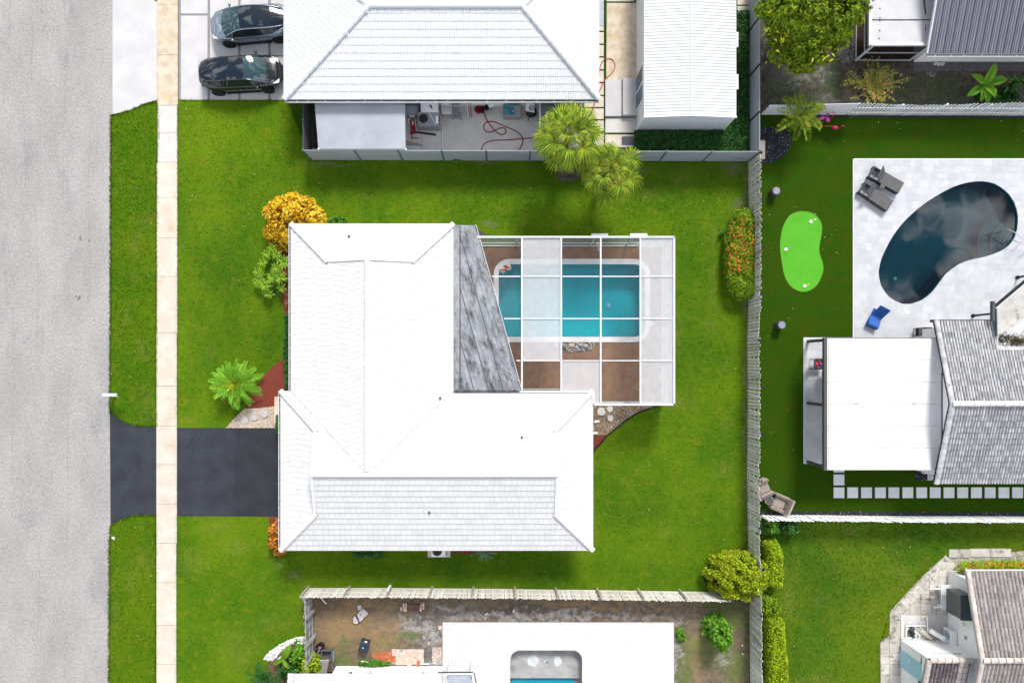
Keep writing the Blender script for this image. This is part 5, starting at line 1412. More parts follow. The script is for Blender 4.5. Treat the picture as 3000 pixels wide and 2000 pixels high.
def paintmat(name, c, metal=.4, rough=.28):
    m, t, b = newmat(name); b.inputs['Base Color'].default_value = rgba(c); b.inputs['Metallic'].default_value = metal
    b.inputs['Roughness'].default_value = rough; b.inputs['Coat Weight'].default_value = 1.0; b.inputs['Coat Roughness'].default_value = .03
    return m
M['glass_screen'] = glass('windscreen_glass', (.025,.055,.065), .02)
M['glass_roof'] = glass('roof_glass', (.012,.018,.026), .02)
M['lamp_clear'] = glass('clear_lamp', (.55,.57,.6), .1); M['lamp_red'] = glass('red_lamp', (.25,.01,.01), .1)
M['rim_grey'] = mat('dark_alloy', (.07,.07,.075), None, .4, metal=.5)
car('parked_car', 'silver blue fastback car with dark glass roof, nose towards the road', -14.35, 19.66, math.radians(185.2), paintmat('silver_blue_paint', (.19,.235,.28), .55, .25), M['glass_roof'])
car('parked_car', 'glossy black fastback car parked beside the lawn, tail towards the road', -14.93, 16.80, math.radians(3.1), paintmat('black_paint', (.008,.009,.012), .0, .15), M['glass_roof'])

# ---- fences of the northern yard
FH = 1.85
bx = [914,1058,1180,1301,1426,1550,1675,1804,1931,2058,2192]
board_fence('vinyl_fence', 'long grey horizontal board fence with slate posts below the northern yard', [P2(x, 469+(x-914)*.003) for x in bx], FH, 8, M['vinyl_grey'], M['vinyl_post'])
board_fence('vinyl_fence', 'short grey board fence toned dark for shade at the left end of the northern yard', [P2(914,467),P2(914,384),P2(914,300)], FH, 8, M['vinyl_shaded'] if 'vinyl_shaded' in M else M['dark_metal'], M['vinyl_post'])
board_fence('vinyl_fence', 'grey board fence with black joints right of the white shed', [P2(2193,470),P2(2193,360),P2(2193,228),P2(2193,95),P2(2193,-45)], FH-.1, 8, M['vinyl_grey'], M['black_metal'])
tag(MB().bbox((P(2229,440).x,P(0,440).y,0),(.42,1.1,.12),.02).build('edging_slab', M['slab_tan']), 'pale block slab beside the corner of grey and wooden fences', 'slab')

# ---- canopy over the left of the yard
cn_ = thing('canopy', 'flat blue grey sheet canopy between grey fence and white house', 'canopy', P(1055,400))
a_, b_, c2, d_ = P(921,294,2.25), P(1186,294,2.25), P(1188,436,2.0), P(933,436,2.0)
MB().slab([d_, c2, b_, a_], .06).build('roof_sheet', M['canopy_grey'], cn_)
for q in (P(936,433,1.0), P(1184,433,1.0), P(925,315,1.0), P(1182,315,1.0)):
    MB().bbox((q.x*.985,q.y*.985+.25,0),(.08,.08,1.9),.01).build('post', M['white_metal'], cn_)
for q in (P(933,436,2.02), P(1189,437,2.02)):
    MB().bbox((q.x,q.y,1.96),(.10,.07,.07),.01).build('corner_bracket', M['white_paint'], cn_)
MB().beam(d_-V3(0,0,.09), c2-V3(0,0,.09), .05, .09).build('front_rail', M['white_metal'], cn_)
tag(MB().beam(P(917,300,.3), P(917,430,.3), .35, .5).build('lumber_stack', M['shaded_litter']), 'dark pile of boards between grey canopy and left fence', 'lumber')

# ---- things standing in the yard (pixel positions are those of their upper faces)
def ac_unit(name, label, c, sx_, sy_, h, rz=0, fan=(-.2, 0), fr=.27, case=None, grille=True, extra=None):
    case = case or M['grey_metal']; t = thing(name, label, 'air conditioner', c, rz)
    MB().bbox((0,0,.0),(sx_+.1,sy_+.1,.06),.01).build('base', M['concrete_slab'], t, local=True)
    b_ = MB().bbox((0,0,.06),(sx_,sy_,h-.06),.025).build('casing', case, t, local=True)
    MB().lathe((fan[0],fan[1],h-.02),[(fr,0),(fr,.035),(fr*.93,.035)],24,None,False).build('fan_ring', case, t, local=True)
    MB().lathe((fan[0],fan[1],h-.01),[(fr*.93,0),(fr*.93,.022)],24).build('fan_well', M['black_metal'], t, local=True)
    for k in range(4):
        a = k*PI/2+.4; MB().add([(fan[0]+.05*math.cos(a),fan[1]+.05*math.sin(a),h+.02),(fan[0]+fr*.85*math.cos(a-.3),fan[1]+fr*.85*math.sin(a-.3),h+.015),(fan[0]+fr*.88*math.cos(a+.35),fan[1]+fr*.88*math.sin(a+.35),h+.032)],[(0,1,2)]).build('fan_blade', M['fan_blade'], t, local=True)
    MB().lathe((fan[0],fan[1],h+.012),[(.06,0),(.06,.035),(.03,.045)],12).build('fan_hub', M['black_metal'], t, local=True)
    if grille:
        mb = MB()
        for k in range(6):
            r = fr*(k+1)/6.5; mb.tube([(fan[0]+r*math.cos(2*PI*i/20),fan[1]+r*math.sin(2*PI*i/20),h+.05) for i in range(20)], .005, 4, closed=True)
        mb.build('grille', M['dark_metal'], t, local=True)
    # louvres on the sides
    for z in [h*.18+.075*k for k in range(int((h*.7)/.075))]:
        for s in (1,-1):
            MB().box((0,s*(sy_/2+.004),z),(sx_*.9,.012,.012)).build('louvre', case, t, local=True)
    return t
M['fan_blade'] = mat('fan_blade', (.06,.062,.065), None, .35, metal=.4)
q = P(1254.5,346,.95)
ac = ac_unit('air_conditioner', 'grey condenser unit with round fan standing beside the grey canopy', (q.x,q.y-.03,.015), 1.22, .78, .92, 0, (-.27,0), .28)
MB().beam((.06,.36,.935),(.42,-.37,.935),.05,.02).build('cover_strip', M['white_metal'], ac, local=True)
MB().box((.50,-.06,.925),(.13,.42,.012)).build('label_plate', M['white_paint'], ac, local=True)
t = thing('electric_box', 'tall white cabinet behind the grey condenser unit at the house wall', 'cabinet', (P(1257,312).x*.97, 14.75, .015))
MB().bbox((0,0,0),(1.0,.55,1.0),.02).build('cabinet', M['white_paint'], t, local=True)
MB().box((0,-.28,.5),(.9,.02,.85)).build('door', M['white_metal'], t, local=True)
MB().add([(-.05,.1,1.004),(.12,-.1,1.004),(.2,-.1,1.004),(.1,.12,1.004)],[(0,1,2,3)]).build('paint_scuff', M['dark_metal'], t, local=True)
t = thing('water_tank', 'grey horizontal tank against the wall left of the white cabinet', 'tank', (P(1210,318).x, 14.75, .015))
mbt = MB().lathe((0,0,0),[(.1,-.42),(.26,-.40),(.30,-.34),(.30,.34),(.26,.40),(.1,.42)],16, Matrix.Translation((0,0,.42)) @ Matrix.Rotation(PI/2,4,'Y')); mbt.build('tank', M['canopy_grey'], t, local=True, smooth=True)
for s in (-.25,.25): MB().box((s,0,.07),(.08,.5,.14)).build('foot', M['dark_metal'], t, local=True)
t = thing('floor_jack', 'red floor jack lying beside the grey condenser unit', 'jack', P(1210,372,.05), .12)
MB().add([(-.14,-.42,.02),(.2,-.42,.02),(.16,.38,.02),(-.12,.38,.02),(-.12,-.40,.22),(.18,-.40,.22),(.12,.34,.17),(-.09,.34,.17)],[(3,2,1,0),(4,5,6,7),(0,1,5,4),(1,2,6,5),(2,3,7,6),(3,0,4,7)]).build('chassis', M['red_plastic'], t, local=True)
MB().box((.03,.16,.20),(.08,.25,.04)).build('label_plate', M['white_paint'], t, local=True)
MB().lathe((.02,-.25,.2),[(.09,0),(.09,.06),(.05,.08)],10).build('saddle', M['rust_red'], t, local=True)
for s in (-.15,.2): MB().lathe((0,0,0),[(.07,-.03),(.07,.03)],10,Matrix.Translation((s,-.36,.07)) @ Matrix.Rotation(PI/2,4,'Y')).build('wheel', M['black_metal'], t, local=True)
MB().tube([(-.1,-.4,.08),(-.14,-.62,.06),(-.18,-.66,.05),(.3,-.70,.05)],.022,6).build('handle', M['black_metal'], t, local=True)
t = thing('garden_cart', 'white plastic cart with hoses behind the red jack', 'cart', P(1207,338,.3)+V3(0,0,-.28))
MB().bbox((0,0,.25),(.34,.28,.22),.03).build('tray', M['white_metal'], t, local=True)
MB().tube([(-.12,-.1,.4),(-.2,-.35,.38),(-.22,-.5,.3)],.022,6).build('hose', M['cable_white'], t, local=True)
MB().tube([(.12,-.1,.4),(.2,-.4,.35),(.22,-.7,.2),(.24,-.85,.06)],.022,6).build('hose', M['cable_white'], t, local=True)
for s in (-.12,.12): MB().lathe((0,0,0),[(.12,-.03),(.12,.03)],12,Matrix.Translation((s,.12,.13)) @ Matrix.Rotation(PI/2,4,'Y')).build('wheel', M['black_metal'], t, local=True)
tag(MB().beam(P(1224,388,.05),P(1277,395.5,.05),.09,.06).build('metal_bar', M['black_metal']), 'black bar lying in front of the grey condenser unit', 'bar')
for (a, b), mm, l in zip((((1189,415),(1229,422)),((1189,423),(1239,426)),((1189,429),(1226,431.5))), ('tan_timber','grey_metal','white_metal'), ('tan timber board','grey metal strip','pale metal strip')):
    tag(MB().beam(P(*a,.04),P(*b,.04),.09,.03).build('board', M[mm]), l+' sticking out from under the grey canopy', 'board')
tag(MB().tube([P(1291,371,.1),P(1296,371,.1),P(1296.5,437,.05)],.025,6).build('drain_pipe', M['cable_white']), 'thin white pipe running from the condenser unit to the grey fence', 'pipe')
# stacked chairs, ladder, rack, poles leaning on the wall
yw = nS+.60
t = thing('stacked_chairs', 'stack of grey plastic garden chairs against the white wall', 'chairs', (P(1312,318).x, yw-.34, .015), 0)
for k in range(4):
    mb = MB(); z = .42+.11*k; y0 = -.02-.03*k
    mb.slab([V3(-.25,y0-.25,z),V3(.25,y0-.25,z),V3(.22,y0+.2,z-.02),V3(-.22,y0+.2,z-.02)],.02)
    mb.tube([(-.25,y0-.22,z),(-.26,y0+.1,z+.2),(-.22,y0+.24,z+.42),(0,y0+.27,z+.46),(.22,y0+.24,z+.42),(.26,y0+.1,z+.2),(.25,y0-.22,z)],.03,6)
    mb.slab([V3(-.22,y0+.2,z),V3(.22,y0+.2,z),V3(.2,y0+.25,z+.42),V3(-.2,y0+.25,z+.42)],.02)
    mb.build('chair', M['grey_fabric'] if k < 3 else M['white_metal'], t, local=True)
for sx_ in (-.23,.23):
    for sy_ in (-.24,.14): MB().tube([(sx_,sy_,.45),(sx_*1.08,sy_*1.1,0)],.022,6).build('leg', M['grey_fabric'], t, local=True)
def ladder(name, label, x, y0, y1, z1, wd, nr, m, tread=.10, cat='ladder'):
    t = thing(name, label, cat, (x,(y0+y1)/2,.015)); d0, d1 = y0-(y0+y1)/2, y1-(y0+y1)/2
    for s in (-1,1): MB().beam((s*wd/2,d0,.02),(s*wd/2*.86,d1,z1),.045,.06).build('rail', m, t, local=True)
    for k in range(nr):
        f = (k+.6)/nr; MB().box((0,d0+(d1-d0)*f,.02+(z1-.02)*f),(wd*.97-.13*f*wd,tread,.03)).build('step', m, t, local=True)
    return t
ladder('step_ladder', 'grey step ladder with four wide treads leaning on the white wall', P(1339,318).x, yw-.78, yw-.03, 1.45, .52, 5, M['grey_metal'], .13)
ladder('drying_rack', 'white slatted rack leaning on the wall beside the step ladder', P(1361,318).x, yw-.60, yw-.03, 1.35, .44, 9, M['white_metal'], .035, 'rack')
for x, mm, l in ((1375.5,'red_plastic','thin red pole'),(1382,'dark_metal','thin dark pole')):
    q = P(x,325); tag(MB().tube([(q.x,yw-.62,.015),(q.x-.05,yw-.02,1.5)],.018,6).build('pole', M[mm]), l+' leaning on the white wall right of the slatted rack', 'pole')
t = thing('hose_reel', 'dark red basket with hose end by the white wall', 'hose basket', P(1401,323,.15)+V3(0,0,-.14))
MB().lathe((0,0,0),[(.17,0),(.21,.26),(.19,.26),(.16,.03)],14).build('basket', M['red_plastic'], t, local=True)
MB().lathe((.22,.02,0),[(.15,0),(.17,.20),(.13,.20),(.12,.05)],12).build('pot', M['black_metal'], t, local=True)
for x, y, l in ((1426,315,'left'),(1438,311,'right')):
    q = P(x,y,.25); t = thing('plant_pot', 'black pot with dark soil by the white wall, the '+l+' of two', 'pot', (q.x,q.y,.015), group='black pots by the wall')
    MB().lathe((0,0,0),[(.10,0),(.14,.28),(.125,.28),(.12,.22)],16).build('pot', M['black_metal'], t, local=True)
    MB().lathe((0,0,.2),[(.12,0),(.02,.02)],14).build('soil', M['soil'], t, local=True)
    if l == 'right': MB().lathe((0,0,.27),[(.142,0),(.146,.025),(.125,.025)],16).build('rim', M['white_paint'], t, local=True)
q = P(1500,324,.6)
t = thing('storage_box', 'grey deck box covered with a crumpled teal tarp', 'storage box', (q.x,q.y-.02,.015))
MB().bbox((0,0,0),(1.0,.62,.58),.03).build('box', M['grey_fabric'], t, local=True)
MB().bbox((0,0,.57),(1.04,.66,.05),.02).build('lid', M['grey_fabric'], t, local=True)
mb = MB(); gx, gy = 9, 7; vs = []
for i in range(gx):
    for j in range(gy): vs.append((-.52+.66*i/(gx-1)+random.uniform(-.02,.02), -.26+.60*j/(gy-1)+random.uniform(-.02,.02), .63+random.uniform(0,.06)))
mb.add(vs, [(i*gy+j,(i+1)*gy+j,(i+1)*gy+j+1,i*gy+j+1) for i in range(gx-1) for j in range(gy-1)]); mb.build('tarp', M['teal_tarp'], t, local=True)
for k in range(4):
    a = random.uniform(-.1,.22); MB().ball((a,random.uniform(-.15,.15),.65),(.05,.035,.03),7,4).build('tool', M['white_paint'] if k % 2 else M['black_metal'], t, local=True)
q = P(1556,328,.75)
t = thing('kettle_grill', 'black kettle grill with a white sheet on top beside the deck box', 'grill', (q.x,q.y,.015))
MB().lathe((0,0,.45),[(.05,0),(.28,.12),(.33,.26),(.33,.29)],22).build('bowl', M['black_metal'], t, local=True, smooth=True)
MB().lathe((0,0,.74),[(.34,0),(.30,.10),(.12,.18),(.03,.2)],22).build('lid', M['black_metal'], t, local=True, smooth=True)
for k in range(3):
    a = 2*PI*k/3; MB().tube([(.15*math.cos(a),.15*math.sin(a),.5),(.32*math.cos(a),.32*math.sin(a),0)],.02,6).build('leg', M['black_metal'], t, local=True)
t2 = MB().slab([V3(q.x-.34,q.y-.02,.95),V3(q.x+.18,q.y-.12,.95),V3(q.x+.18,q.y+.36,.97),V3(q.x-.28,q.y+.42,.97)],.02); tag(t2.build('sheet', M['white_paint']), 'white board lying on the black kettle grill', 'board')
tag(MB().lathe((q.x+.0,q.y+.12,.96),[(.15,0),(.16,.05),(.14,.06),(.08,.03)],18).build('bowl', M['canopy_grey']), 'grey bowl on the white board over the grill', 'bowl')
q = P(1577,320,.5); t = thing('garden_chair', 'small grey folding chair between grill and dark shed roof', 'chair', (q.x,q.y,.015))
MB().bbox((0,0,.4),(.32,.34,.04),.01).build('seat', M['white_metal'], t, local=True)
for k in range(3): MB().box((0,.2,.55+.12*k),(.32,.03,.07)).build('back_slat', M['white_metal'], t, local=True)
for sx_ in (-.15,.15):
    MB().beam((sx_,.2,0),(sx_,.22,.9),.03,.03).build('leg', M['white_metal'], t, local=True); MB().beam((sx_,-.15,0),(sx_,-.15,.42),.03,.03).build('leg', M['white_metal'], t, local=True)
# dark roofed store under the palm
t = thing('garden_shed', 'low shed with dark grey felt roof half hidden by the fan palm', 'shed', (3.5, 14.1, 0))
a_, b_ = P(1583,296,1.9), P(1700,388,1.9)
MB().slab([V3(a_.x,b_.y,1.9),V3(b_.x,b_.y,1.9),V3(b_.x,a_.y,2.0),V3(a_.x,a_.y,2.0)],.06).build('roof', M['dark_roof'], t)
MB().prism([(a_.x+.02,b_.y+.02),(b_.x-.02,b_.y+.02),(b_.x-.02,a_.y-.05),(a_.x+.02,a_.y-.05)],0,1.85).build('wall', M['white_metal'], t)
MB().beam(V3(a_.x-.03,b_.y,1.88),V3(a_.x-.03,a_.y,1.98),.06,.10).build('edge_trim', M['white_metal'], t)
# hoses
def hose(label, pts, m, r=.028, z=.04, cat='hose'):
    c3 = curve(pts, 7); tag(MB().tube([V3(p[0],p[1],z+.006*math.sin(i*.9)) for i, p in enumerate(c3)], r, 6).build('garden_hose', m), label, cat)
Z = lambda l: zp(l, 1170, 280, 5.227)
hose('dark red hose in loops on the pale concrete yard', Z([(1230,150),(1262,195),(1290,250),(1320,340),(1360,415),(1450,530),(1530,590),(1590,602),(1635,560),(1618,515),(1560,500),(1470,535),(1400,562),(1340,560),(1295,505),(1305,440),(1370,405),(1460,410),(1600,470),(1770,540),(1860,610),(1890,690),(1870,770),(1835,835)]), M['rust_red'])
hose('dark red hose running straight from the fan palm along the yard', Z([(1252,840),(1290,755),(1370,708),(1480,690),(1700,682),(1880,664),(2080,652),(2250,650)]), M['rust_red'])
hose('orange red hose looping on the tan path beside the white house', zp([(665,1010),(690,950),(722,870),(757,780),(800,690),(862,630),(887,570),(862,518),(815,511),(775,540),(757,590),(740,680)],1500,0,2.94), M['orange_hose'], .026)
hose('orange red hose lying straight beside the looped one', zp([(672,985),(700,920),(720,860),(745,800)],1500,0,2.94), M['orange_hose'], .022, .045)

# ---- white shed
sh = thing('shed', 'long white shed with ribbed low gable roof beside the grey fence', 'shed', (10.5, 17.5, 0))
wE, sW, sE, sS, sN = 2.42, 7.98, 12.94, 13.74, 24.0
xr = P(2026,333,2.72).x
MB().add([(sW,sS,0),(sE,sS,0),(sE,sS,wE),(xr,sS,wE+.27),(sW,sS,wE),(sW,sN,0),(sE,sN,0),(sE,sN,wE),(xr,sN,wE+.27),(sW,sN,wE)],[(0,1,2,3,4),(9,8,7,6,5),(1,6,7,2),(5,0,4,9)]).build('wall', M['shed_wall'] if 'shed_wall' in M else M['wall_white'], sh)
for xa, xb, za, zb in ((sW-.06,xr,wE,wE+.28),(sE+.06,xr,wE,wE+.28)):
    rs = MB().slab([V3(xa,sS-.08,za+.02),V3(xb,sS-.08,zb+.02),V3(xb,sN,zb+.02),V3(xa,sN,za+.02)] if xa < xb else [V3(xb,sS-.08,zb+.02),V3(xa,sS-.08,za+.02),V3(xa,sN,za+.02),V3(xb,sN,zb+.02)],.05).build('roof_sheet', M['shed_roof'] if 'shed_roof' in M else M['roof_white'], sh)
    ribm = None
    L = math.hypot(xb-xa, zb-za); an = math.atan2(zb-za, xb-xa)
    rib = MB().box((0,0,0),(L-.05,.035,.024)).mesh('rib', M['shed_rib'] if 'shed_rib' in M else M['white_metal'])
    y = sS+.02; sp = .175
    while y < sN:
        place_mesh('rib', rib, rs, V3((xa+xb)/2,y,(za+zb)/2+.03), Matrix.Rotation(-an if abs(an) < PI/2 else -an, 3, 'Y')); y += sp
MB().beam(V3(sW-.07,sS-.1,wE+.02),V3(xr,sS-.1,wE+.30),.06,.12).build('fascia', M['white_paint'], sh)
MB().beam(V3(sE+.07,sS-.1,wE+.02),V3(xr,sS-.1,wE+.30),.06,.12).build('fascia', M['white_paint'], sh)
MB().beam(V3(xr,sS-.1,wE+.33),V3(xr,sN,wE+.33),.07,.02).build('ridge_cap', M['white_metal'], sh)
# siding grooves on the south wall and door on the west
for k in range(12): MB().box(((sW+sE)/2,sS-.006,.18+.185*k),(sE-sW-.06,.012,.16)).build('siding_board', M['shed_wall'], sh)
for x, y in ((sW-.02,sS-.02),(sE+.02,sS-.02)): MB().box((x,y,wE/2),(.1,.1,wE)).build('corner_trim', M['white_paint'], sh)
g0, g1 = P(0,328).y+.2, P(0,205).y
dy0, dy1 = sS+1.05, sS+3.0
gd = MB().box((sW-.03,(dy0+dy1)/2,1.12),(.06,dy1-dy0+.16,2.1)).build('door_frame', M['white_paint'], sh)
for a, b in ((dy0,(dy0+dy1)/2-.04),((dy0+dy1)/2+.04,dy1)):
    MB().box((sW-.065,(a+b)/2,1.15),(.02,b-a-.08,1.8)).build('pane', M['glass_teal'], gd)
for k in range(12): MB().box((sW-.008,(dy1+.15+sN)/2,.18+.185*k),(.012,sN-dy1-.3,.16)).build('siding_board', M['shed_wall'], sh)
for yy_ in (18.05, 21.9-6.2):
    MB().bbox((sE+.22,yy_+.15,1.75),(.36,.85,.08),.02).build('awning', M['white_paint'], sh)
tag(MB().bbox((P(2005,434,.2).x,P(0,433,.2).y,0),(.42,.42,.28),.03).build('crate', mat('faded_red_plastic',(.42,.11,.07),(.5,.16,.11),.8,6)), 'small faded red crate on the dark green ground cover', 'crate')
IVY = pxs([(2120,60),(2192,40),(2192,466),(1858,464),(1857,384),(2112,384),(2165,330)])
IVY = pxs([(2112,40),(2190,36),(2190,464),(1857,462),(1857,386),(2112,386)])
sheet('ivy_soil', IVY, .006, M['soil'])
pts, nr = hedge_points(IVY, .42, 11000, .3)
o = quad_leaves('ground_cover', leaf_array(pts, nr, .13, .7), M['lf_ivy'], None); tag(o, 'dark green leafy ground cover round the white shed', 'ground cover', kind='stuff')
# ============================================================ long wooden fence, white fences
def wob(pts, amp=.05):
    return [(x+random.uniform(-amp,amp), y) for x, y in pts]
ysf = [476,606,738,868,1000,1130,1262,1393,1525,1640]
bxs = [2192,2193,2194,2193,2189,2191,2190,2189,2191,2192]
picket_fence('picket_fence', 'long weathered grey picket fence with black post caps right of the main lawn', [P2(x,y) for x,y in zip(bxs,ysf)], 1.88, .188, .138, M['weathered_wood'], M['old_post'], post_every=2.62, post_side=1, wob=.35, hvar=.025, postcap=M['black_metal'], post_w=.10, shadowbox=False)
picket_fence('picket_fence', 'weathered grey picket fence below the large round bush', [P2(2195,1640),P2(2196,1770),P2(2197,1900),P2(2199,2050)], 1.85, .172, .150, M['weathered_wood'], M['old_post'], post_every=2.62, post_side=1, wob=.3, hvar=.02, postcap=M['black_metal'])
ne_b = [(2480,337),(2560,337),(2640,338),(2720,338),(2800,338),(2880,338),(2960,339),(3050,339)]
nef = picket_fence('picket_fence', 'white picket fence with open gaps and wavy top above the dark turf', [P2(x,y) for x,y in ne_b], 1.80, .190, .118, M['white_wood'], M['white_wood'], post_every=2.5, post_side=1, wob=.1, hvar=.03, rails=(.3,1.0), thick=.012, post_h=1.45)
for ch in nef.children:
    if ch.name.startswith('picket'):
        xx = ch.location.x + nef.location.x
        ch.scale.z = 1.0 + .10*math.sin((xx-20.0)*.55+2.6) - .03
wp = thing('board_fence', 'closed white board fence between grey fence and white picket fence', 'fence', (P(2353,335).x, P(0,335).y, 0))
x0, x1 = P(2228,335).x, P(2478,337).x; nbd = 34
wb = MB().bbox((0,0,0),((x1-x0)/nbd-.008,.025,1.72),.004).mesh('board', M['white_wood'])
for i in range(nbd):
    f = (i+.5)/nbd; o = place_mesh('board', wb, wp, V3(x0+(x1-x0)*f, P(0,336).y, 0)); o.scale.z = .80+.2*f
for z in (.3,.9,1.3): MB().beam(V3(x0,P(0,336).y+.035,z),V3(x1,P(0,336).y+.035,z),.04,.08).build('rail', M['white_wood'], wp)
picket_fence('picket_fence', 'white picket fence along the lower edge of the dark turf', [P2(2229,1507),P2(2400,1508),P2(2600,1511),P2(2800,1511),P2(3050,1512)], 1.62, .252, .182, M['white_wood'], M['white_wood'], post_every=2.5, post_side=-1, wob=.1, hvar=.02, rails=(.3,1.0), thick=.012, post_h=1.3)
sheet('stone_border', pxs([(2228,1496),(3060,1499),(3060,1511),(2228,1508)]), .007, M['black_bed'])
pebbles('pebbles', 'black and white chips along the foot of the lower white fence', pxs([(2228,1497),(3060,1500),(3060,1510),(2228,1507)]), M['black_pebble'], 130, .06)
sheet('stone_border', pxs([(2300,338),(3060,340),(3060,347),(2300,344)]), .007, M['black_bed'])

# fence between main lawn and south yard: pickets on the far side, timber posts and rails towards the lawn
sf = picket_fence('picket_fence', 'peeling white picket fence with timber posts below the white house', [P2(905,1722),P2(1003,1722),P2(1126,1722),P2(1247,1723),P2(1364,1724),P2(1485,1725),P2(1604,1727),P2(1727,1728),P2(1848,1730),P2(1970,1732),P2(2112,1734)], 1.62, .148, .132, M['cream_wood'], M['old_post'], post_every=2.41, post_side=1, wob=.15, hvar=.02, rails=(.12,.85,1.45), railm=M['pale_rail'], post_w=.12, post_h=1.72)
wf = picket_fence('picket_fence', 'grey weathered fence with leaning boards at the left end of the south yard', [P2(918,2040),P2(917,1900),P2(915,1780),P2(913,1724)], 1.6, .17, .15, M['grey_wood'], M['grey_wood'], post_every=2.6, post_side=-1, wob=.5, hvar=.03, rails=(.15,.8,1.5), railm=M['canopy_grey'])
for (x, y), (x2, y2), w_ in (((925,1858),(893,1897),.28),((922,1786),(896,1812),.2)):
    MB().beam(P(x,y,.25), P(x2,y2,1.72), w_, .04).build('loose_board', M['grey_wood'], wf)

# ============================================================ plants round the white house
bush('croton_shrub', 'large golden yellow shrub at the upper left corner of the white house', 'shrub', 854, 648, 88, 74, 1.7, 5600, .21, M['lf_croton'], .48, 34, .30)
bush('shrub', 'small leafy green shrub behind the golden shrub', 'shrub', 985, 645, 30, 11, .6, 420, .16, M['lf_green'], .5, 10, .3, stem=False)
bush('croton_shrub', 'narrow orange and brown shrub beside the driveway at the lower left house corner', 'shrub', 806, 1572, 19, 46, .9, 1500, .17, M['lf_croton_mix'], .45, 22, .3)
bush('shrub', 'low orange shrub end at the house corner below the driveway', 'shrub', 818, 1615, 17, 11, .6, 420, .15, M['lf_croton_mix'], .45, 10, .35, stem=False)
bush('shrub', 'fern green shrub peeping out below the white roof', 'shrub', 1075, 1622, 40, 22, .8, 900, .19, M['lf_dark'], .3, 14, .35)
hedge('hedge', 'narrow clipped green hedge along the left wall of the white house', 'hedge', pxs([(842,925),(858,905),(858,1145),(842,1145),(838,1030)]), .85, 3000, .10, M['lf_dark'])
hedge('hedge', 'short clipped hedge at the entrance slab beside the black driveway', 'hedge', pxs([(815,1214),(830,1208),(838,1272),(820,1276),(814,1250)]), .8, 800, .09, M['lf_dark'])
# rosette plants in the front bed
def blade_mesh(name, L, w_, m, arch=.3, n=5):
    mb = MB(); vs = []
    for i in range(n+1):
        s = i/n; ww = w_*math.sin(PI*min(1,.12+.86*s))**.8*.5 if i < n else .002
        x, z = L*s*(1-.1*s), L*(arch*s*1.6-arch*1.9*s*s)
        vs += [(x,-ww,z+.15*ww),(x,0,z-.1*ww),(x,ww,z+.15*ww)]
    fs = []
    for i in range(n): fs += [(3*i,3*i+3,3*i+4,3*i+1),(3*i+1,3*i+4,3*i+5,3*i+2)]
    return mb.add(vs, fs).mesh(name, m)
ros = [blade_mesh('leaf', .52, .065, M['lf_dracaena'], a) for a in (.25,.4,.55)]
def rosette(name, label, px, py, h, n, s, meshes, group, cat='plant', el=(75,0)):
    c = P(px, py, h); t = thing(name, label, cat, (c.x, c.y, 0), group=group)
    MB().tube([(0,0,0),(random.uniform(-.04,.04),0,h*.5),(0,0,h)], .03, 6).build('stem', M['bark'], t, local=True)
    for i in range(n):
        f = i/(n-1); R = Matrix.Rotation(i*2.4+random.uniform(-.2,.2),3,'Z') @ Matrix.Rotation(-math.radians(el[0]+(el[1]-el[0])*f+random.uniform(-8,8)),3,'Y')
        o = place_mesh('leaf', meshes[i % len(meshes)], t, V3(0,0,h), R, local=True); k = s*random.uniform(.8,1.15); o.scale = (k,k,k)
    return t
ORD = ['first','second','third','fourth','fifth','sixth','seventh','eighth','ninth','tenth','eleventh','twelfth','thirteenth','fourteenth','fifteenth','sixteenth','seventeenth']
for l, (x, y, h, s) in enumerate(sorted(((836,770,1.0,1.0),(814,786,.9,.95),(798,812,.8,.9),(826,815,.9,.95),(779,838,.7,.85),(770,828,.5,.7),(758,832,.5,.65),(800,728,.6,.8),(784,745,.6,.8),(772,770,.6,.75),(757,795,.5,.7),(790,864,.5,.75),(778,855,.4,.6),(766,806,.5,.7),(750,825,.4,.55),(812,748,.7,.85),(828,845,.6,.75)), key=lambda q: q[1])):
    rosette('rosette_plant', 'spiky green rosette plant below the golden shrub, '+ORD[l]+' counted from the shrub downwards', x, y, h, 26, s, ros, 'rosette plants in the front bed')
bush('shrub', 'loose dark green shrub under the rosette plants of the front bed', 'shrub', 808, 800, 34, 62, .35, 500, .2, M['lf_green'], .3, 26, .3, stem=False)
MB_dry = blade_mesh('leaf', .5, .03, mat('dry_grass_blade', (.22,.12,.06), (.3,.18,.1), .9, 9), .3)
for x, y in ((842,860),(846,885)):
    rosette('dry_grass_clump', 'dry brown grass clump at the left house wall, ' + ('upper' if y < 870 else 'lower') + ' of two', x, y, .1, 30, .75, [MB_dry], 'dry clumps at the house wall')
# sago palm
sg = [frond_mesh('frond', 1.45, 30, .24, M['lf_sago'], a, .035, .25) for a in (.28,.36,.44)]
sgn = frond_mesh('frond', 1.15, 26, .18, M['lf_sago_new'], .5, .03, .3)
sp_ = palm('sago_palm', 'round sago palm with feathery green fronds beside the red mulch', P2(707,1123), .75, sg, 58, .17, M['bark'], (62,-22), (.92,1.12))
for i in range(12):
    R = Matrix.Rotation(i*2.4,3,'Z') @ Matrix.Rotation(-math.radians(random.uniform(50,78)),3,'Y')
    o = place_mesh('young_frond', sgn, sp_, V3(*P2(707,1123),.8), R); o.scale = (.8,.8,.8)
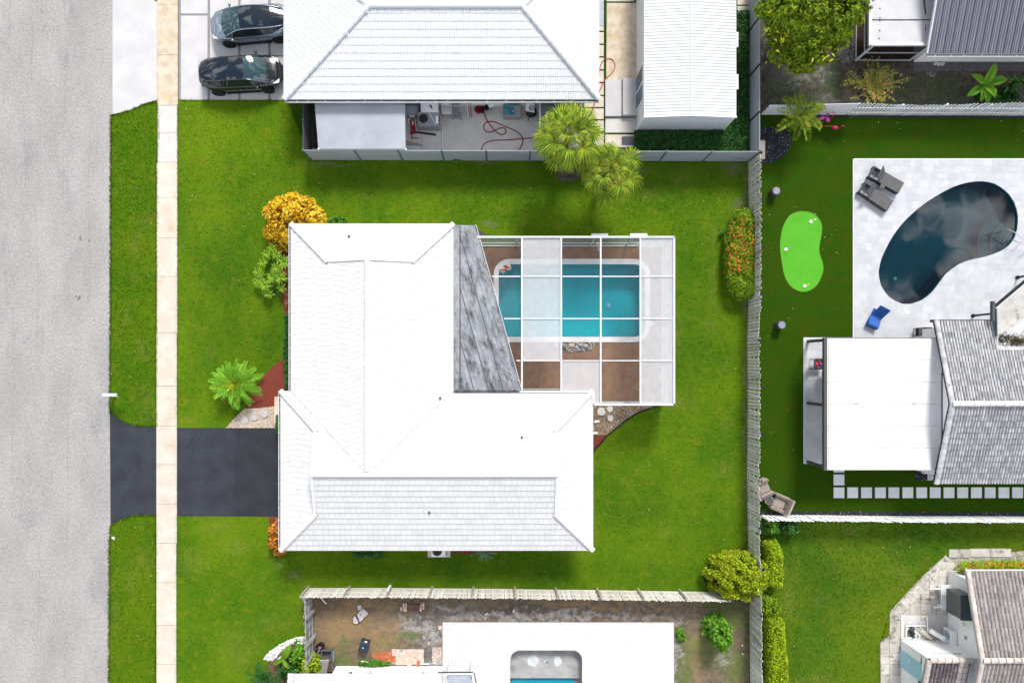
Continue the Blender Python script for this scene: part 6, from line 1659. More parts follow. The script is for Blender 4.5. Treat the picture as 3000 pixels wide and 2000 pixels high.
# flax
flx = [blade_mesh('blade', .75, .035, M['lf_flax'], a, 4) for a in (.2,.4,.6)]
for x, y, s in ((1420,1610,1.0),):
    rosette('flax_plant', 'blue green strap leaved grass plant below the white roof', x, y, .12, 60, 1.1, flx, None, el=(80,15))
qa = P(1284,1608,.75); q = V3(qa.x, SS+.02-.42, .0)
ac_unit('air_conditioner', 'white condenser unit with black fan half under the white roof edge', (P(1284,0,.75).x, P(0,1631,.75).y+.40, .02), .82, .80, .74, 0, (-.06,-.05), .29, M['white_paint'])
for x in (1262,1311):
    qq = P(x,1618); MB().bbox((qq.x,qq.y+.05,0),(.35,.6,.08),.01).build('paving_block', M['slab_tan'])
for o in bpy.data.objects:
    if o.name.startswith('paving_block'): tag(o, 'tan paving block '+('left' if o.location.x < P(1284,0).x else 'right')+' of the white condenser unit below the house', 'block', 'tan blocks beside the condenser')

# mailbox and litter by the road
mbx = thing('mailbox', 'white mailbox reaching over the road edge', 'mailbox', (P(320,1157).x+.05, P(0,1157).y+.03, 0))
xa = P(301,1157,1.15); xb = P(340,1157,1.15)
mb = MB(); nn = 8; vs = []
for x in (xa.x, xb.x):
    vs += [(x, xa.y-.088, 1.02)]+[(x, xa.y+.088*math.cos(PI-PI*i/nn), 1.12+.09*math.sin(PI*i/nn)) for i in range(nn+1)]+[(x, xa.y+.088, 1.02)]
k = nn+3; mb.add(vs, [tuple(reversed(range(k))), tuple(range(k,2*k))]+[(i,(i+1)%k,k+(i+1)%k,k+i) for i in range(k)]); mb.build('box', M['white_paint'], mbx)
MB().box((xa.x-.012, xa.y, 1.11),(.02,.17,.17)).build('door', M['white_metal'], mbx)
q = P(332,1157); MB().box((q.x+.1,q.y,.5),(.09,.09,1.04)).build('post', M['white_paint'], mbx)
tag(MB().add([tuple(P(327,1573,.07)),tuple(P(333,1571,.10)),tuple(P(337,1576,.07)),tuple(P(334,1580,.09)),tuple(P(328,1577,.075))],[(0,4,3,2,1)]).build('paper_scrap', M['white_paint']), 'white scrap of paper on the grass by the road', 'litter')

# ============================================================ fan palms
fm_ = [fan_mesh('frond', r, p_, M['lf_fan'], 22, dr) for r, p_, dr in ((.86,.95,.4),(.92,1.05,.55),(.80,.85,.5))]
fy = [fan_mesh('frond', .85, .8, M['lf_fan_dry'], 20, .6)]
def fanpalm(label, px, py, h, n, s, lean):
    c = P(px, py, h)
    t = palm('fan_palm', label, (c.x-lean[0], c.y-lean[1]), h, fm_, n, .16, M['bark'], (80,-48), (s*.85,s*1.08), lean=lean, group='fan palms at the grey fence')
    for i in range(7):
        R = Matrix.Rotation(i*2.4+1,3,'Z') @ Matrix.Rotation(math.radians(random.uniform(38,60)),3,'Y')
        o = place_mesh('yellow_frond', fy[0], t, V3(c.x,c.y,h-.1), R); o.scale = (s*.9,)*3
    return t
fanpalm('larger fan palm with bright drooping leaves, left of two at the grey fence', 1668, 400, 4.6, 31, 1.17, (.15,.35))
fanpalm('smaller fan palm with bright drooping leaves, right of two at the grey fence', 1783, 500, 3.6, 26, 1.05, (.1,.2))
sheet('mulch_ring', [(P(1665,525).x+.75*math.cos(a), P(0,510).y+.45*math.sin(a)) for a in [2*PI*i/18 for i in range(18)]], .008, M['soil'])

# ============================================================ hedges at the long fence
IX = pxs([(2140,622),(2172,616),(2193,632),(2196,700),(2197,790),(2196,868),(2178,884),(2150,882),(2122,862),(2113,820),(2112,760),(2116,700),(2128,665)])
hedge('ixora_hedge', 'long green hedge with orange blossoms in front of the grey picket fence', 'hedge', IX, 1.15, 9500, .11, M['lf_ixora'], ('blossom', M['fl_orange'], 230, .062, pxs([(2110,655),(2200,650),(2200,800),(2110,812)])), bevel=.35)
bush('shrub', 'small pale green shrub at the left side of the blossom hedge', 'shrub', 2120, 680, 9, 9, .6, 160, .13, M['lf_green'], .5, 6, .4, stem=False)
bush('round_bush', 'large round yellow green clipped bush covering the fence corner', 'bush', 2171, 1694, 92, 70, 2.5, 15000, .125, M['lf_hedge_round'], .6, 170, .15, hb=.3)
hedge('hedge', 'bright yellow hedge right of the grey fence above the round bush', 'hedge', pxs([(2228,1578),(2262,1572),(2277,1600),(2278,1700),(2270,1710),(2228,1705)]), 1.15, 4200, .12, M['lf_hedge_yellow'], bevel=.3)
hedge('hedge', 'bright yellow hedge right of the grey fence below the round bush', 'hedge', pxs([(2230,1790),(2280,1800),(2286,1850),(2291,1930),(2297,2055),(2230,2055)]), 1.15, 8000, .12, M['lf_hedge_yellow'], bevel=.3)
bush('shrub', 'dark green shrub between the bush and the lower yellow hedge', 'shrub', 2250, 1775, 36, 26, 1.1, 1300, .15, M['lf_ixora'], .55, 16, .35)
for x, y, r, l in ((2255,1545,26,'left'),(2310,1545,26,'right')):
    bush('shrub', 'leafy green shrub below the lower white fence, '+l+' of two', 'shrub', x, y, r, 22, .9, 800, .2, M['lf_green'] if l == 'left' else M['lf_dark'], .55, 12, .4, group='shrubs below the white fence')
bush('shrub', 'dark twiggy shrub at the left edge of the round bush', 'shrub', 2080, 1690, 14, 28, .6, 350, .14, M['lf_ivy'], .4, 8, .4)
bush('young_tree', 'bright lime green young tree in the right of the south yard', 'tree', 2114, 1860, 40, 46, 2.2, 1050, .23, M['lf_lime'], .5, 22, .26)
bush('weed_clump', 'low green weeds at the right edge of the white pool terrace', 'weeds', 1996, 1862, 14, 22, .3, 300, .12, M['lf_lime'], .5, 8, .4, stem=False)

# ============================================================ north east garden
MT = thing('mango_tree', 'large yellow green broad leaved tree at the top edge right of the grey fence', 'tree', (P(2330,40,0).x, P(0,40).y, 0))
mc = P(2400,30,4.0)
tb = P(2285,75,0.3)
MB().tube([tb, P(2300,55,1.4), P(2350,30,2.6), P(2400,10,3.8)], [.34,.30,.24,.12], 10).build('trunk', M['grey_bark'], MT)
for x, y, h in ((2330,120,3.4),(2400,140,3.6),(2470,90,3.8),(2440,-10,4.0),(2320,-20,3.6),(2380,60,4.4)):
    MB().tube([P(2350,30,2.6), P((x+2350)/2,(y+30)/2,3.1), P(x,y,h)], [.14,.09,.04], 6).build('limb', M['grey_bark'], MT)
allp, alln = [], []
for x, y, h, r in ((2300,20,4.2,1.25),(2380,20,4.8,1.5),(2460,20,4.6,1.4),(2510,-10,4.3,1.1),(2310,75,3.8,1.0),(2380,85,4.4,1.25),(2450,75,4.3,1.1),(2350,150,3.6,1.05),(2300,135,3.3,.85),(2415,135,3.7,.9),(2460,115,3.6,.6),(2340,-50,4.2,1.4),(2440,-60,4.3,1.5),(2280,-30,3.8,.9),(2290,100,3.2,.7),(2500,30,3.9,.6),(2345,178,3.2,.6),(2265,40,3.4,.6)):
    c = P(x,y,h); a, b = blob_points((c.x,c.y,h-r*.5), (r,r,r*.75), int(1000*r*r), 30, .21); allp.append(a); alln.append(b)
quad_leaves('crown', leaf_array(np.concatenate(allp), np.concatenate(alln), .26, .30, .7), M['lf_mango'], MT)
tp = []
for x, y, h, k in ((2350,170,3.3,60),(2330,130,3.7,50),(2410,140,3.8,60),(2300,150,3.2,40),(2340,185,3.0,50),(2290,70,3.9,40),(2320,100,3.9,50)):
    c = P(x,y,h); tp.append(np.array(c)+RNG.normal(0,1,(k,3))*np.array([.42,.35,.18]))
tp = np.concatenate(tp); quad_leaves('young_leaves', leaf_array(tp, np.tile([0,0,1.0],(len(tp),1)), .27, .28, .5), M['lf_mango_tip'], MT)
# small cycad at the grey fence
ros2 = [blade_mesh('leaf', .62, .06, M['lf_green'], a) for a in (.3,.5)]
rosette('palm_seedling', 'small green fan shaped plant beside the grey fence under the tree', 2258, 122, .5, 22, 1.0, ros2, None)
rosette('palm_seedling', 'small green spiky plant at the foot of the grey fence', 2246, 96, .4, 16, .8, ros2, None)

# porch of the north east house
PH = 2.62
po = thing('screen_porch', 'white flat roofed screen porch with dark screens at the top right', 'porch', P(2640,60))
rx0, rx1, ry0, ry1 = P(2545,0,PH).x, P(2735,0,PH).x, P(0,134,PH).y, P(0,-80,PH).y
rs_ = MB().slab([V3(rx0,ry0,PH),V3(rx1,ry0,PH),V3(rx1,ry1,PH),V3(rx0,ry1,PH)],.10).build('roof_panel', M['porch_roof'], po)
for a, b in ((V3(rx0+.06,ry0,PH+.03),V3(rx0+.06,ry1,PH+.03)),(V3(rx0+.12,ry0+.06,PH+.03),V3(rx1,ry0+.06,PH+.03))): MB().beam(a,b,.16,.10).build('roof_edge', M['white_metal'], rs_)
MB().beam(P(2552,58.5,PH+.012),P(2728,58.5,PH+.012),.05,.02).build('roof_seam', M['dark_seam'], rs_)
for x, y in ((2578,25.5),(2578,61),(2577,90),(2576,113),(2578,53)): MB().ball(P(x,y,PH+.01),(.045,.045,.02),8,4).build('roof_bolt', M['dark_seam'], rs_)
for q in (((2703,-10),(2709,-10),(2714,40),(2713,47),(2709,40)),((2710,71),(2712,70),(2713,90),(2710,92))): MB().poly([P(x,y,PH+.006) for x,y in q][::-1]).build('roof_stain', M['dark_seam'], rs_)
sx0, sx1, sy0, sy1 = P(2507,0).x, P(2663,0).x, P(0,177.5).y, P(0,-80).y
for a, b in ((V3(sx0,sy0,0),V3(sx1,sy0,0)),(V3(sx0,sy1,0),V3(sx0,sy0,0))):
    MB().poly([a+V3(0,0,.1),b+V3(0,0,.1),b+V3(0,0,PH-.12),a+V3(0,0,PH-.12)]).build('screen_panel', M['screen_dark'], po)
    for z in (.06,1.0,PH-.16): MB().beam(a+V3(0,0,z),b+V3(0,0,z),.06,.06).build('rail', M['white_metal'], po)
for q in (V3(sx0,sy0,0),V3(sx1,sy0,0),V3(sx0,sy0+3.2,0)): MB().box((q.x,q.y,PH/2-.06),(.10,.10,PH-.14)).build('post', M['white_metal'], po)
sheet('porch_floor', [(sx0,sy0),(sx1+3,sy0),(sx1+3,sy1),(sx0,sy1)], .02, M['rust_plate'])
nhs = thing('house', 'blue grey metal roofed house at the top right corner', 'house', (28, 21, 0))
mz0, mz1 = 2.75, 4.4
ey_, ry_ = P(0,157,mz0).y, P(0,-150,mz1).y
wx0 = P(2716,157,mz0).x
mr_ = MB().slab([V3(wx0,ey_,mz0),V3(wx0+14,ey_,mz0),V3(wx0+14,ey_+5.2,mz1),V3(wx0,ey_+5.2,mz1)],.06).build('roof_sheet', M['metal_roof'], nhs)
MB().slab([V3(wx0,ey_+10.4,mz0),V3(wx0,ey_+5.2,mz1),V3(wx0+14,ey_+5.2,mz1),V3(wx0+14,ey_+10.4,mz0)],.06).build('roof_sheet', M['metal_roof'], nhs)
Ls = math.hypot(5.2, mz1-mz0); ar = math.atan2(mz1-mz0, 5.2)
rb = MB().box((0,0,0),(.035,Ls,.05)).mesh('rib', M['metal_rib'] if 'metal_rib' in M else M['metal_roof']); rb2 = MB().box((0,0,0),(.05,Ls,.02)).mesh('rib', M['metal_roof'])
for i in range(0, 100):
    x = wx0+.05+i*.136
    if x > wx0+9: break
    place_mesh('rib', rb if i % 3 == 0 else rb2, mr_, V3(x,ey_+2.6,(mz0+mz1)/2+.03), Matrix.Rotation(ar,3,'X'))
MB().beam(V3(wx0-.03,ey_,mz0+.02),V3(wx0-.03,ey_+5.2,mz1+.02),.07,.14).build('rake_trim', M['white_metal'], nhs)
gutter(nhs, (wx0,ey_,mz0-.04),(wx0+14,ey_,mz0-.04),(0,-1,0),M['white_metal'],M['shaded_litter'],.14,.11,16)
hw_ = P(0,181.5).y; hx = P(2676,0).x
MB().prism([(hx,hw_),(hx+16,hw_),(hx+16,ey_+10),(hx,ey_+10)],-.02,mz0-.1).build('wall', M['wall_white'], nhs)
sheet('wall_footing', [(hx,hw_-.55),(hx+16,hw_-.55),(hx+16,hw_),(hx,hw_)], .006, M['ash_dark'] if 'ash_dark' in M else M['soil'])
for x, y, l in ((2762.5,187,'right'),(2752,188,'middle'),(2742,186,'left')):
    q = P(x,y,.1); tag(MB().lathe((q.x,q.y,.006),[(.085,0),(.085,.14),(.06,.14),(.055,.01)],14).build('pipe_stub', M['cable_white']), 'white pipe stub in the soil below the metal roofed house, '+l+' of three', 'pipe', 'white pipe stubs')
GVP = [P2(x,y) for x,y in ((2468,95),(2502,88),(2508,178),(2480,180),(2466,140))]
pebbles('gravel', 'pale grey gravel between the tree and the dark porch', GVP, M['grey_rock'], 160, .07, .015)
# sprawling shrub with pink flowers
bs = thing('flowering_shrub', 'sprawling yellowish shrub with pink flowers above the white picket fence', 'shrub', P(2572,250))
mb = MB(); tips = []
for i in range(64):
    a = random.gauss(0, 1.25) if i % 2 else random.uniform(-PI, PI); L = random.uniform(.7, 1.75); h = random.uniform(.35, .95); c = P(2540+random.uniform(-14,14),258+random.uniform(-14,14))
    e = V3(c.x+L*math.cos(a)*1.1, c.y+L*math.sin(a)*.9, h); mid = c.lerp(e,.5)+V3(random.uniform(-.08,.08),random.uniform(-.08,.08),.18)
    mb.tube([c+V3(0,0,.02),mid,e],[.02,.014,.006],4); tips.append((c,mid,e))
mb.build('stem', mat('olive_twig',(.28,.25,.10),(.36,.33,.15),.8,6), bs)
pp = []
for c, m_, e in tips:
    for s in np.linspace(.05,1,22):
        q = m_.lerp(e,s); pp.append([q.x+random.gauss(0,.06),q.y+random.gauss(0,.06),q.z+random.gauss(0,.03)])
        if s > .5: q = c.lerp(m_,s); pp.append([q.x+random.gauss(0,.07),q.y+random.gauss(0,.07),q.z])
pp = np.array(pp); nn_ = np.tile([0,0,1.0],(len(pp),1))
quad_leaves('foliage', leaf_array(pp, nn_, .12, .35, .6), M['lf_olive'] if 'lf_olive' in M else M['lf_yellowgreen'], bs)
hd = np.array([[*P(x,y,.85)] for x,y in ((2540,222),(2558,252),(2590,250),(2602,245),(2592,225),(2590,272),(2560,282),(2548,270),(2612,272),(2640,218),(2530,262),(2575,290))])
pf = np.repeat(hd,6,0)+RNG.normal(0,.035,(len(hd)*6,3)); quad_leaves('flower', leaf_array(pf, np.tile([0,0,1.0],(len(pf),1)), .075, .8, .4), M['fl_pink'], bs)
# banana plant and bird-of-paradise beside it
def banana_leaf(name, L, w_, arch):
    mb = MB(); n = 9; vs = []
    for i in range(n+1):
        s = i/n; ww = w_*.5*(math.sin(PI*min(1,.06+.92*s))**.6) if i < n else .01
        x, z = L*s*(1-.15*s), L*(arch*s-arch*1.35*s*s)
        vs += [(x,-ww,z+.22*ww+random.uniform(-.015,.015)),(x,-ww*.5,z+.16*ww),(x,0,z),(x,ww*.5,z+.16*ww),(x,ww,z+.22*ww+random.uniform(-.015,.015))]
    fs = [(5*i+j,5*i+5+j,5*i+6+j,5*i+1+j) for i in range(n) for j in range(4)]
    mb.add(vs, fs); me = mb.mesh(name, M['lf_banana']); return me
bl = [banana_leaf('leaf', 1.25, .42, .3), banana_leaf('leaf', 1.1, .38, .45)]
rib_ = MB().tube([(0,0,.012),(.5,0,.11),(1.0,0,.02)],.016,4).mesh('midrib', M['lf_lime'])
bp_ = P(2880,250,1.3)
bn = thing('banana_plant', 'banana plant with broad green leaves above the white picket fence', 'plant', (bp_.x,bp_.y,0))
MB().tube([(bp_.x,bp_.y,0),(bp_.x,bp_.y,.7),(bp_.x,bp_.y,1.35)],[.11,.09,.05],8).build('stem', M['lf_green'], bn)
for az, el, s, k in ((83,48,1.15,0),(62,40,.85,1),(12,18,1.15,0),(150,25,1.05,1),(215,5,1.0,0),(-38,2,1.1,1),(-62,-10,1.0,0),(185,55,.7,1),(-85,-12,.9,1)):
    R = Matrix.Rotation(math.radians(az),3,'Z') @ Matrix.Rotation(-math.radians(el),3,'Y')
    o = place_mesh('leaf', bl[k], bn, bp_, R); o.scale = (s,s,s); WL[o.name] = Vector((0,0,0))
    r_ = bpy.data.objects.new('midrib', rib_); C.objects.link(r_); r_.parent = o; r_.location = (0,0,.004)
bpl = [blade_mesh('leaf', 1.0, .16, M['lf_dark'], a, 5) for a in (.25,.45)]
for x, y, l in ((2955,250,'left'),(2995,245,'right')):
    t = rosette('strelitzia', 'dark upright leaved plant right of the banana plant, the '+l+' of two', x, y, .5, 22, .85, bpl, 'dark leaved plants by the banana', el=(80,20))
    q = P(x+8,y-12,1.15); MB().ball((q.x-t.location.x,q.y-t.location.y,1.05),(.07,.04,.05),6,4).build('flower', M['orange'], t, local=True)
bush('ground_shrub', 'dark low shrub behind the banana plant', 'shrub', 2925, 280, 60, 22, .5, 900, .2, M['lf_ivy'], .4, 18, .35, stem=False)
# areca palm and stone bed in the turf corner
BB = pxs([(2228,375),(2300,372),(2318,400),(2316,430),(2300,455),(2275,472),(2248,479),(2228,480)])
sheet('stone_bed', BB, .008, M['black_bed'])
pebbles('pebbles', 'black stone chips with white specks round the feathery palm', BB, M['black_pebble'], 260, .055)
ar = [frond_mesh('frond', 1.5, 22, .42, M['lf_areca'], a, .06, .35, sweep=.8) for a in (.45,.6,.75)]
palm('areca_palm', 'feathery green palm at the left end of the white board fence', P2(2308,372), 1.5, ar, 17, .07, M['lf_dark'], (64,-4), (.8,1.12))
# flamingos
def flamingo(label, px, py, az, m):
    c = P(px,py,.75); t = thing('flamingo_ornament', label, 'garden ornament', (c.x,c.y,.005), az, 'bird ornaments on the turf')
    MB().ball((0,0,.62),(.19,.11,.11),10,6).build('body', m, t, local=True, smooth=True)
    MB().tube([(.14,0,.66),(.24,0,.76),(.22,0,.92),(.26,0,.99),(.33,0,.97)],[.05,.035,.03,.045,.02],7).build('neck', m, t, local=True, smooth=True)
    MB().tube([(.33,0,.97),(.39,0,.92)],[.02,.006],5).build('beak', M['black_metal'], t, local=True)
    for s in (-.04,.04): MB().tube([(0,s,.55),(.01,s,0)],.012,5).build('leg', M['dark_metal'], t, local=True)
    return t
flamingo('pink bird ornament nearest the feathery palm by the white board fence', 2411, 344, .4, M['pink'])
flamingo('pink bird ornament second from the feathery palm by the white board fence', 2427, 348, 2.2, M['pink'])
flamingo('hot pink bird ornament farthest out on the turf', 2450, 372, -.1, M['hot_pink'])
q = P(2393,352,.3); tag(MB().ball((q.x,q.y,.16),.13,12,8).build('garden_ball', M['pale_blue'], smooth=True), 'pale blue ball beside the pink bird ornaments', 'ball')
q = P(2437,342,.5); t = thing('garden_stake', 'red bent garden stake beside the pink bird ornaments', 'stake', (q.x,q.y,.005)); MB().tube([(0,0,0),(.02,0,.7),(.0,.12,.8),(-.15,.14,.8)],.02,6).build('rod', M['hot_pink'], t, local=True)
tag(MB().tube([P(2405,371,.03),P(2440,369,.03)],.014,5).build('thin_rod', M['orange']), 'thin orange rod lying on the turf by the bird ornaments', 'rod')
# ============================================================ paved terraces
def near_seg(poly, p):
    best = None
    for i in range(len(poly)):
        a, b = poly[i], poly[(i+1) % len(poly)]; dx, dy = b[0]-a[0], b[1]-a[1]; L2 = dx*dx+dy*dy
        if L2 < 1e-12: continue
        s = max(0, min(1, ((p[0]-a[0])*dx+(p[1]-a[1])*dy)/L2)); d = math.hypot(p[0]-a[0]-s*dx, p[1]-a[1]-s*dy)
        if best is None or d < best[0]: best = (d, a, b)
    return best
def pin(poly, p): return bool(inside(poly, np.array([p[0]]), np.array([p[1]]))[0])
def terrace(parent, x0, y0, x1, y1, widths, course, m, z, t, holes=(), nobj=300, focus=(0, 0), name='paver', gap=.004, vertical=False):
    "rows of pavers over a rectangle, cut along the holes"
    cells = []; mb = MB(); j = 0
    y = y0
    while y < y1-.02:
        hh = min(course, y1-y); x = x0 - random.random()*widths[0]
        while x < x1:
            wd = random.choice(widths); a, b = max(x, x0), min(x+wd, x1); x += wd
            if b-a < .03: continue
            cell = [(a+gap/2,y+gap/2),(b-gap/2,y+gap/2),(b-gap/2,y+hh-gap/2),(a+gap/2,y+hh-gap/2)]
            skip = False; cutc = False
            for h in holes:
                ins = [pin(h, c) for c in cell]; mid = ((a+b)/2, y+hh/2)
                if all(ins): skip = True; break
                if any(ins):
                    cutc = True; d, s0, s1 = near_seg(h, mid)
                    # keep the side away from the hole centre
                    A, B = -(s1[1]-s0[1]), s1[0]-s0[0]; Cc = -(A*s0[0]+B*s0[1])
                    nl = math.hypot(A, B); mm_ = ((s0[0]+s1[0])/2+A/nl*.01, (s0[1]+s1[1])/2+B/nl*.01)
                    if pin(h, mm_): A, B, Cc = -A, -B, -Cc
                    cell = clip_half(cell, A, B, Cc)
                    if len(cell) < 3: skip = True; break
            if skip: continue
            cells.append((cell, (a+b)/2, y+hh/2))
        y += course; j += 1
    cells.sort(key=lambda c: (c[1]-focus[0])**2+(c[2]-focus[1])**2)
    cache = {}
    for i, (cell, cx_, cy_) in enumerate(cells):
        dz = random.uniform(0, .0025)
        if i < nobj:
            me = MB().prism([(p[0]-cx_, p[1]-cy_) for p in cell], -t, 0)
            o = place_mesh(name, me.mesh(name, m), parent, V3(cx_, cy_, z+dz))
        else: mb.prism(cell, z-t, z+dz)
    if mb.f: o = mb.build(name+'s', m, parent); o['kind'] = 'stuff'

def ring_wall(parent, outl, z0, z1, m, name): return basin(parent, outl, z1, z1-z0, m, name, floor=False)
mx0, my1, my0, mx1 = P(2499.5,0).x, P(0,467.5).y, P(0,1000).y, P(3060,0).x
ter = sheet('marble_terrace', [(mx0,my0),(mx1,my0),(mx1,my1),(mx0,my1)], .05, M['marble'], [KID])
terrace(ter, mx0, my0, mx1, my1, (.30,.41,.61,.41), .41, M['marble'], .066, .02, [KID], 300, (22, 5))
MB().beam(V3(mx0-.02,my0,.02),V3(mx0-.02,my1,.02),.04,.085).build('terrace_edge', M['coping'], ter)
MB().beam(V3(mx0,my1+.02,.02),V3(mx1,my1+.02,.02),.04,.085).build('terrace_edge', M['coping'], ter)
kp = thing('swimming_pool', 'kidney shaped dark swimming pool in the marble terrace', 'swimming pool', (23, 7, 0))
basin(kp, KID, .066, 1.6, M['pool_dark'])
sheet('water', KID, -.05, M['water_dark'])
q = P(2622,816,-.9); MB().lathe((q.x*1.0,q.y,-.9),[(.115,0),(.115,.03),(.1,.04)],16).build('pool_light', M['pool_lamp'], kp)
# curved steps at the right end
cc = P(2993,712)
for k, (r, zz) in enumerate(((1.05,-.30),(.72,-.20),(.40,-.12))):
    pass
for k, (r, zz) in enumerate(((2.05,-.75),(1.45,-.5),(.85,-.28))):
    pts = [(cc.x+r*math.cos(a), cc.y+r*math.sin(a)) for a in [math.radians(118+k*3+(248-118-k*6)*i/16) for i in range(17)]]
    pts = [p for p in pts if pin(KID, p)]
    if len(pts) > 3:
        MB().prism(pts+[(cc.x-.1,cc.y)], -1.55, zz).build('step', M['pool_dark'], kp)
        MB().tube([V3(p[0],p[1],zz+.004) for p in pts], .022, 5).build('step_nosing', M['plaster_pool'], kp)
hr = thing('pool_handrail', 'polished steel handrail at the right end of the kidney pool', 'handrail', P(2980,690))
for off in (0,):
    MB().tube([P(2928,683,-.3),P(2936,676,.55),P(2950,671,.86),P(2972,680,.84),P(2996,700,.80),P(2993,708,.07)],.024,8).build('rail', M['steel'], hr)
    MB().tube([P(2958,707,-.3),P(2966,702,.5),P(2985,710,.84),P(3010,725,.80),P(3008,735,.07)],.024,8).build('rail', M['steel'], hr)
q = P(2656,914); t = MB().lathe((q.x,q.y,.064),[(.135,0),(.135,.014),(.12,.02)],20); tag(t.build('skimmer_lid', M['white_paint']), 'round white lid in the marble between blue chair and kidney pool', 'lid')
q = P(2659,934); 

# loungers
def lounger(label, hx, hy, ang):
    "origin at the foot end centre, +X towards the head"
    t = thing('sun_lounger', label, 'sun lounger', V3(hx, hy, .066), ang, 'grey loungers on the marble')
    L, W, h = 2.0, .70, .33
    fr = MB()
    for s in (-1,1): fr.box((L/2, s*(W/2-.03), h/2+.02), (L, .06, h-.04))
    fr.box((.03,0,h/2+.02),(.06,W-.12,h-.04)); fr.box((L-.05,0,h-.04),(.10,W-.12,.06))
    fr.box((L*.60,0,h*.5),(.06,W-.12,.05))
    fr.build('frame', M['lounger_frame'], t, local=True)
    MB().bbox((.64,0,h-.01),(1.27,W,.035),.008).build('seat', M['lounger_mesh'], t, local=True)
    a = math.radians(52); c = V3(1.27,0,h)
    e = c+V3(.70*math.cos(a),0,.70*math.sin(a))
    MB().slab([c+V3(0,-W/2,.01), c+V3(0,W/2,.01), e+V3(0,W/2,0), e+V3(0,-W/2,0)][::-1],.035).build('backrest', M['lounger_mesh'], t, local=True)
    for s in (-.22,.22): MB().beam(c.lerp(e,.6)+V3(0,s,-.02), V3(L-.32,s*.8,h-.1),.02,.02).build('support', M['lounger_frame'], t, local=True)
    MB().beam(V3(L-.32,-.3,h-.1),V3(L-.32,.3,h-.1),.02,.02).build('support_bar', M['lounger_frame'], t, local=True)
    for sx_ in (.1,L-.1):
        for s in (-1,1): MB().box((sx_,s*(W/2-.05),.03),(.06,.06,.06)).build('leg', M['lounger_frame'], t, local=True)
    return t
Lz = lambda x, y, h=.35: P(2470+x/8.713, 460+y/8.713, h)
for (f0, f1, h0, h1, l) in (((1545,680),(1400,920),(800,245),(605,515),'upper'),((1275,1140),(1110,1375),(560,650),(350,900),'lower')):
    fc = (Lz(*f0)+Lz(*f1))/2; hc = (Lz(*h0,.3)+Lz(*h1,.3))/2
    ang = math.atan2(hc.y-fc.y, hc.x-fc.x)
    lounger(l+' grey sun lounger with raised back on the marble terrace', fc.x, fc.y, ang)
q = Lz(995,755,.4); t = thing('side_table', 'small square grey table between the two sun loungers', 'table', (q.x,q.y,.066), -.52)
MB().bbox((0,0,.36),(.26,.26,.03),.006).build('table_top', M['lounger_mesh'], t, local=True)
for a in (-.1,.1):
    for b in (-.1,.1): MB().box((a,b,.18),(.025,.025,.36)).build('leg', M['lounger_frame'], t, local=True)
# blue wave chaise
bz = lambda x, y, h: P(2100+x/2.6133, 400+y/2.6133, h)
hd_, ft_ = (bz(1255,1290,.62)+bz(1312,1335,.62))/2, (bz(1152,1420,.3)+bz(1222,1488,.3))/2
t = thing('chaise_chair', 'blue moulded wave shaped chair on the marble terrace', 'chair', (ft_.x,ft_.y,.066), math.atan2(hd_.y-ft_.y, hd_.x-ft_.x))
Lc = math.hypot(hd_.x-ft_.x, hd_.y-ft_.y); W = .66
prof = [(-.02,.02),(-.03,.28),(.06,.36),(.22,.30),(.40,.20),(.52,.18),(.62,.26),(.75,.44),(.90,.62),(1.0,.70)]
pr = curve([(x*Lc/1.0, z) for x, z in prof], 4)
pr = [(p[0], p[1]) for p in [(v[0], v[1]) for v in [tuple(q)[:2] for q in pr]]]
vs = []
for x, z in pr: vs += [(x,-W/2,z),(x,W/2,z),(x,-W/2,z-.035),(x,W/2,z-.035)]
n = len(pr); fs = []
for i in range(n-1):
    a, b = 4*i, 4*i+4; fs += [(a,b,b+1,a+1),(a+3,b+3,b+2,a+2),(a,a+2,b+2,b),(a+1,b+1,b+3,a+3)]
fs += [(0,1,3,2),(4*n-4,4*n-2,4*n-1,4*n-3)]
MB().add(vs, fs).build('shell', M['blue_plastic'], t, local=True, smooth=False)
MB().prism([(.05,-W/2+.03),(Lc*.9,-W/2+.03),(Lc*.9,W/2-.03),(.05,W/2-.03)],0,.10).build('base', M['blue_plastic'], t, local=True)
# cylinder speakers on the turf
for x, y, l in ((2275,559,'upper'),(2291,952,'lower')):
    q = P(x,y,.62); t = thing('outdoor_speaker', l+' of two grey cylinders standing on the dark turf', 'speaker', (q.x,q.y,.005), group='grey cylinders on the turf')
    MB().lathe((0,0,0),[(.22,0),(.245,.03),(.245,.56),(.235,.60),(.20,.61)],24).build('body', M['cyl_grey'], t, local=True, smooth=False)
    MB().lathe((0,0,.611),[(.20,0),(.19,.012),(.10,.012),(.09,.004)],24).build('top_ring', M['cyl_top'], t, local=True)
    MB().ball((0,0,.625),.02,8,5).build('led', M['white_paint'], t, local=True)
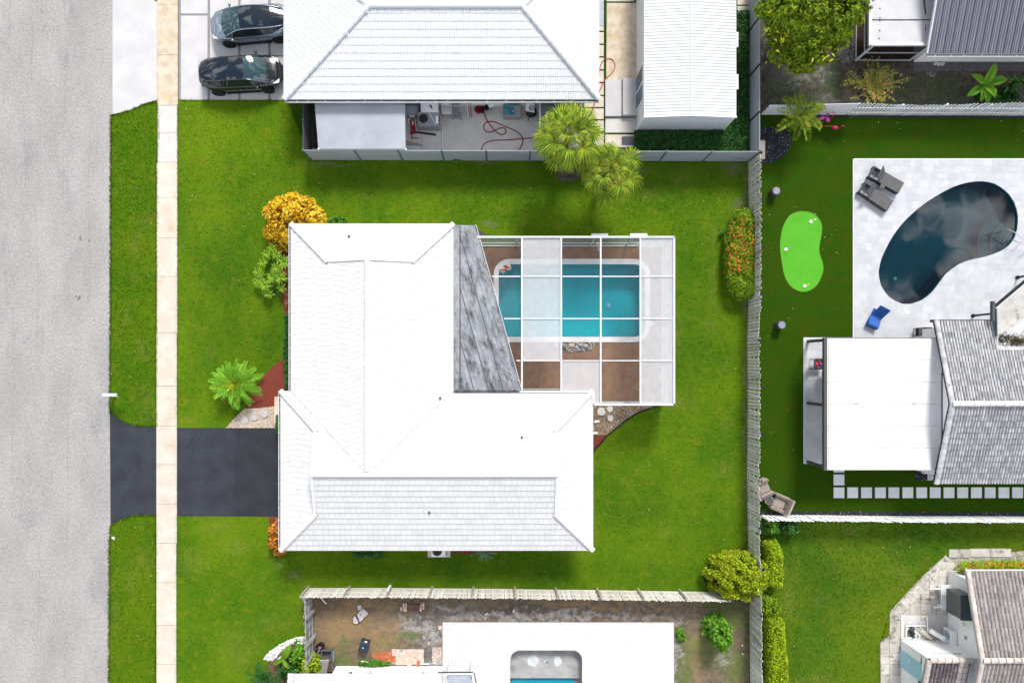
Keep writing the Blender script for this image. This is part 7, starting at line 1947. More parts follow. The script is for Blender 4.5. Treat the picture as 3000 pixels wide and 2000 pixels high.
# putting green
PG = curve(zp([(485,860),(489,770),(510,682),(552,612),(602,582),(660,573),(722,584),(772,618),(800,668),(804,730),(791,800),(783,860),(791,912),(808,960),(815,1015),(800,1072),(770,1130),(730,1167),(680,1187),(620,1180),(562,1142),(522,1075),(500,980)],2100,400,2.6133),4,True)
pg = sheet('putting_green', PG, .010, M['turf_lime'])
edge = MB().tube([V3(p[0],p[1],.008) for p in PG],.018,5,closed=True).build('putting_edge', M['lf_green'], pg)
for x, y, m2, l in ((2376,649,'white_paint','upper right'),(2303,730,'blue_vinyl','left'),(2358,837,'yellow','lower')):
    q = P(x,y); t = thing('golf_flag', 'small golf hole marker at the '+l+' end of the lime putting green', 'golf flag', (q.x,q.y,.012), group='hole markers on the putting green')
    MB().lathe((0,0,.0),[(.09,0),(.085,.012),(.05,.012),(.045,.002)],14).build('cup', M['white_paint'], t, local=True)
    MB().tube([(0,0,0),(.01,.01,.40)],.008,5).build('pole', M['white_paint'], t, local=True)
    MB().slab([V3(.01,.01,.39),V3(.13,.03,.36),V3(.14,.08,.37),V3(.015,.06,.40)],.008).build('pennant', M[m2], t, local=True)
    MB().ball((-.10,-.06,.03),.045,8,5).build('ball', M['white_paint'], t, local=True)

# ============================================================ house on the right, flat patio roof
e1h = thing('house', 'house with mildewed grey barrel tile gable roof at the right edge', 'house', (27, -2, 0))
gx, gyn, gyr, gys, gz, grz = 23.80, 2.43, -2.02, -6.45, 2.62, 3.95
gx1 = 33.0
NS = [V3(gx,gyn,gz),V3(gx1,gyn,gz),V3(gx1,gyr,grz),V3(gx,gyr,grz)]; SSl = [V3(gx1,gys,gz),V3(gx,gys,gz),V3(gx,gyr,grz),V3(gx1,gyr,grz)]
mb = MB().slab(NS,.08).slab(SSl,.08); erf = mb.build('roof', M['clay_grey'], e1h)
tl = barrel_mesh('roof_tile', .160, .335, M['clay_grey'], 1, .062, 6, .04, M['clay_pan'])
full, cut = [], MB()
for pl in (NS, SSl):
    f, c = tile_slope(erf, pl, (1,0,0), .160, .335, 'barrel', None, 0, off=0); full += f
full = [f for f in full if f[0].x < 31.5 and not (f[0].x > 26.85 and f[0].y > .95)]
lay_tiles(erf, full, cut, tl, M['clay_grey'], 300, (23.5, -4.5))
ecap = cap_mesh('ridge_tile', .36, .15, M['clay_cap'])
caps(erf, ecap, V3(gx,gyr,grz+.04), V3(gx1-1,gyr,grz+.04), .40, lift=.05)
ecap2 = cap_mesh('rake_tile', .36, .13, M['clay_grey'])
caps(erf, ecap2, V3(gx+.05,gyn,gz+.02), V3(gx+.05,gyr,grz), .36, 'rake_tile', .05); caps(erf, ecap2, V3(gx+.05,gys,gz+.02), V3(gx+.05,gyr,grz), .36, 'rake_tile', .05)
wx = 24.22
MB().add([(wx,gyn-.35,0),(wx,gys+.35,0),(wx,gys+.35,gz-.02),(wx,gyr,grz-.12),(wx,gyn-.35,gz-.02)],[(4,3,2,1,0)]).build('wall', M['wall_white'], e1h)
MB().prism([(wx+.005,gys+.35),(gx1,gys+.35),(gx1,gyn-.35),(wx+.005,gyn-.35)],-.02,gz-.10).build('wall', M['wall_white'], e1h)
MB().beam(V3(gx-.06,gyn+.02,gz-.02),V3(P(2912,0,2.6).x,gyn+.02,gz-.02),.10,.10).build('gutter', M['black_metal'], e1h)
MB().box((gx-.12,gyn,gz-.02),(.18,.14,.14)).build('gutter_end', M['black_metal'], e1h)
for y0, y1, z0, z1 in ((gyn,gyr,gz,grz),(gys,gyr,gz,grz)): MB().beam(V3(gx-.015,y0,z0-.06),V3(gx-.015,y1,z1-.06),.03,.16).build('barge_board', M['black_metal'], e1h)
# stained porch roof
ph = 3.06
pp_ = [P(2919,905,ph),P(3075,773,ph),P(3075,1012,ph),P(2921,1008,ph)]
pr_ = thing('porch_roof', 'stained white flat porch roof with leaf debris at the right edge', 'roof', P(2980,930))
ps = MB().slab(pp_[::-1],.12).build('roof_panel', M['stained_roof'], pr_)
MB().beam(P(2908,882,ph-.02),P(2908,941,ph-.02),.14,.20).build('fascia', M['dark_metal'], pr_)
MB().beam(P(2914,897,ph+.0),P(3075,762,ph+.0),.10,.16).build('fascia', M['black_metal'], pr_)
MB().beam(P(2917.5,903,ph+.03),P(3075,770,ph+.03),.06,.10).build('roof_edge', M['white_metal'], pr_)
MB().beam(P(2917,905,ph+.0),P(2919,985,ph+.0),.05,.14).build('fascia', M['glass_teal'], pr_)
MB().beam(P(2935,1000,ph+.02),P(3075,890,ph+.02),.5,.02).build('roof_patch', M['porch_roof'], ps)
for x, y in ((2847,925),(2977,813)):
    q = P(x,y); MB().lathe((q.x,q.y,.06),[(.11,0),(.11,.10),(.075,.12),(.06,.2),(.055,ph-.3)],12).build('post', M['black_metal'], pr_)
dbp = np.stack([RNG.normal(P(2955,985,ph).x,.42,420), RNG.normal(P(0,992,ph).y,.13,420), np.full(420,ph+.03)],1)
db2 = np.stack([RNG.uniform(P(2960,0,ph).x,P(3060,0,ph).x,500), RNG.normal(P(0,1000,ph).y,.10,500), np.full(500,ph+.03)],1)
dd = np.concatenate([dbp[dbp[:,0] > P(2925,0,ph).x], db2]); o = quad_leaves('leaf_debris', leaf_array(dd, np.tile([0,0,1.0],(len(dd),1)), .09, .6), M['debris'], pr_); o['kind'] = 'stuff'
q = P(2938,992,ph+.05); MB().tube([(q.x+.16*math.cos(2*PI*i/14),q.y+.16*math.sin(2*PI*i/14),ph+.06) for i in range(14)],.03,6,closed=True).build('coiled_hose', M['black_metal'], pr_)
# patio roof on dark posts
fp = thing('patio_cover', 'white flat patio roof on dark posts left of the grey tile roof', 'patio roof', P(2580,1180))
fz = 2.60
fx0, fx1, fy0, fy1 = P(2423,0,fz).x, wx-.01, P(0,1376.5,fz).y, P(0,990,fz).y
nP = 6; ys_ = [fy1+(fy0-fy1)*i/nP for i in range(nP+1)]
for a, b in zip(ys_[:-1], ys_[1:]):
    for xa, xb in ((fx0,(fx0+fx1)/2),((fx0+fx1)/2,fx1)):
        MB().slab([V3(xa+.004,b+.008,fz),V3(xb-.004,b+.008,fz),V3(xb-.004,a-.008,fz),V3(xa+.004,a-.008,fz)],.10).build('roof_panel', M['patio_roof'], fp)
MB().beam(V3(fx0+.10,fy0,fz+.012),V3(fx0+.10,fy1,fz+.012),.05,.03).build('drip_edge', M['cream_wood'], fp)
for i in range(1,nP):
    for s in (-.05,.05): MB().beam(V3(fx0+.06,ys_[i]+s,fz+.01),V3(fx0+.36,ys_[i]+s,fz+.01),.012,.015).build('bracket', M['rust_streak'], fp)
MB().beam(V3(fx0-.09,fy0-.02,fz-.08),V3(fx0-.09,fy1+.02,fz-.08),.17,.22).build('front_beam', M['bronze'], fp)
MB().beam(V3(fx0+.0,fy1+.012,fz-.03),V3(fx1,fy1+.012,fz-.03),.02,.12).build('side_trim', M['bronze'], fp)
for y in (1000,1180,1352):
    q = P(2362,y); MB().bbox((q.x+.07,q.y,.05),(.16,.16,fz-.15),.01).build('post', M['bronze'], fp)
MB().beam(V3(wx-.02,fy0+.9,fz+.02),V3(wx-.02,fy1-1.9,fz+.02),.03,.05).build('wall_flashing', M['black_metal'], fp)
for x, y in ((2509,1183),(2678,1181)): MB().box(tuple(P(x,y,fz+.012)),(.17,.07,.02)).build('roof_patch', M['canopy_grey'], fp)
tx0, tx1, ty0, ty1 = P(2355,0).x, P(2740,0).x, P(0,1356).y, P(0,990).y
pt = sheet('covered_terrace', [(tx0,ty0),(tx1,ty0),(tx1,ty1),(tx0,ty1)], .045, M['marble'])
terrace(pt, tx0, ty0, tx0+2.2, ty1, (.30,.41,.61), .41, M['marble'], .061, .02, (), 120, (18, -3))
MB().prism([(tx0-.03,ty0-.03),(tx1,ty0-.03),(tx1,ty1+.03),(tx0-.03,ty1+.03)],-.02,.043).build('terrace_edge', M['coping'], pt)
q = P(2396,1066,.45); t = thing('patio_chair', 'black patio chair with red and blue cloth under the patio roof edge', 'chair', (q.x+.05,q.y,.061), 0)
MB().bbox((0,0,.40),(.56,.56,.05),.02).build('seat', M['black_metal'], t, local=True)
MB().slab([V3(-.28,-.27,.44),V3(-.28,.27,.44),V3(-.44,.27,.92),V3(-.44,-.27,.92)],.03).build('backrest', M['dark_metal'], t, local=True)
for s in (-1,1):
    MB().tube([(.26,s*.28,.0),(.26,s*.29,.62),(-.34,s*.29,.64)],.02,6).build('armrest', M['black_metal'], t, local=True); MB().tube([(-.3,s*.27,.42),(-.34,s*.28,0)],.02,6).build('leg', M['black_metal'], t, local=True)
cl = MB(); vs = []
for i in range(7):
    for j in range(6): vs.append((q.x-.19+.36*i/6+random.uniform(-.02,.02), q.y-.24+.48*j/5+random.uniform(-.02,.02), .54+.10*math.sin(i*1.3)*math.sin(j)+random.uniform(0,.04)))
cl.add(vs,[(i*6+j,(i+1)*6+j,(i+1)*6+j+1,i*6+j+1) for i in range(6) for j in range(5)]); tag(cl.build('cloth', M['cushion_mix']), 'crumpled red and blue cloth lying on the black patio chair', 'cloth')
q = P(2428,1095,.75); t = thing('patio_table', 'dark round table mostly under the patio roof', 'table', (q.x+.2,q.y,.061))
MB().lathe((0,0,.68),[(.55,0),(.55,.03)],24).build('table_top', M['black_metal'], t, local=True); MB().lathe((0,0,0),[(.3,0),(.06,.05),(.06,.68)],12).build('pedestal', M['black_metal'], t, local=True)
q = P(2716,971,.9); t = thing('gas_grill', 'black gas grill between flat patio roof and grey tile roof', 'grill', (q.x,q.y,.066))
MB().bbox((0,0,.25),(.62,.48,.45),.02).build('cabinet', M['black_metal'], t, local=True)
MB().bbox((.06,0,.70),(.5,.5,.22),.06).build('lid', M['black_metal'], t, local=True)
MB().bbox((-.30,0,.70),(.20,.46,.04),.01).build('side_shelf', M['dark_metal'], t, local=True)
for a in (-.25,.25):
    for b in (-.2,.2): MB().box((a,b,.13),(.05,.05,.26)).build('leg', M['black_metal'], t, local=True)
MB().tube([(.30,-.22,.80),(.34,-.22,.8),(.34,.22,.8),(.30,.22,.8)],.015,5).build('handle', M['steel'], t, local=True)

# stepping stones in the turf
k = 0
def zz_(x, y): return P2(2100+x/2.6133, 900+y/2.6133)
xs_ = [893,998,1104,1210,1313,1420,1526,1630,1735,1840,1945,2050,2155,2260,2365]
ords = ['first','second','third','fourth','fifth','sixth','seventh','eighth','ninth','tenth','eleventh','twelfth','thirteenth','fourteenth','fifteenth']
def stone(x0, y0, x1, y1, label):
    a, b = zz_(x0,y1), zz_(x1,y0)
    tag(MB().bbox(((a[0]+b[0])/2,(a[1]+b[1])/2,-.02),(b[0]-a[0],b[1]-a[1],.055),.008,random.uniform(-.012,.012)).build('stepping_stone', M['pale_stone']), label, 'stepping stone', 'square stepping stones in the turf')
for i, x in enumerate(xs_):
    stone(x,1376,x+82,1458, ords[i]+' square white stepping stone from the left in the row along the lower white fence')
stone(893,1278,975,1360,'square white stepping stone just below the flat patio roof'); stone(893,1180,975,1262,'square white stepping stone half under the flat patio roof')
EQ = zp([(1512,1180),(1612,1180),(1612,1322),(1518,1322)],2100,900,2.6133)
sheet('stone_bed', EQ, .008, M['black_bed']); pebbles('pebbles', 'black stone chips with white specks below the flat patio roof', EQ, M['black_pebble'], 260, .055)
a, b = zz_(1612,1322), zz_(1690,1180); t = thing('pipe_stand', 'grey slab with white bent pipe beside the black stone chips', 'pipes', ((a[0]+b[0])/2,(a[1]+b[1])/2,0))
MB().prism([(a[0],a[1]),(b[0],a[1]),(b[0],b[1]),(a[0],b[1])],-.01,.05).build('slab', M['concrete_slab'], t)
q = zz_(1645,1310); MB().tube([V3(*zz_(1668,1250),.1),V3(*zz_(1656,1300),.15),V3(*zz_(1636,1300),.14)],.05,8).build('pipe', M['cable_white'], t)
MB().tube([V3(*zz_(1560,1262),.08),V3(*zz_(1610,1270),.08)],.03,6).build('pipe', M['cable_white'], t)

# rattan armchairs and round table in the turf corner
def armchair(label, px, py, ang):
    q = P(px,py,.45); t = thing('rattan_armchair', label, 'armchair', (q.x,q.y,.005), ang, 'rattan armchairs in the turf corner')
    MB().bbox((0,0,.08),(.72,.60,.26),.03).build('seat_base', M['rattan'], t, local=True)
    MB().bbox((.03,0,.34),(.62,.56,.04),.015).build('seat', M['rattan'], t, local=True)
    for k in range(8): MB().box((-.22+.072*k,0,.385),(.022,.55,.012)).build('seat_slat', M['rattan_pale'], t, local=True)
    for s in (-1,1):
        MB().bbox((.02,s*.40,.02),(.84,.19,.56),.06).build('arm', M['rattan_pale'], t, local=True)
        for k in range(11): MB().box((-.36+.075*k,s*.40,.586),(.03,.17,.012)).build('arm_strand', M['rattan'], t, local=True)
    MB().slab([V3(-.36,-.48,.42),V3(-.36,.48,.42),V3(-.50,.46,.86),V3(-.50,-.46,.86)],.09).build('backrest', M['rattan_pale'], t, local=True)
    for k in range(12): MB().beam((-.31,-.42+.076*k,.46),(-.44,-.41+.074*k,.87),.02,.02).build('back_strand', M['rattan'], t, local=True)
    for a in (-.3,.33):
        for s in (-.4,.4): MB().box((a,s,.05),(.06,.06,.1)).build('leg', M['rattan'], t, local=True)
    return t
armchair('grey rattan armchair partly behind the grey picket fence', 2238, 1431, math.radians(25))
armchair('grey rattan armchair in the open turf corner', 2286, 1474, math.radians(205-48-0))
q = P(2254,1465,.48); t = thing('round_table', 'small dark round table between the rattan armchairs', 'table', (q.x,q.y,.005))
MB().lathe((0,0,.44),[(.25,0),(.26,.03),(.24,.035)],24).build('rim', M['rattan_pale'], t, local=True); MB().lathe((0,0,.476),[(.235,0),(.235,.006)],24).build('table_top', M['dark_metal'], t, local=True)
MB().lathe((0,0,0),[(.2,0),(.15,.25),(.22,.44)],16).build('base', M['rattan'], t, local=True)
# ============================================================ lower right corner
PA = pxs([(2775,1632),(3060,1608),(3060,1650),(2775,1690),(2775,1880),(2640,1875),(2638,2060),(2585,2060),(2590,1960),(2578,1940),(2578,1880),(2605,1860),(2607,1790),(2700,1690),(2760,1634)])
pav = sheet('old_paving', PA, .004, mat('paving_dirt',(.30,.28,.24),(.40,.38,.34),.9,3,fine=.1,fscale=30,dirt=(.09,.085,.075),dscale=1.6,dlo=.52,dhi=.7))
SQ = [0]
def slabq(pts, m='pavement_old', nm='paving_slab', z=.020):
    SQ[0] += 1; z += .0009*SQ[0]; MB().prism(pts, -.02, z).build(nm, M[m] if m in M else m, pav)
# diagonal slabs along the lawn edge
p0, p1 = np.array([2612.,1792.]), np.array([2770.,1625.]); d = p1-p0; L = np.linalg.norm(d); d /= L; nrm_ = np.array([-d[1], d[0]])
for i in range(6):
    for wdt in ((0,26),(27,44)):
        a, b = p0+d*(L*i/6+.6), p0+d*(L*(i+1)/6-.6)
        q = [a+nrm_*wdt[0], b+nrm_*wdt[0], b+nrm_*wdt[1], a+nrm_*wdt[1]]
        slabq([P2(*k) for k in q])
for i in range(6):
    y = 1818+i*31.5; slabq(pxs([(2606,y),(2636,y),(2636,y+30.5),(2606,y+30.5)]))
    if i > 1: slabq(pxs([(2579,y),(2605,y),(2605,y+30.5),(2579,y+30.5)]))
slabq(pxs([(2638,1800),(2776,1799),(2778,1868),(2638,1875)]), 'concrete_yard')
for (x0,y0,x1,y1) in ((2665,1767,2696,1799),(2697,1767,2727,1799),(2728,1767,2742,1799),(2743,1767,2776,1799),(2697,1741,2721,1753),(2722,1741,2748,1753),(2697,1754,2721,1766),(2722,1754,2748,1766),(2697,1728,2721,1740),(2722,1728,2748,1740),(2736,1702,2748,1727),(2749,1690,2775,1727),(2749,1728,2775,1766),(2722,1702,2735,1727),(2779,1608,2840,1632),(2841,1606,2900,1630),(2901,1606,2960,1630),(2750,1672,2775,1689)):
    slabq(pxs([(x0,y0),(x1,y0),(x1,y1),(x0,y1)]))
grass_tufts('grass', 'grass blades hanging over the edge of the old paving', pxs([(2773,1606),(2727,1652),(2666,1717),(2607,1780),(2600,1865),(2577,1880),(2578,1936),(2588,1962),(2588,2050),(2580,2050),(2572,1900),(2600,1800),(2700,1670)]), se_b, 160, .07, .03)
sd = thing('house', 'white house with mauve barrel tile roof in the lower right corner', 'house', (28, -17, 0))
ax, ayn, ayr, az, arz = 25.52, -11.24, -15.62, 2.62, 3.76
ax1 = 33.0
N_ = [V3(ax,ayn,az),V3(ax1,ayn,az),V3(ax1,ayr,arz),V3(ax,ayr,arz)]; S_ = [V3(ax1,ayr-4.4,az),V3(ax,ayr-4.4,az),V3(ax,ayr,arz),V3(ax1,ayr,arz)]
arf = MB().slab(N_,.08).slab(S_,.08).build('roof', M['clay_mauve'], sd)
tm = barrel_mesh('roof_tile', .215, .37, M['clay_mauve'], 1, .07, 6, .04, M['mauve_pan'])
full, cut = [], MB()
for pl in (N_, S_):
    f, c = tile_slope(arf, pl, (1,0,0), .215, .37, 'barrel', None, 0, off=0); full += f
full = [f for f in full if f[0].x < 31.5 and f[0].y > -20]
lay_tiles(arf, full, cut, tm, M['clay_mauve'], 300, (27, -13))
acap = cap_mesh('ridge_tile', .34, .15, M['clay_cap_pink'])
caps(arf, acap, V3(ax,ayr,arz+.04), V3(ax1-1,ayr,arz+.04), .40, lift=.05)
caps(arf, cap_mesh('rake_tile', .34, .13, M['clay_cap_pink']), V3(ax+.06,ayn,az+.02), V3(ax+.06,ayr,arz), .36, 'rake_tile', .05)
caps(arf, bpy.data.meshes['rake_tile.001'] if 'rake_tile.001' in bpy.data.meshes else acap, V3(ax+.06,ayr-4.4,az+.02), V3(ax+.06,ayr,arz), .36, 'rake_tile', .05)
MB().beam(V3(ax,ayn+.03,az-.05),V3(ax1,ayn+.03,az-.05),.03,.14).build('fascia', M['white_paint'], sd)
MB().beam(V3(ax-.015,ayn,az-.05),V3(ax-.015,ayr,arz-.05),.03,.14).build('barge_board', M['clay_cap_pink'], sd)
W0 = P(2776,1670); wxs = W0.x
MB().prism([(wxs,W0.y),(ax1,W0.y),(ax1,ayr-4.0),(wxs,ayr-4.0)],-.02,az-.10).build('wall', M['wall_white'], sd)
MB().add([(wxs+.002,W0.y,az-.1),(wxs+.002,ayr-3.9,az-.1),(wxs+.002,ayr,arz-.14)],[(2,1,0)]).build('gable', M['wall_white'], sd)
# wing with its own lower roof sloping away
W1 = P(2638,1875); wy1 = P(0,1872).y
wg = MB().prism([(W1.x,wy1),(wxs+.1,wy1),(wxs+.1,wy1-4.5),(W1.x,wy1-4.5)],-.02,2.02).build('wing_wall', M['wall_white'], sd)
MB().add([(W1.x,wy1,2.0),(wxs+.1,wy1,2.0),(wxs+.1,wy1,2.62),(W1.x,wy1,2.62)],[(3,2,1,0)]).build('wing_gable', M['wall_white'], sd)
MB().add([(W1.x,wy1,2.0),(W1.x,wy1,2.62),(W1.x,wy1-4.5,1.5),(W1.x,wy1-4.5,1.2)],[(0,1,2,3)]).build('wing_gable', M['wall_white'], sd)
wl0, wl1 = V3(W1.x-.15,wy1+.02,2.70), V3(W1.x-.15,wy1-4.2,1.55)
Wp = [wl1, V3(ax+.25,wl1.y,1.55), V3(ax+.25,wl0.y,2.70), wl0]
wrf = MB().slab(Wp,.08).build('wing_roof', M['clay_mauve'], sd)
f, c = tile_slope(wrf, [p for p in Wp], (1,0,0), .20, .36, 'barrel', None, 0, off=0)
lay_tiles(wrf, f, MB(), barrel_mesh('wing_tile', .20, .36, M['clay_shaded'], 1, .07, 6, .04, M['dark_pan']), M['clay_shaded'], 300, (24,-16), 'wing_tile')
caps(wrf, acap, wl0+V3(.1,-.05,.04), V3(ax+.25,wl0.y-.05,2.74), .40, lift=.04)
caps(wrf, acap, wl0+V3(.1,0,.02), wl1+V3(.1,0,.02), .40, lift=.05)
for off in (.10,.35): caps(wrf, acap, V3(ax+.05-off,wl0.y,2.72), V3(ax+.05-off,wl1.y,1.57), .40, lift=.06)
# blue door on the west wall of the wing, vents on its north wall
dY0, dY1 = P(0,1900).y, P(0,1945).y
MB().box((W1.x-.025,(dY0+dY1)/2-.05,1.02),(.05,1.0,2.0)).build('door', M['light_blue'], sd)
MB().box((W1.x-.06,dY0-.25,1.0),(.04,.06,.2)).build('door_handle', M['steel'], sd)
for x in (2735,2758,2795): 
    q = P(x,1880,1.7); MB().box((min(q.x,wxs-.3),wy1+.012,2.0),(.45,.02,.09)).build('vent', M['canopy_grey'], sd)
# bay window with louvred bench in front
bY0, bY1 = P(0,1707).y, P(0,1773).y
bw = MB().box((wxs-.35,(bY0+bY1)/2,1.55),(.70,abs(bY1-bY0),1.2)).build('bay_window', M['glass_bay'], sd)
MB().slab([V3(wxs-.72,bY1-.05,2.2),V3(wxs+.02,bY1-.05,2.3),V3(wxs+.02,bY0+.05,2.3),V3(wxs-.72,bY0+.05,2.2)],.05).build('bay_roof', M['glass_bay'], sd)
t = thing('slatted_bench', 'white slatted bench below the bay window of the corner house', 'bench', (P(2763,1730).x, (bY0+bY1)/2, .026))
for k in range(8): MB().bbox((-.38+.11*k,0,.42+.02*k),(.085,1.45,.03),.006).build('slat', M['white_paint'], t, local=True)
for s in (-.55,.55):
    MB().beam((-.75,s-.1,.30),(.42,s*.85,.55),.07,.06).build('arm', M['white_paint'], t, local=True)
    for a in (-.35,.35): MB().box((a,s,.2),(.07,.07,.40)).build('leg', M['white_paint'], t, local=True)
for k in range(6): MB().bbox((.50+.02*k,0,.60+.09*k),(.03,1.45,.06),.006).build('back_slat', M['white_paint'], t, local=True)
# wall mounted air conditioner
t = thing('air_conditioner', 'white box air conditioner on the white wall of the corner house', 'air conditioner', (wxs-.22, P(0,1852).y, .25))
MB().bbox((0,0,0),(.36,.85,.66),.03).build('casing', M['white_paint'], t, local=True)
T = Matrix.Translation((-.185,.12,.34)) @ Matrix.Rotation(-PI/2,4,'Y')
MB().lathe((0,0,0),[(.25,0),(.25,.012),(.22,.014)],22,T).build('fan_ring', M['white_metal'], t, local=True)
for k in range(5):
    r = .05+.04*k; MB().tube([tuple(T @ Vector((r*math.cos(2*PI*i/18),r*math.sin(2*PI*i/18),.02))) for i in range(18)],.006,4,closed=True).build('grille_ring', M['canopy_grey'], t, local=True)
for s in (-.3,.3): MB().box((0,s,-.10),(.3,.05,.2)).build('foot', M['white_metal'], t, local=True)
MB().box((wxs-.03,P(0,1835).y,1.6),(.06,.16,.16)).build('junction_box', M['canopy_grey'], sd)
MB().tube([V3(wxs-.04,P(0,1795).y,1.4),V3(wxs-.05,P(0,1800).y,1.5),V3(wxs-.04,P(0,1806).y,1.4)],.02,5).build('bracket', M['canopy_grey'], sd)
q = P(2773,1878,.6); t = thing('pool_filter', 'white cylinder filter with pale green cap leaning at the corner house wall', 'filter', (q.x-.55,q.y+.35,.03))
mbq = MB().tube([(-.25,.2,.35),(.35,-.15,.75)],.14,14); mbq.build('cylinder', M['white_paint'], t, local=True)
MB().tube([(.33,-.14,.745),(.38,-.17,.78)],.145,14).build('cap', M['light_blue'], t, local=True)
MB().box((-.1,.1,.15),(.25,.2,.3)).build('stand', M['cable_white'], t, local=True)
# pool equipment: white pipes, black pump
t = thing('pool_pump', 'black pool pump with white pipe loops on the concrete of the corner house', 'pump', P(2680,1850,.03))
zq = lambda x, y, h=.15: P(2600+x/3.92, 1600+y/3.92, h)
for path in ([(402,830),(402,805),(455,805),(460,1000)],[(220,910),(440,910)],[(220,910),(215,1040),(310,1050)],[(310,1045),(385,925)],[(160,1055),(360,1065),(365,1010)],[(300,975),(380,1015)]):
    MB().tube([zq(*p) for p in path],.035,7).build('pipe', M['cable_white'], t)
pc = zq(275,985,.2); MB().lathe((pc.x,pc.y,.03),[(.12,0),(.14,.2),(.13,.3),(.06,.34)],14).build('motor', M['black_metal'], t)
MB().tube([zq(250,1010,.18),zq(300,930,.2)],.11,10).build('pump_body', M['dark_metal'], t)
MB().lathe((zq(290,1030).x,zq(290,1030).y,.03),[(.07,0),(.08,.25),(.06,.28)],12).build('valve', M['glass_teal'], t)
q1, q2 = zq(370,955,.2), zq(510,1055,.2)
tag(MB().tube([q1,q2],.13,12).build('filter_tank', M['slab_tan']), 'pinkish tank lying on the concrete beside the black pool pump', 'tank')
pk = np.stack([RNG.uniform(zq(210,0).x,zq(440,0).x,160),RNG.uniform(zq(0,900).y,zq(0,858).y,160),np.full(160,.06)],1); tag(tri_mesh('white_pebbles', leaf_array(pk,np.tile([0,0,1.0],(160,1)),.07,.7,.4,.3),4,M['white_rock']),'white pebbles above the pipe loops of the pool pump','pebbles',kind='stuff')
hedge('ixora_hedge', 'orange flowering hedge along the top of the corner house', 'hedge', pxs([(2778,1650),(2790,1640),(2840,1634),(3060,1632),(3060,1680),(2830,1682),(2790,1674)]), 1.2, 6500, .12, M['lf_hedge_yellow'], ('blossom', M['fl_orange'], 230, .07, None), bevel=.3)

# ============================================================ south yard
TX0, TX1, TY0, TY1 = P(1297,0).x, P(1973,0).x, P(0,2070).y, P(0,1820.5).y
wt = sheet('pool_terrace', [(TX0,TY0),(TX1,TY0),(TX1,TY1),(TX0,TY1)], .10, M['white_paver'], [EMPTY])
terrace(wt, TX0, TY0, TX1, TY1, (.41,.61,.61), .41, M['white_paver'], .118, .02, [EMPTY], 300, (3,-16), gap=.003)
mb = MB().prism([(TX0,TY0),(TX1,TY0),(TX1,TY1),(TX0,TY1)], -.02, .098); mb.f = mb.f[2:]; mb.build('terrace_edge', M['plaster_pool'], wt)
ep = thing('empty_pool', 'drained grey pool with a strip of blue water at the lower edge', 'swimming pool', P(1600,1960))
basin(ep, EMPTY, .118, 1.0, M['plaster_pool'])
xs0, xs1 = P(1494,0).x, P(1706,0).x
yb = P(0,1985.5,-.55).y
MB().box(((xs0+xs1)/2,(yb+P(0,1901).y)/2+.0,-.72),(xs1-xs0-.02,abs(yb-P(0,1901).y)-.02,.36)).build('shallow_floor', M['plaster_pool'], ep)
for x, y, rx_, ry_ in ((1562,1936,.34,.36),(1634,1936,.24,.34),(1600,1938,.11,.11)):
    q = P(x,y,-.5); k = 16; MB().poly([V3(q.x+rx_*random.uniform(.75,1.1)*math.cos(2*PI*i/k),q.y+ry_*random.uniform(.75,1.1)*math.sin(2*PI*i/k),-.535+(.001 if x == 1600 else 0)) for i in range(k)]).build('chalk_patch', M['chalk_stain'], ep)
q = P(1602,1938.5,-.5); MB().lathe((q.x,q.y,-.533),[(.055,0),(.055,.03),(.035,.03),(.03,.005)],12).build('drain', M['dark_metal'], ep)
sheet('water', [(xs0+.1,TY0),(xs1-.4,TY0),(xs1-.4,yb),(xs0+.1,yb)], -.75, M['water_blue'])
# white house at the bottom edge
sh2 = thing('house', 'white tile roofed house at the bottom edge left of the drained pool', 'house', (-6, -19, 0))
sx0_, sx1_ = P(853,0,2.62).x, P(1292,0,2.62).x; sy_ = P(0,1972,2.62).y
Sp = [V3(sx0_,sy_-3.6,3.7),V3(sx1_,sy_-3.6,3.7),V3(sx1_,sy_,2.62),V3(sx0_,sy_,2.62)]
srf = MB().slab(Sp,.08).build('roof', M['roof_white'], sh2)
f, c = tile_slope(srf, Sp, (1,0,0), .26, .36, 'barrel', None, 0, off=0)
lay_tiles(srf, f, MB(), barrel_mesh('roof_tile', .26, .36, M['roof_white'], 2, .045, 5, .04), M['roof_white'], 300, (-6,-17))
caps(srf, cap_mesh('rake_tile', .34, .15, M['roof_white']), V3(sx0_,sy_+.05,2.66), V3(sx0_,sy_-3.6,3.74), .36, 'rake_tile', .04)
wyS = P(0,1950).y
MB().prism([(P(985,0).x,wyS),(TX0-.01,wyS),(TX0-.01,wyS-4),(P(985,0).x,wyS-4)],-.02,2.5).build('wall', M['wall_white'], sh2)
for x, l in ((1027,0),(1085,1),(1240,2)):
    q = P(x,1962,1.2); MB().lathe((q.x,wyS+.09,1.1),[(.09,0),(.11,.12),(.05,.2)],10).build('wall_lamp', M['canopy_grey'] if l else M['dark_metal'], sh2)
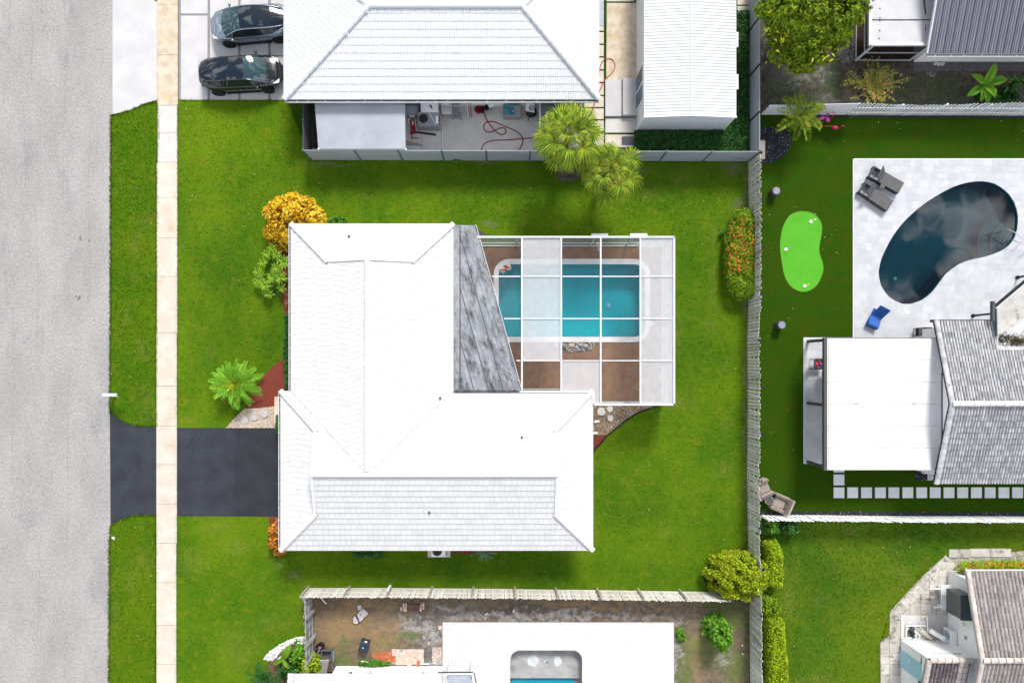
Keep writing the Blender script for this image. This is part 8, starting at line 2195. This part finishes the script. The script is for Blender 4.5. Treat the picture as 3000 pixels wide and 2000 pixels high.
# glazed awning between house and terrace
ag = thing('glass_awning', 'white framed grey glass awning at the bottom edge beside the pool terrace', 'awning', P(1340,1990))
A_ = [P(1310,1975,2.5),P(1382,1974,2.5),P(1400,2060,2.5),P(1310,2060,2.5)]
MB().slab(A_[::-1],.04).build('glass_panel', M['awning_glass'], ag)
MB().beam(P(1283,1968.5,2.52),P(1386,1968,2.52),.05,.08).build('frame', M['dark_metal'], ag)
MB().beam(P(1300,1973,2.54),P(1384,1972.5,2.54),.07,.08).build('frame', M['white_paint'], ag)
MB().beam(P(1383,1973,2.54),P(1400,2060,2.54),.07,.08).build('frame', M['white_paint'], ag); MB().beam(P(1389,1970,2.5),P(1408,2060,2.5),.05,.08).build('frame', M['dark_metal'], ag)
for x, y in ((1312,1976),(1380,1976)): 
    q = P(x,y,2.4); MB().box((q.x,q.y-.1,1.3),(.07,.07,2.4)).build('post', M['white_paint'], ag)
# clay paving, loose bricks
cl_ = sheet('clay_paving', pxs([(1086,1920),(1095,1912),(1150,1905),(1160,1900),(1160,1940),(1120,1937)]), .016, M['red_clay'])
bk = sheet('brick_patio', pxs([(1146,1900),(1235,1900),(1235,1944),(1146,1944)]), .006, M['ash'])
bmesh_ = MB().bbox((0,0,-.02),(.195,.095,.055),.006).mesh('brick', M['brick'])
for i in range(9):
    for j in range(5):
        if (i < 1 and j > 1) or random.random() < .05: continue
        x, y = 1150+i*10.3, 1901+j*9.0
        if (i//1+j) % 3 == 0:
            for s in (-2.4, 2.4): place_mesh('brick', bmesh_, bk, P(x+4, y+4.5+s, .0)+V3(0,0,random.uniform(0,.01)), (0,0,random.uniform(-.03,.03)))
        else:
            for s in (-2.6, 2.6): place_mesh('brick', bmesh_, bk, P(x+4+s, y+4.5, .0)+V3(0,0,random.uniform(0,.01)), (0,0,PI/2*1+random.uniform(-.03,.03))).scale = (.93,1,1)
bk2 = sheet('brick_patio', pxs([(1266,1894),(1297,1894),(1297,1946),(1266,1946)]), .006, M['ash'])
for i, (x, y, a) in enumerate(((1275,1902,0),(1275,1908.5,0),(1275,1915,0),(1288,1899,0),(1284,1908,1.57),(1291,1908,1.57),(1270,1924,0),(1272,1932,0),(1282,1922,1.0),(1289,1927,1.0),(1292,1935,1.0),(1273,1940,0),(1290,1917,1.4))):
    place_mesh('brick', bmesh_, bk2, P(x,y,.0), (0,0,a))
def loose(label, px, py, a, n=1, m='brick', size=(.2,.1,.065), z=0.0):
    tag(MB().bbox((P(px,py).x,P(px,py).y,z),size,.008,a).build('brick', M[m]), label, 'brick')
loose('single tan brick lying on the grey ash right of the dead grass', 1256, 1883, 1.5)
loose('red clay brick standing at the white wall beside the brick patio', 1226, 1941, 1.4, m='red_clay', size=(.3,.14,.12))
loose('pale flat brick lying on the lower edge of the brick patio', 1214, 1939, 0, z=.05, size=(.24,.12,.06))
loose('pale stone block against the white wall below the brick patio', 1199, 1947, 0, m='slab_tan', size=(.24,.16,.1))
loose('tan brick at the left edge of the white terrace', 1290, 1837, 0, size=(.22,.2,.07))
loose('tan brick in the ash below the peeling fence, left', 1425, 1797, .5); loose('pale brick in the ash below the peeling fence, right', 1505, 1788, 1.2)
# brick hearth
hh = thing('brick_hearth', 'rusty plate between two short stacks of bricks below the peeling fence', 'hearth', P(1208,1777))
q0, q1 = P(1195,1787), P(1230,1768); MB().prism([(q0.x,q0.y),(q1.x,q0.y),(q1.x,q1.y),(q0.x,q1.y)],0,.12).build('plate', M['rust_plate'], hh)
b2 = MB().bbox((0,0,0),(.10,.21,.07),.006).mesh('brick', M['brick'])
for x, y, z in ((1183,1771,0),(1190,1771,0),(1183,1782,0),(1190,1782,0),(1183,1771,.07),(1190,1772,.07),(1184,1782,.07),(1190,1782,.14),(1175,1782,0),(1234,1782,0),(1234,1771,0),(1240,1768,0),(1241,1778,0),(1233,1782,.07),(1240,1770,.07),(1241,1767,.14)):
    place_mesh('brick', b2, hh, P(x,y,0)+V3(0,0,z), (0,0,random.uniform(-.08,.08)))
cbx = lambda pts, o: [P(960+x/5.228,1680+y/5.228,o) for x, y in pts]
cb = thing('cardboard_sheet', 'grey torn cardboard box lying on the brown grass', 'cardboard', P(1057,1805))
MB().slab(cbx([(390,680),(440,630),(480,745),(440,770),(395,755)],.12)[::-1],.05).build('flap', M['cardboard'], cb)
MB().slab(cbx([(448,628),(530,525),(620,600),(600,640),(560,665),(535,700),(490,738)],.14)[::-1],.06).build('panel', M['cardboard'], cb)
MB().beam(cbx([(430,630)],.16)[0],cbx([(485,745)],.16)[0],.06,.02).build('strap', M['black_metal'], cb); MB().box(tuple(cbx([(510,628)],.15)[0]),(.10,.04,.01),.9).build('label', M['black_metal'], cb)
tag(MB().add([tuple(cbx([p],.06)[0]) for p in ((455,490),(500,480),(525,515),(490,560),(460,550))],[(4,3,2,1,0)]).build('plastic_scrap', M['white_metal']), 'pale scrap beside the torn cardboard', 'litter')
q = P(1064,1893,.4); t = thing('storage_crate', 'dark blue tilted crate with a pale side panel on the yard grass', 'crate', (q.x+.02,q.y,.0), -.32)
MB().bbox((0,0,0),(.52,.62,.55),.04,M=Matrix.Rotation(.10,4,'Y')).build('body', M['crate_blue'], t, local=True)
MB().slab([V3(.28,-.25,.1),V3(.28,.25,.1),V3(.215,.25,.50),V3(.215,-.25,.50)],.02).build('side_panel', M['pavement_old'], t, local=True)
MB().ball((.0,-.02,.56),(.045,.045,.02),8,4).build('knob', M['light_blue'], t, local=True)
MB().box((.05,.36,.5),(.14,.05,.06)).build('hinge', M['white_paint'], t, local=True)
# chair, tub and slide by the grey fence
t = thing('garden_armchair', 'dark grey plastic armchair by the grey leaning fence', 'armchair', P(962,1916,.3)+V3(0,.0,-.3), math.radians(-90))
MB().bbox((0,0,.34),(.6,.56,.06),.02).build('seat', M['dark_plastic'], t, local=True)
MB().slab([V3(-.28,-.28,.38),V3(-.28,.28,.38),V3(-.40,.26,.80),V3(-.40,-.26,.80)],.05).build('backrest', M['dark_plastic'], t, local=True)
for s in (-1,1): MB().bbox((.0,s*.32,.28),(.62,.10,.32),.02).build('arm', M['grey_metal'] if s > 0 else M['dark_plastic'], t, local=True)
for a in (-.25,.25):
    for s in (-.25,.25): MB().box((a,s,.17),(.05,.05,.34)).build('leg', M['dark_plastic'], t, local=True)
t = thing('seat_cushion', 'grey padded chair back hanging over the white wall beside the dark armchair', 'cushion', P(945,1955))
MB().slab([P(936,1935,.9),P(963,1934,.9),P(957,1972,.55),P(934,1972,.55)][::-1],.09).build('cushion', M['grey_fabric'], t)
t = thing('wooden_crate', 'brown weathered wooden box between grey cushion and white wall', 'crate', P(970,1950))
MB().bbox((P(969,1946,.3).x,P(0,1946,.3).y,0),(.26,.7,.45),.02).build('body', M['rust_plate'], t)
MB().beam(P(975,1900,.5),P(976,1962,.5),.06,.5).build('side', M['dark_plastic'], t)
q = P(937,1896,.3); t = thing('planter_tub', 'black round tub with dry twigs beside the grey leaning fence', 'planter', (q.x,q.y,0))
MB().lathe((0,0,0),[(.22,0),(.27,.38),(.25,.38),(.23,.26)],18).build('tub', M['black_metal'], t, local=True); MB().lathe((0,0,.24),[(.23,0),(.03,.03)],16).build('soil', M['mulch'], t, local=True)
for i in range(5): MB().tube([(0,0,.25),(random.uniform(-.2,.2),random.uniform(-.2,.2),.7)],.012,4).build('twig', M['grey_bark'], t, local=True)
tag(MB().tube([P(918,1925,.5),P(932,1912,.9),P(938,1896,1.2)],.03,6).build('dead_branch', M['grey_bark']), 'bare pale branch leaning beside the dark armchair', 'branch')
for (a, b), r, m2, l in ((((1058,1936),(1080,1939)),.035,'cable_white','white pipe lying in the weeds at the white wall'),(((1093,1940),(1112,1942)),.04,'cable_white','second white pipe lying in the weeds with a black end'),(((1232,1944),(1258,1944)),.04,'white_metal','white grating strip at the white wall right of the bricks')):
    tag(MB().tube([P(*a,.08),P(*b,.08)],r,7).build('pipe', M[m2]), l, 'pipe')
q = P(1115,1943); tag(MB().lathe((q.x,q.y,.02),[(.08,0),(.10,.12),(.05,.14)],12).build('black_cap', M['black_metal']), 'black cap at the end of the white pipe in the weeds', 'cap')
bush('weed_clump', 'green weeds along the white wall of the south yard', 'weeds', 1095, 1943, 42, 9, .35, 600, .12, M['lf_green'], .5, 14, .4, stem=False)
tag(MB().tube([P(940,1750,.3),P(950,1762,.2),P(956,1768,.1)],.03,6).build('fallen_pipe', M['white_paint']), 'short white broken pipe inside the corner of the south yard', 'pipe')
for x, y, l in ((2174,1889,'upper'),(2175,1914,'lower')):
    q = P(x,y,.03); tag(MB().ball((q.x,q.y,.06),.055,8,6).build('fruit', M['yellow_pale']), l+' of two pale round fruits lying on the grass by the grey fence', 'fruit')
q = P(1139,1719,.5); tag(MB().bbox((q.x,P(0,1719).y+.1,0),(.12,.1,.9),.02).build('meter_box', M['white_paint']), 'white small box on a stake at the peeling fence', 'box')

# white pebble edging and planting at the lower left
WB = pxs(curve([(893,1862),(868,1866),(840,1876),(812,1892),(790,1908),(774,1928),(800,1934),(812,1920),(830,1902),(856,1886),(893,1882)],3))
sheet('white_pebble_edge', WB, .008, M['coping'])
pebbles('pebbles', 'white rocks in a curved edging at the lower left fence', WB, M['white_rock'], 150, .13, .03)
sheet('plant_bed', pxs([(893,1882),(856,1886),(830,1902),(812,1920),(800,1934),(780,1950),(790,2060),(893,2060)]), .010, M['mulch_dark'])
arm_ = [frond_mesh('frond', 1.15, 18, .34, M['lf_dark'], a, .05, .35, sweep=.8) for a in (.4,.6)]
palm('small_palm', 'dark green feathery palm at the bottom left corner bed', P2(790,1965), .9, arm_, 16, .06, M['lf_dark'], (60,0), (.8,1.1))
palm('small_palm', 'second feathery palm at the bottom edge beside the white roof', P2(822,1985), 1.0, arm_, 12, .05, M['lf_green'], (60,5), (.7,1.0))
lc = P(830,1922,.6); t = thing('broad_leaf_plant', 'single large green leaf plant beside the white rocks', 'plant', (lc.x,lc.y,0))
MB().tube([(lc.x-.1,lc.y-.3,0),(lc.x-.05,lc.y-.2,.5)],.03,6).build('stem', M['lf_green'], t)
for az, el, s in ((62,18,1.0),(200,10,.6),(310,15,.6)):
    o = place_mesh('leaf', bl[0], t, V3(lc.x-.05,lc.y-.2,.5), Matrix.Rotation(math.radians(az),3,'Z') @ Matrix.Rotation(-math.radians(el),3,'Y')); o.scale = (s,s,s)
bush('shrub', 'yellow green leafy shrub over the lower end of the grey fence', 'shrub', 910, 1948, 32, 24, 1.6, 1100, .15, M['lf_hedge_yellow'], .5, 16, .4)
bush('shrub', 'mixed green and yellow shrub in the dark bed left of the grey fence', 'shrub', 872, 1922, 20, 34, .7, 700, .18, M['lf_lime'], .55, 12, .45, stem=False)
bush('shrub', 'dark leafy shrub at the bottom edge in the corner bed', 'shrub', 850, 1965, 34, 26, .6, 800, .18, M['lf_dark'], .5, 14, .4, stem=False)
bush('shrub', 'tiny green sprig at the foot of the grey board fence', 'shrub', 1335, 470, 14, 6, .35, 130, .12, M['lf_green'], .5, 6, .4, stem=False)
tag(MB().slab([P(812,1928,.2),P(832,1915,.2),P(834,1918,.2),P(815,1932,.2)][::-1],.04).build('wood_plank', M['pale_rail']), 'pale timber plank in the dark corner bed', 'plank')
tag(MB().beam(P(852,1925,.1),P(866,1912,.1),.06,.04).build('wood_stick', M['bark']), 'brown stick lying in the dark corner bed', 'stick')

# small fallen leaves and pale flecks scattered over the lawns
fl = []
for poly, nn in ((MAIN_LAWN, 420), (VERGE, 60), (VERGE2, 60), (SE, 160), (TURF, 90)):
    a = np.array(poly); x0, y0 = a.min(0); x1, y1 = a.max(0)
    X = RNG.uniform(x0, x1, nn*2); Y = RNG.uniform(y0, y1, nn*2); k_in = inside(poly, X, Y) & ~inside(KID, X, Y)
    for e in hole_house+[pxs([(2499,467),(3060,467),(3060,1000),(2499,1000)]), pxs([(2355,990),(3060,990),(3060,1415),(2355,1415)]), PA]: k_in &= ~inside(e, X, Y)
    fl.append(np.stack([X[k_in], Y[k_in], np.full(k_in.sum(), .085)], 1)[:nn])
fl = np.concatenate(fl)
M['fallen'] = leafmat('fallen_leaf', [(.30,.20,.08),(.45,.38,.25),(.20,.12,.05),(.55,.52,.45),(.35,.30,.10)], .7, .1, .1)
tag(tri_mesh('fallen_leaves', leaf_array(fl, np.tile([0,0,1.0],(len(fl),1)), .075, .6), 4, M['fallen']), 'small dry fallen leaves scattered over the lawns', 'leaves', kind='stuff')
bpy.context.view_layer.update()
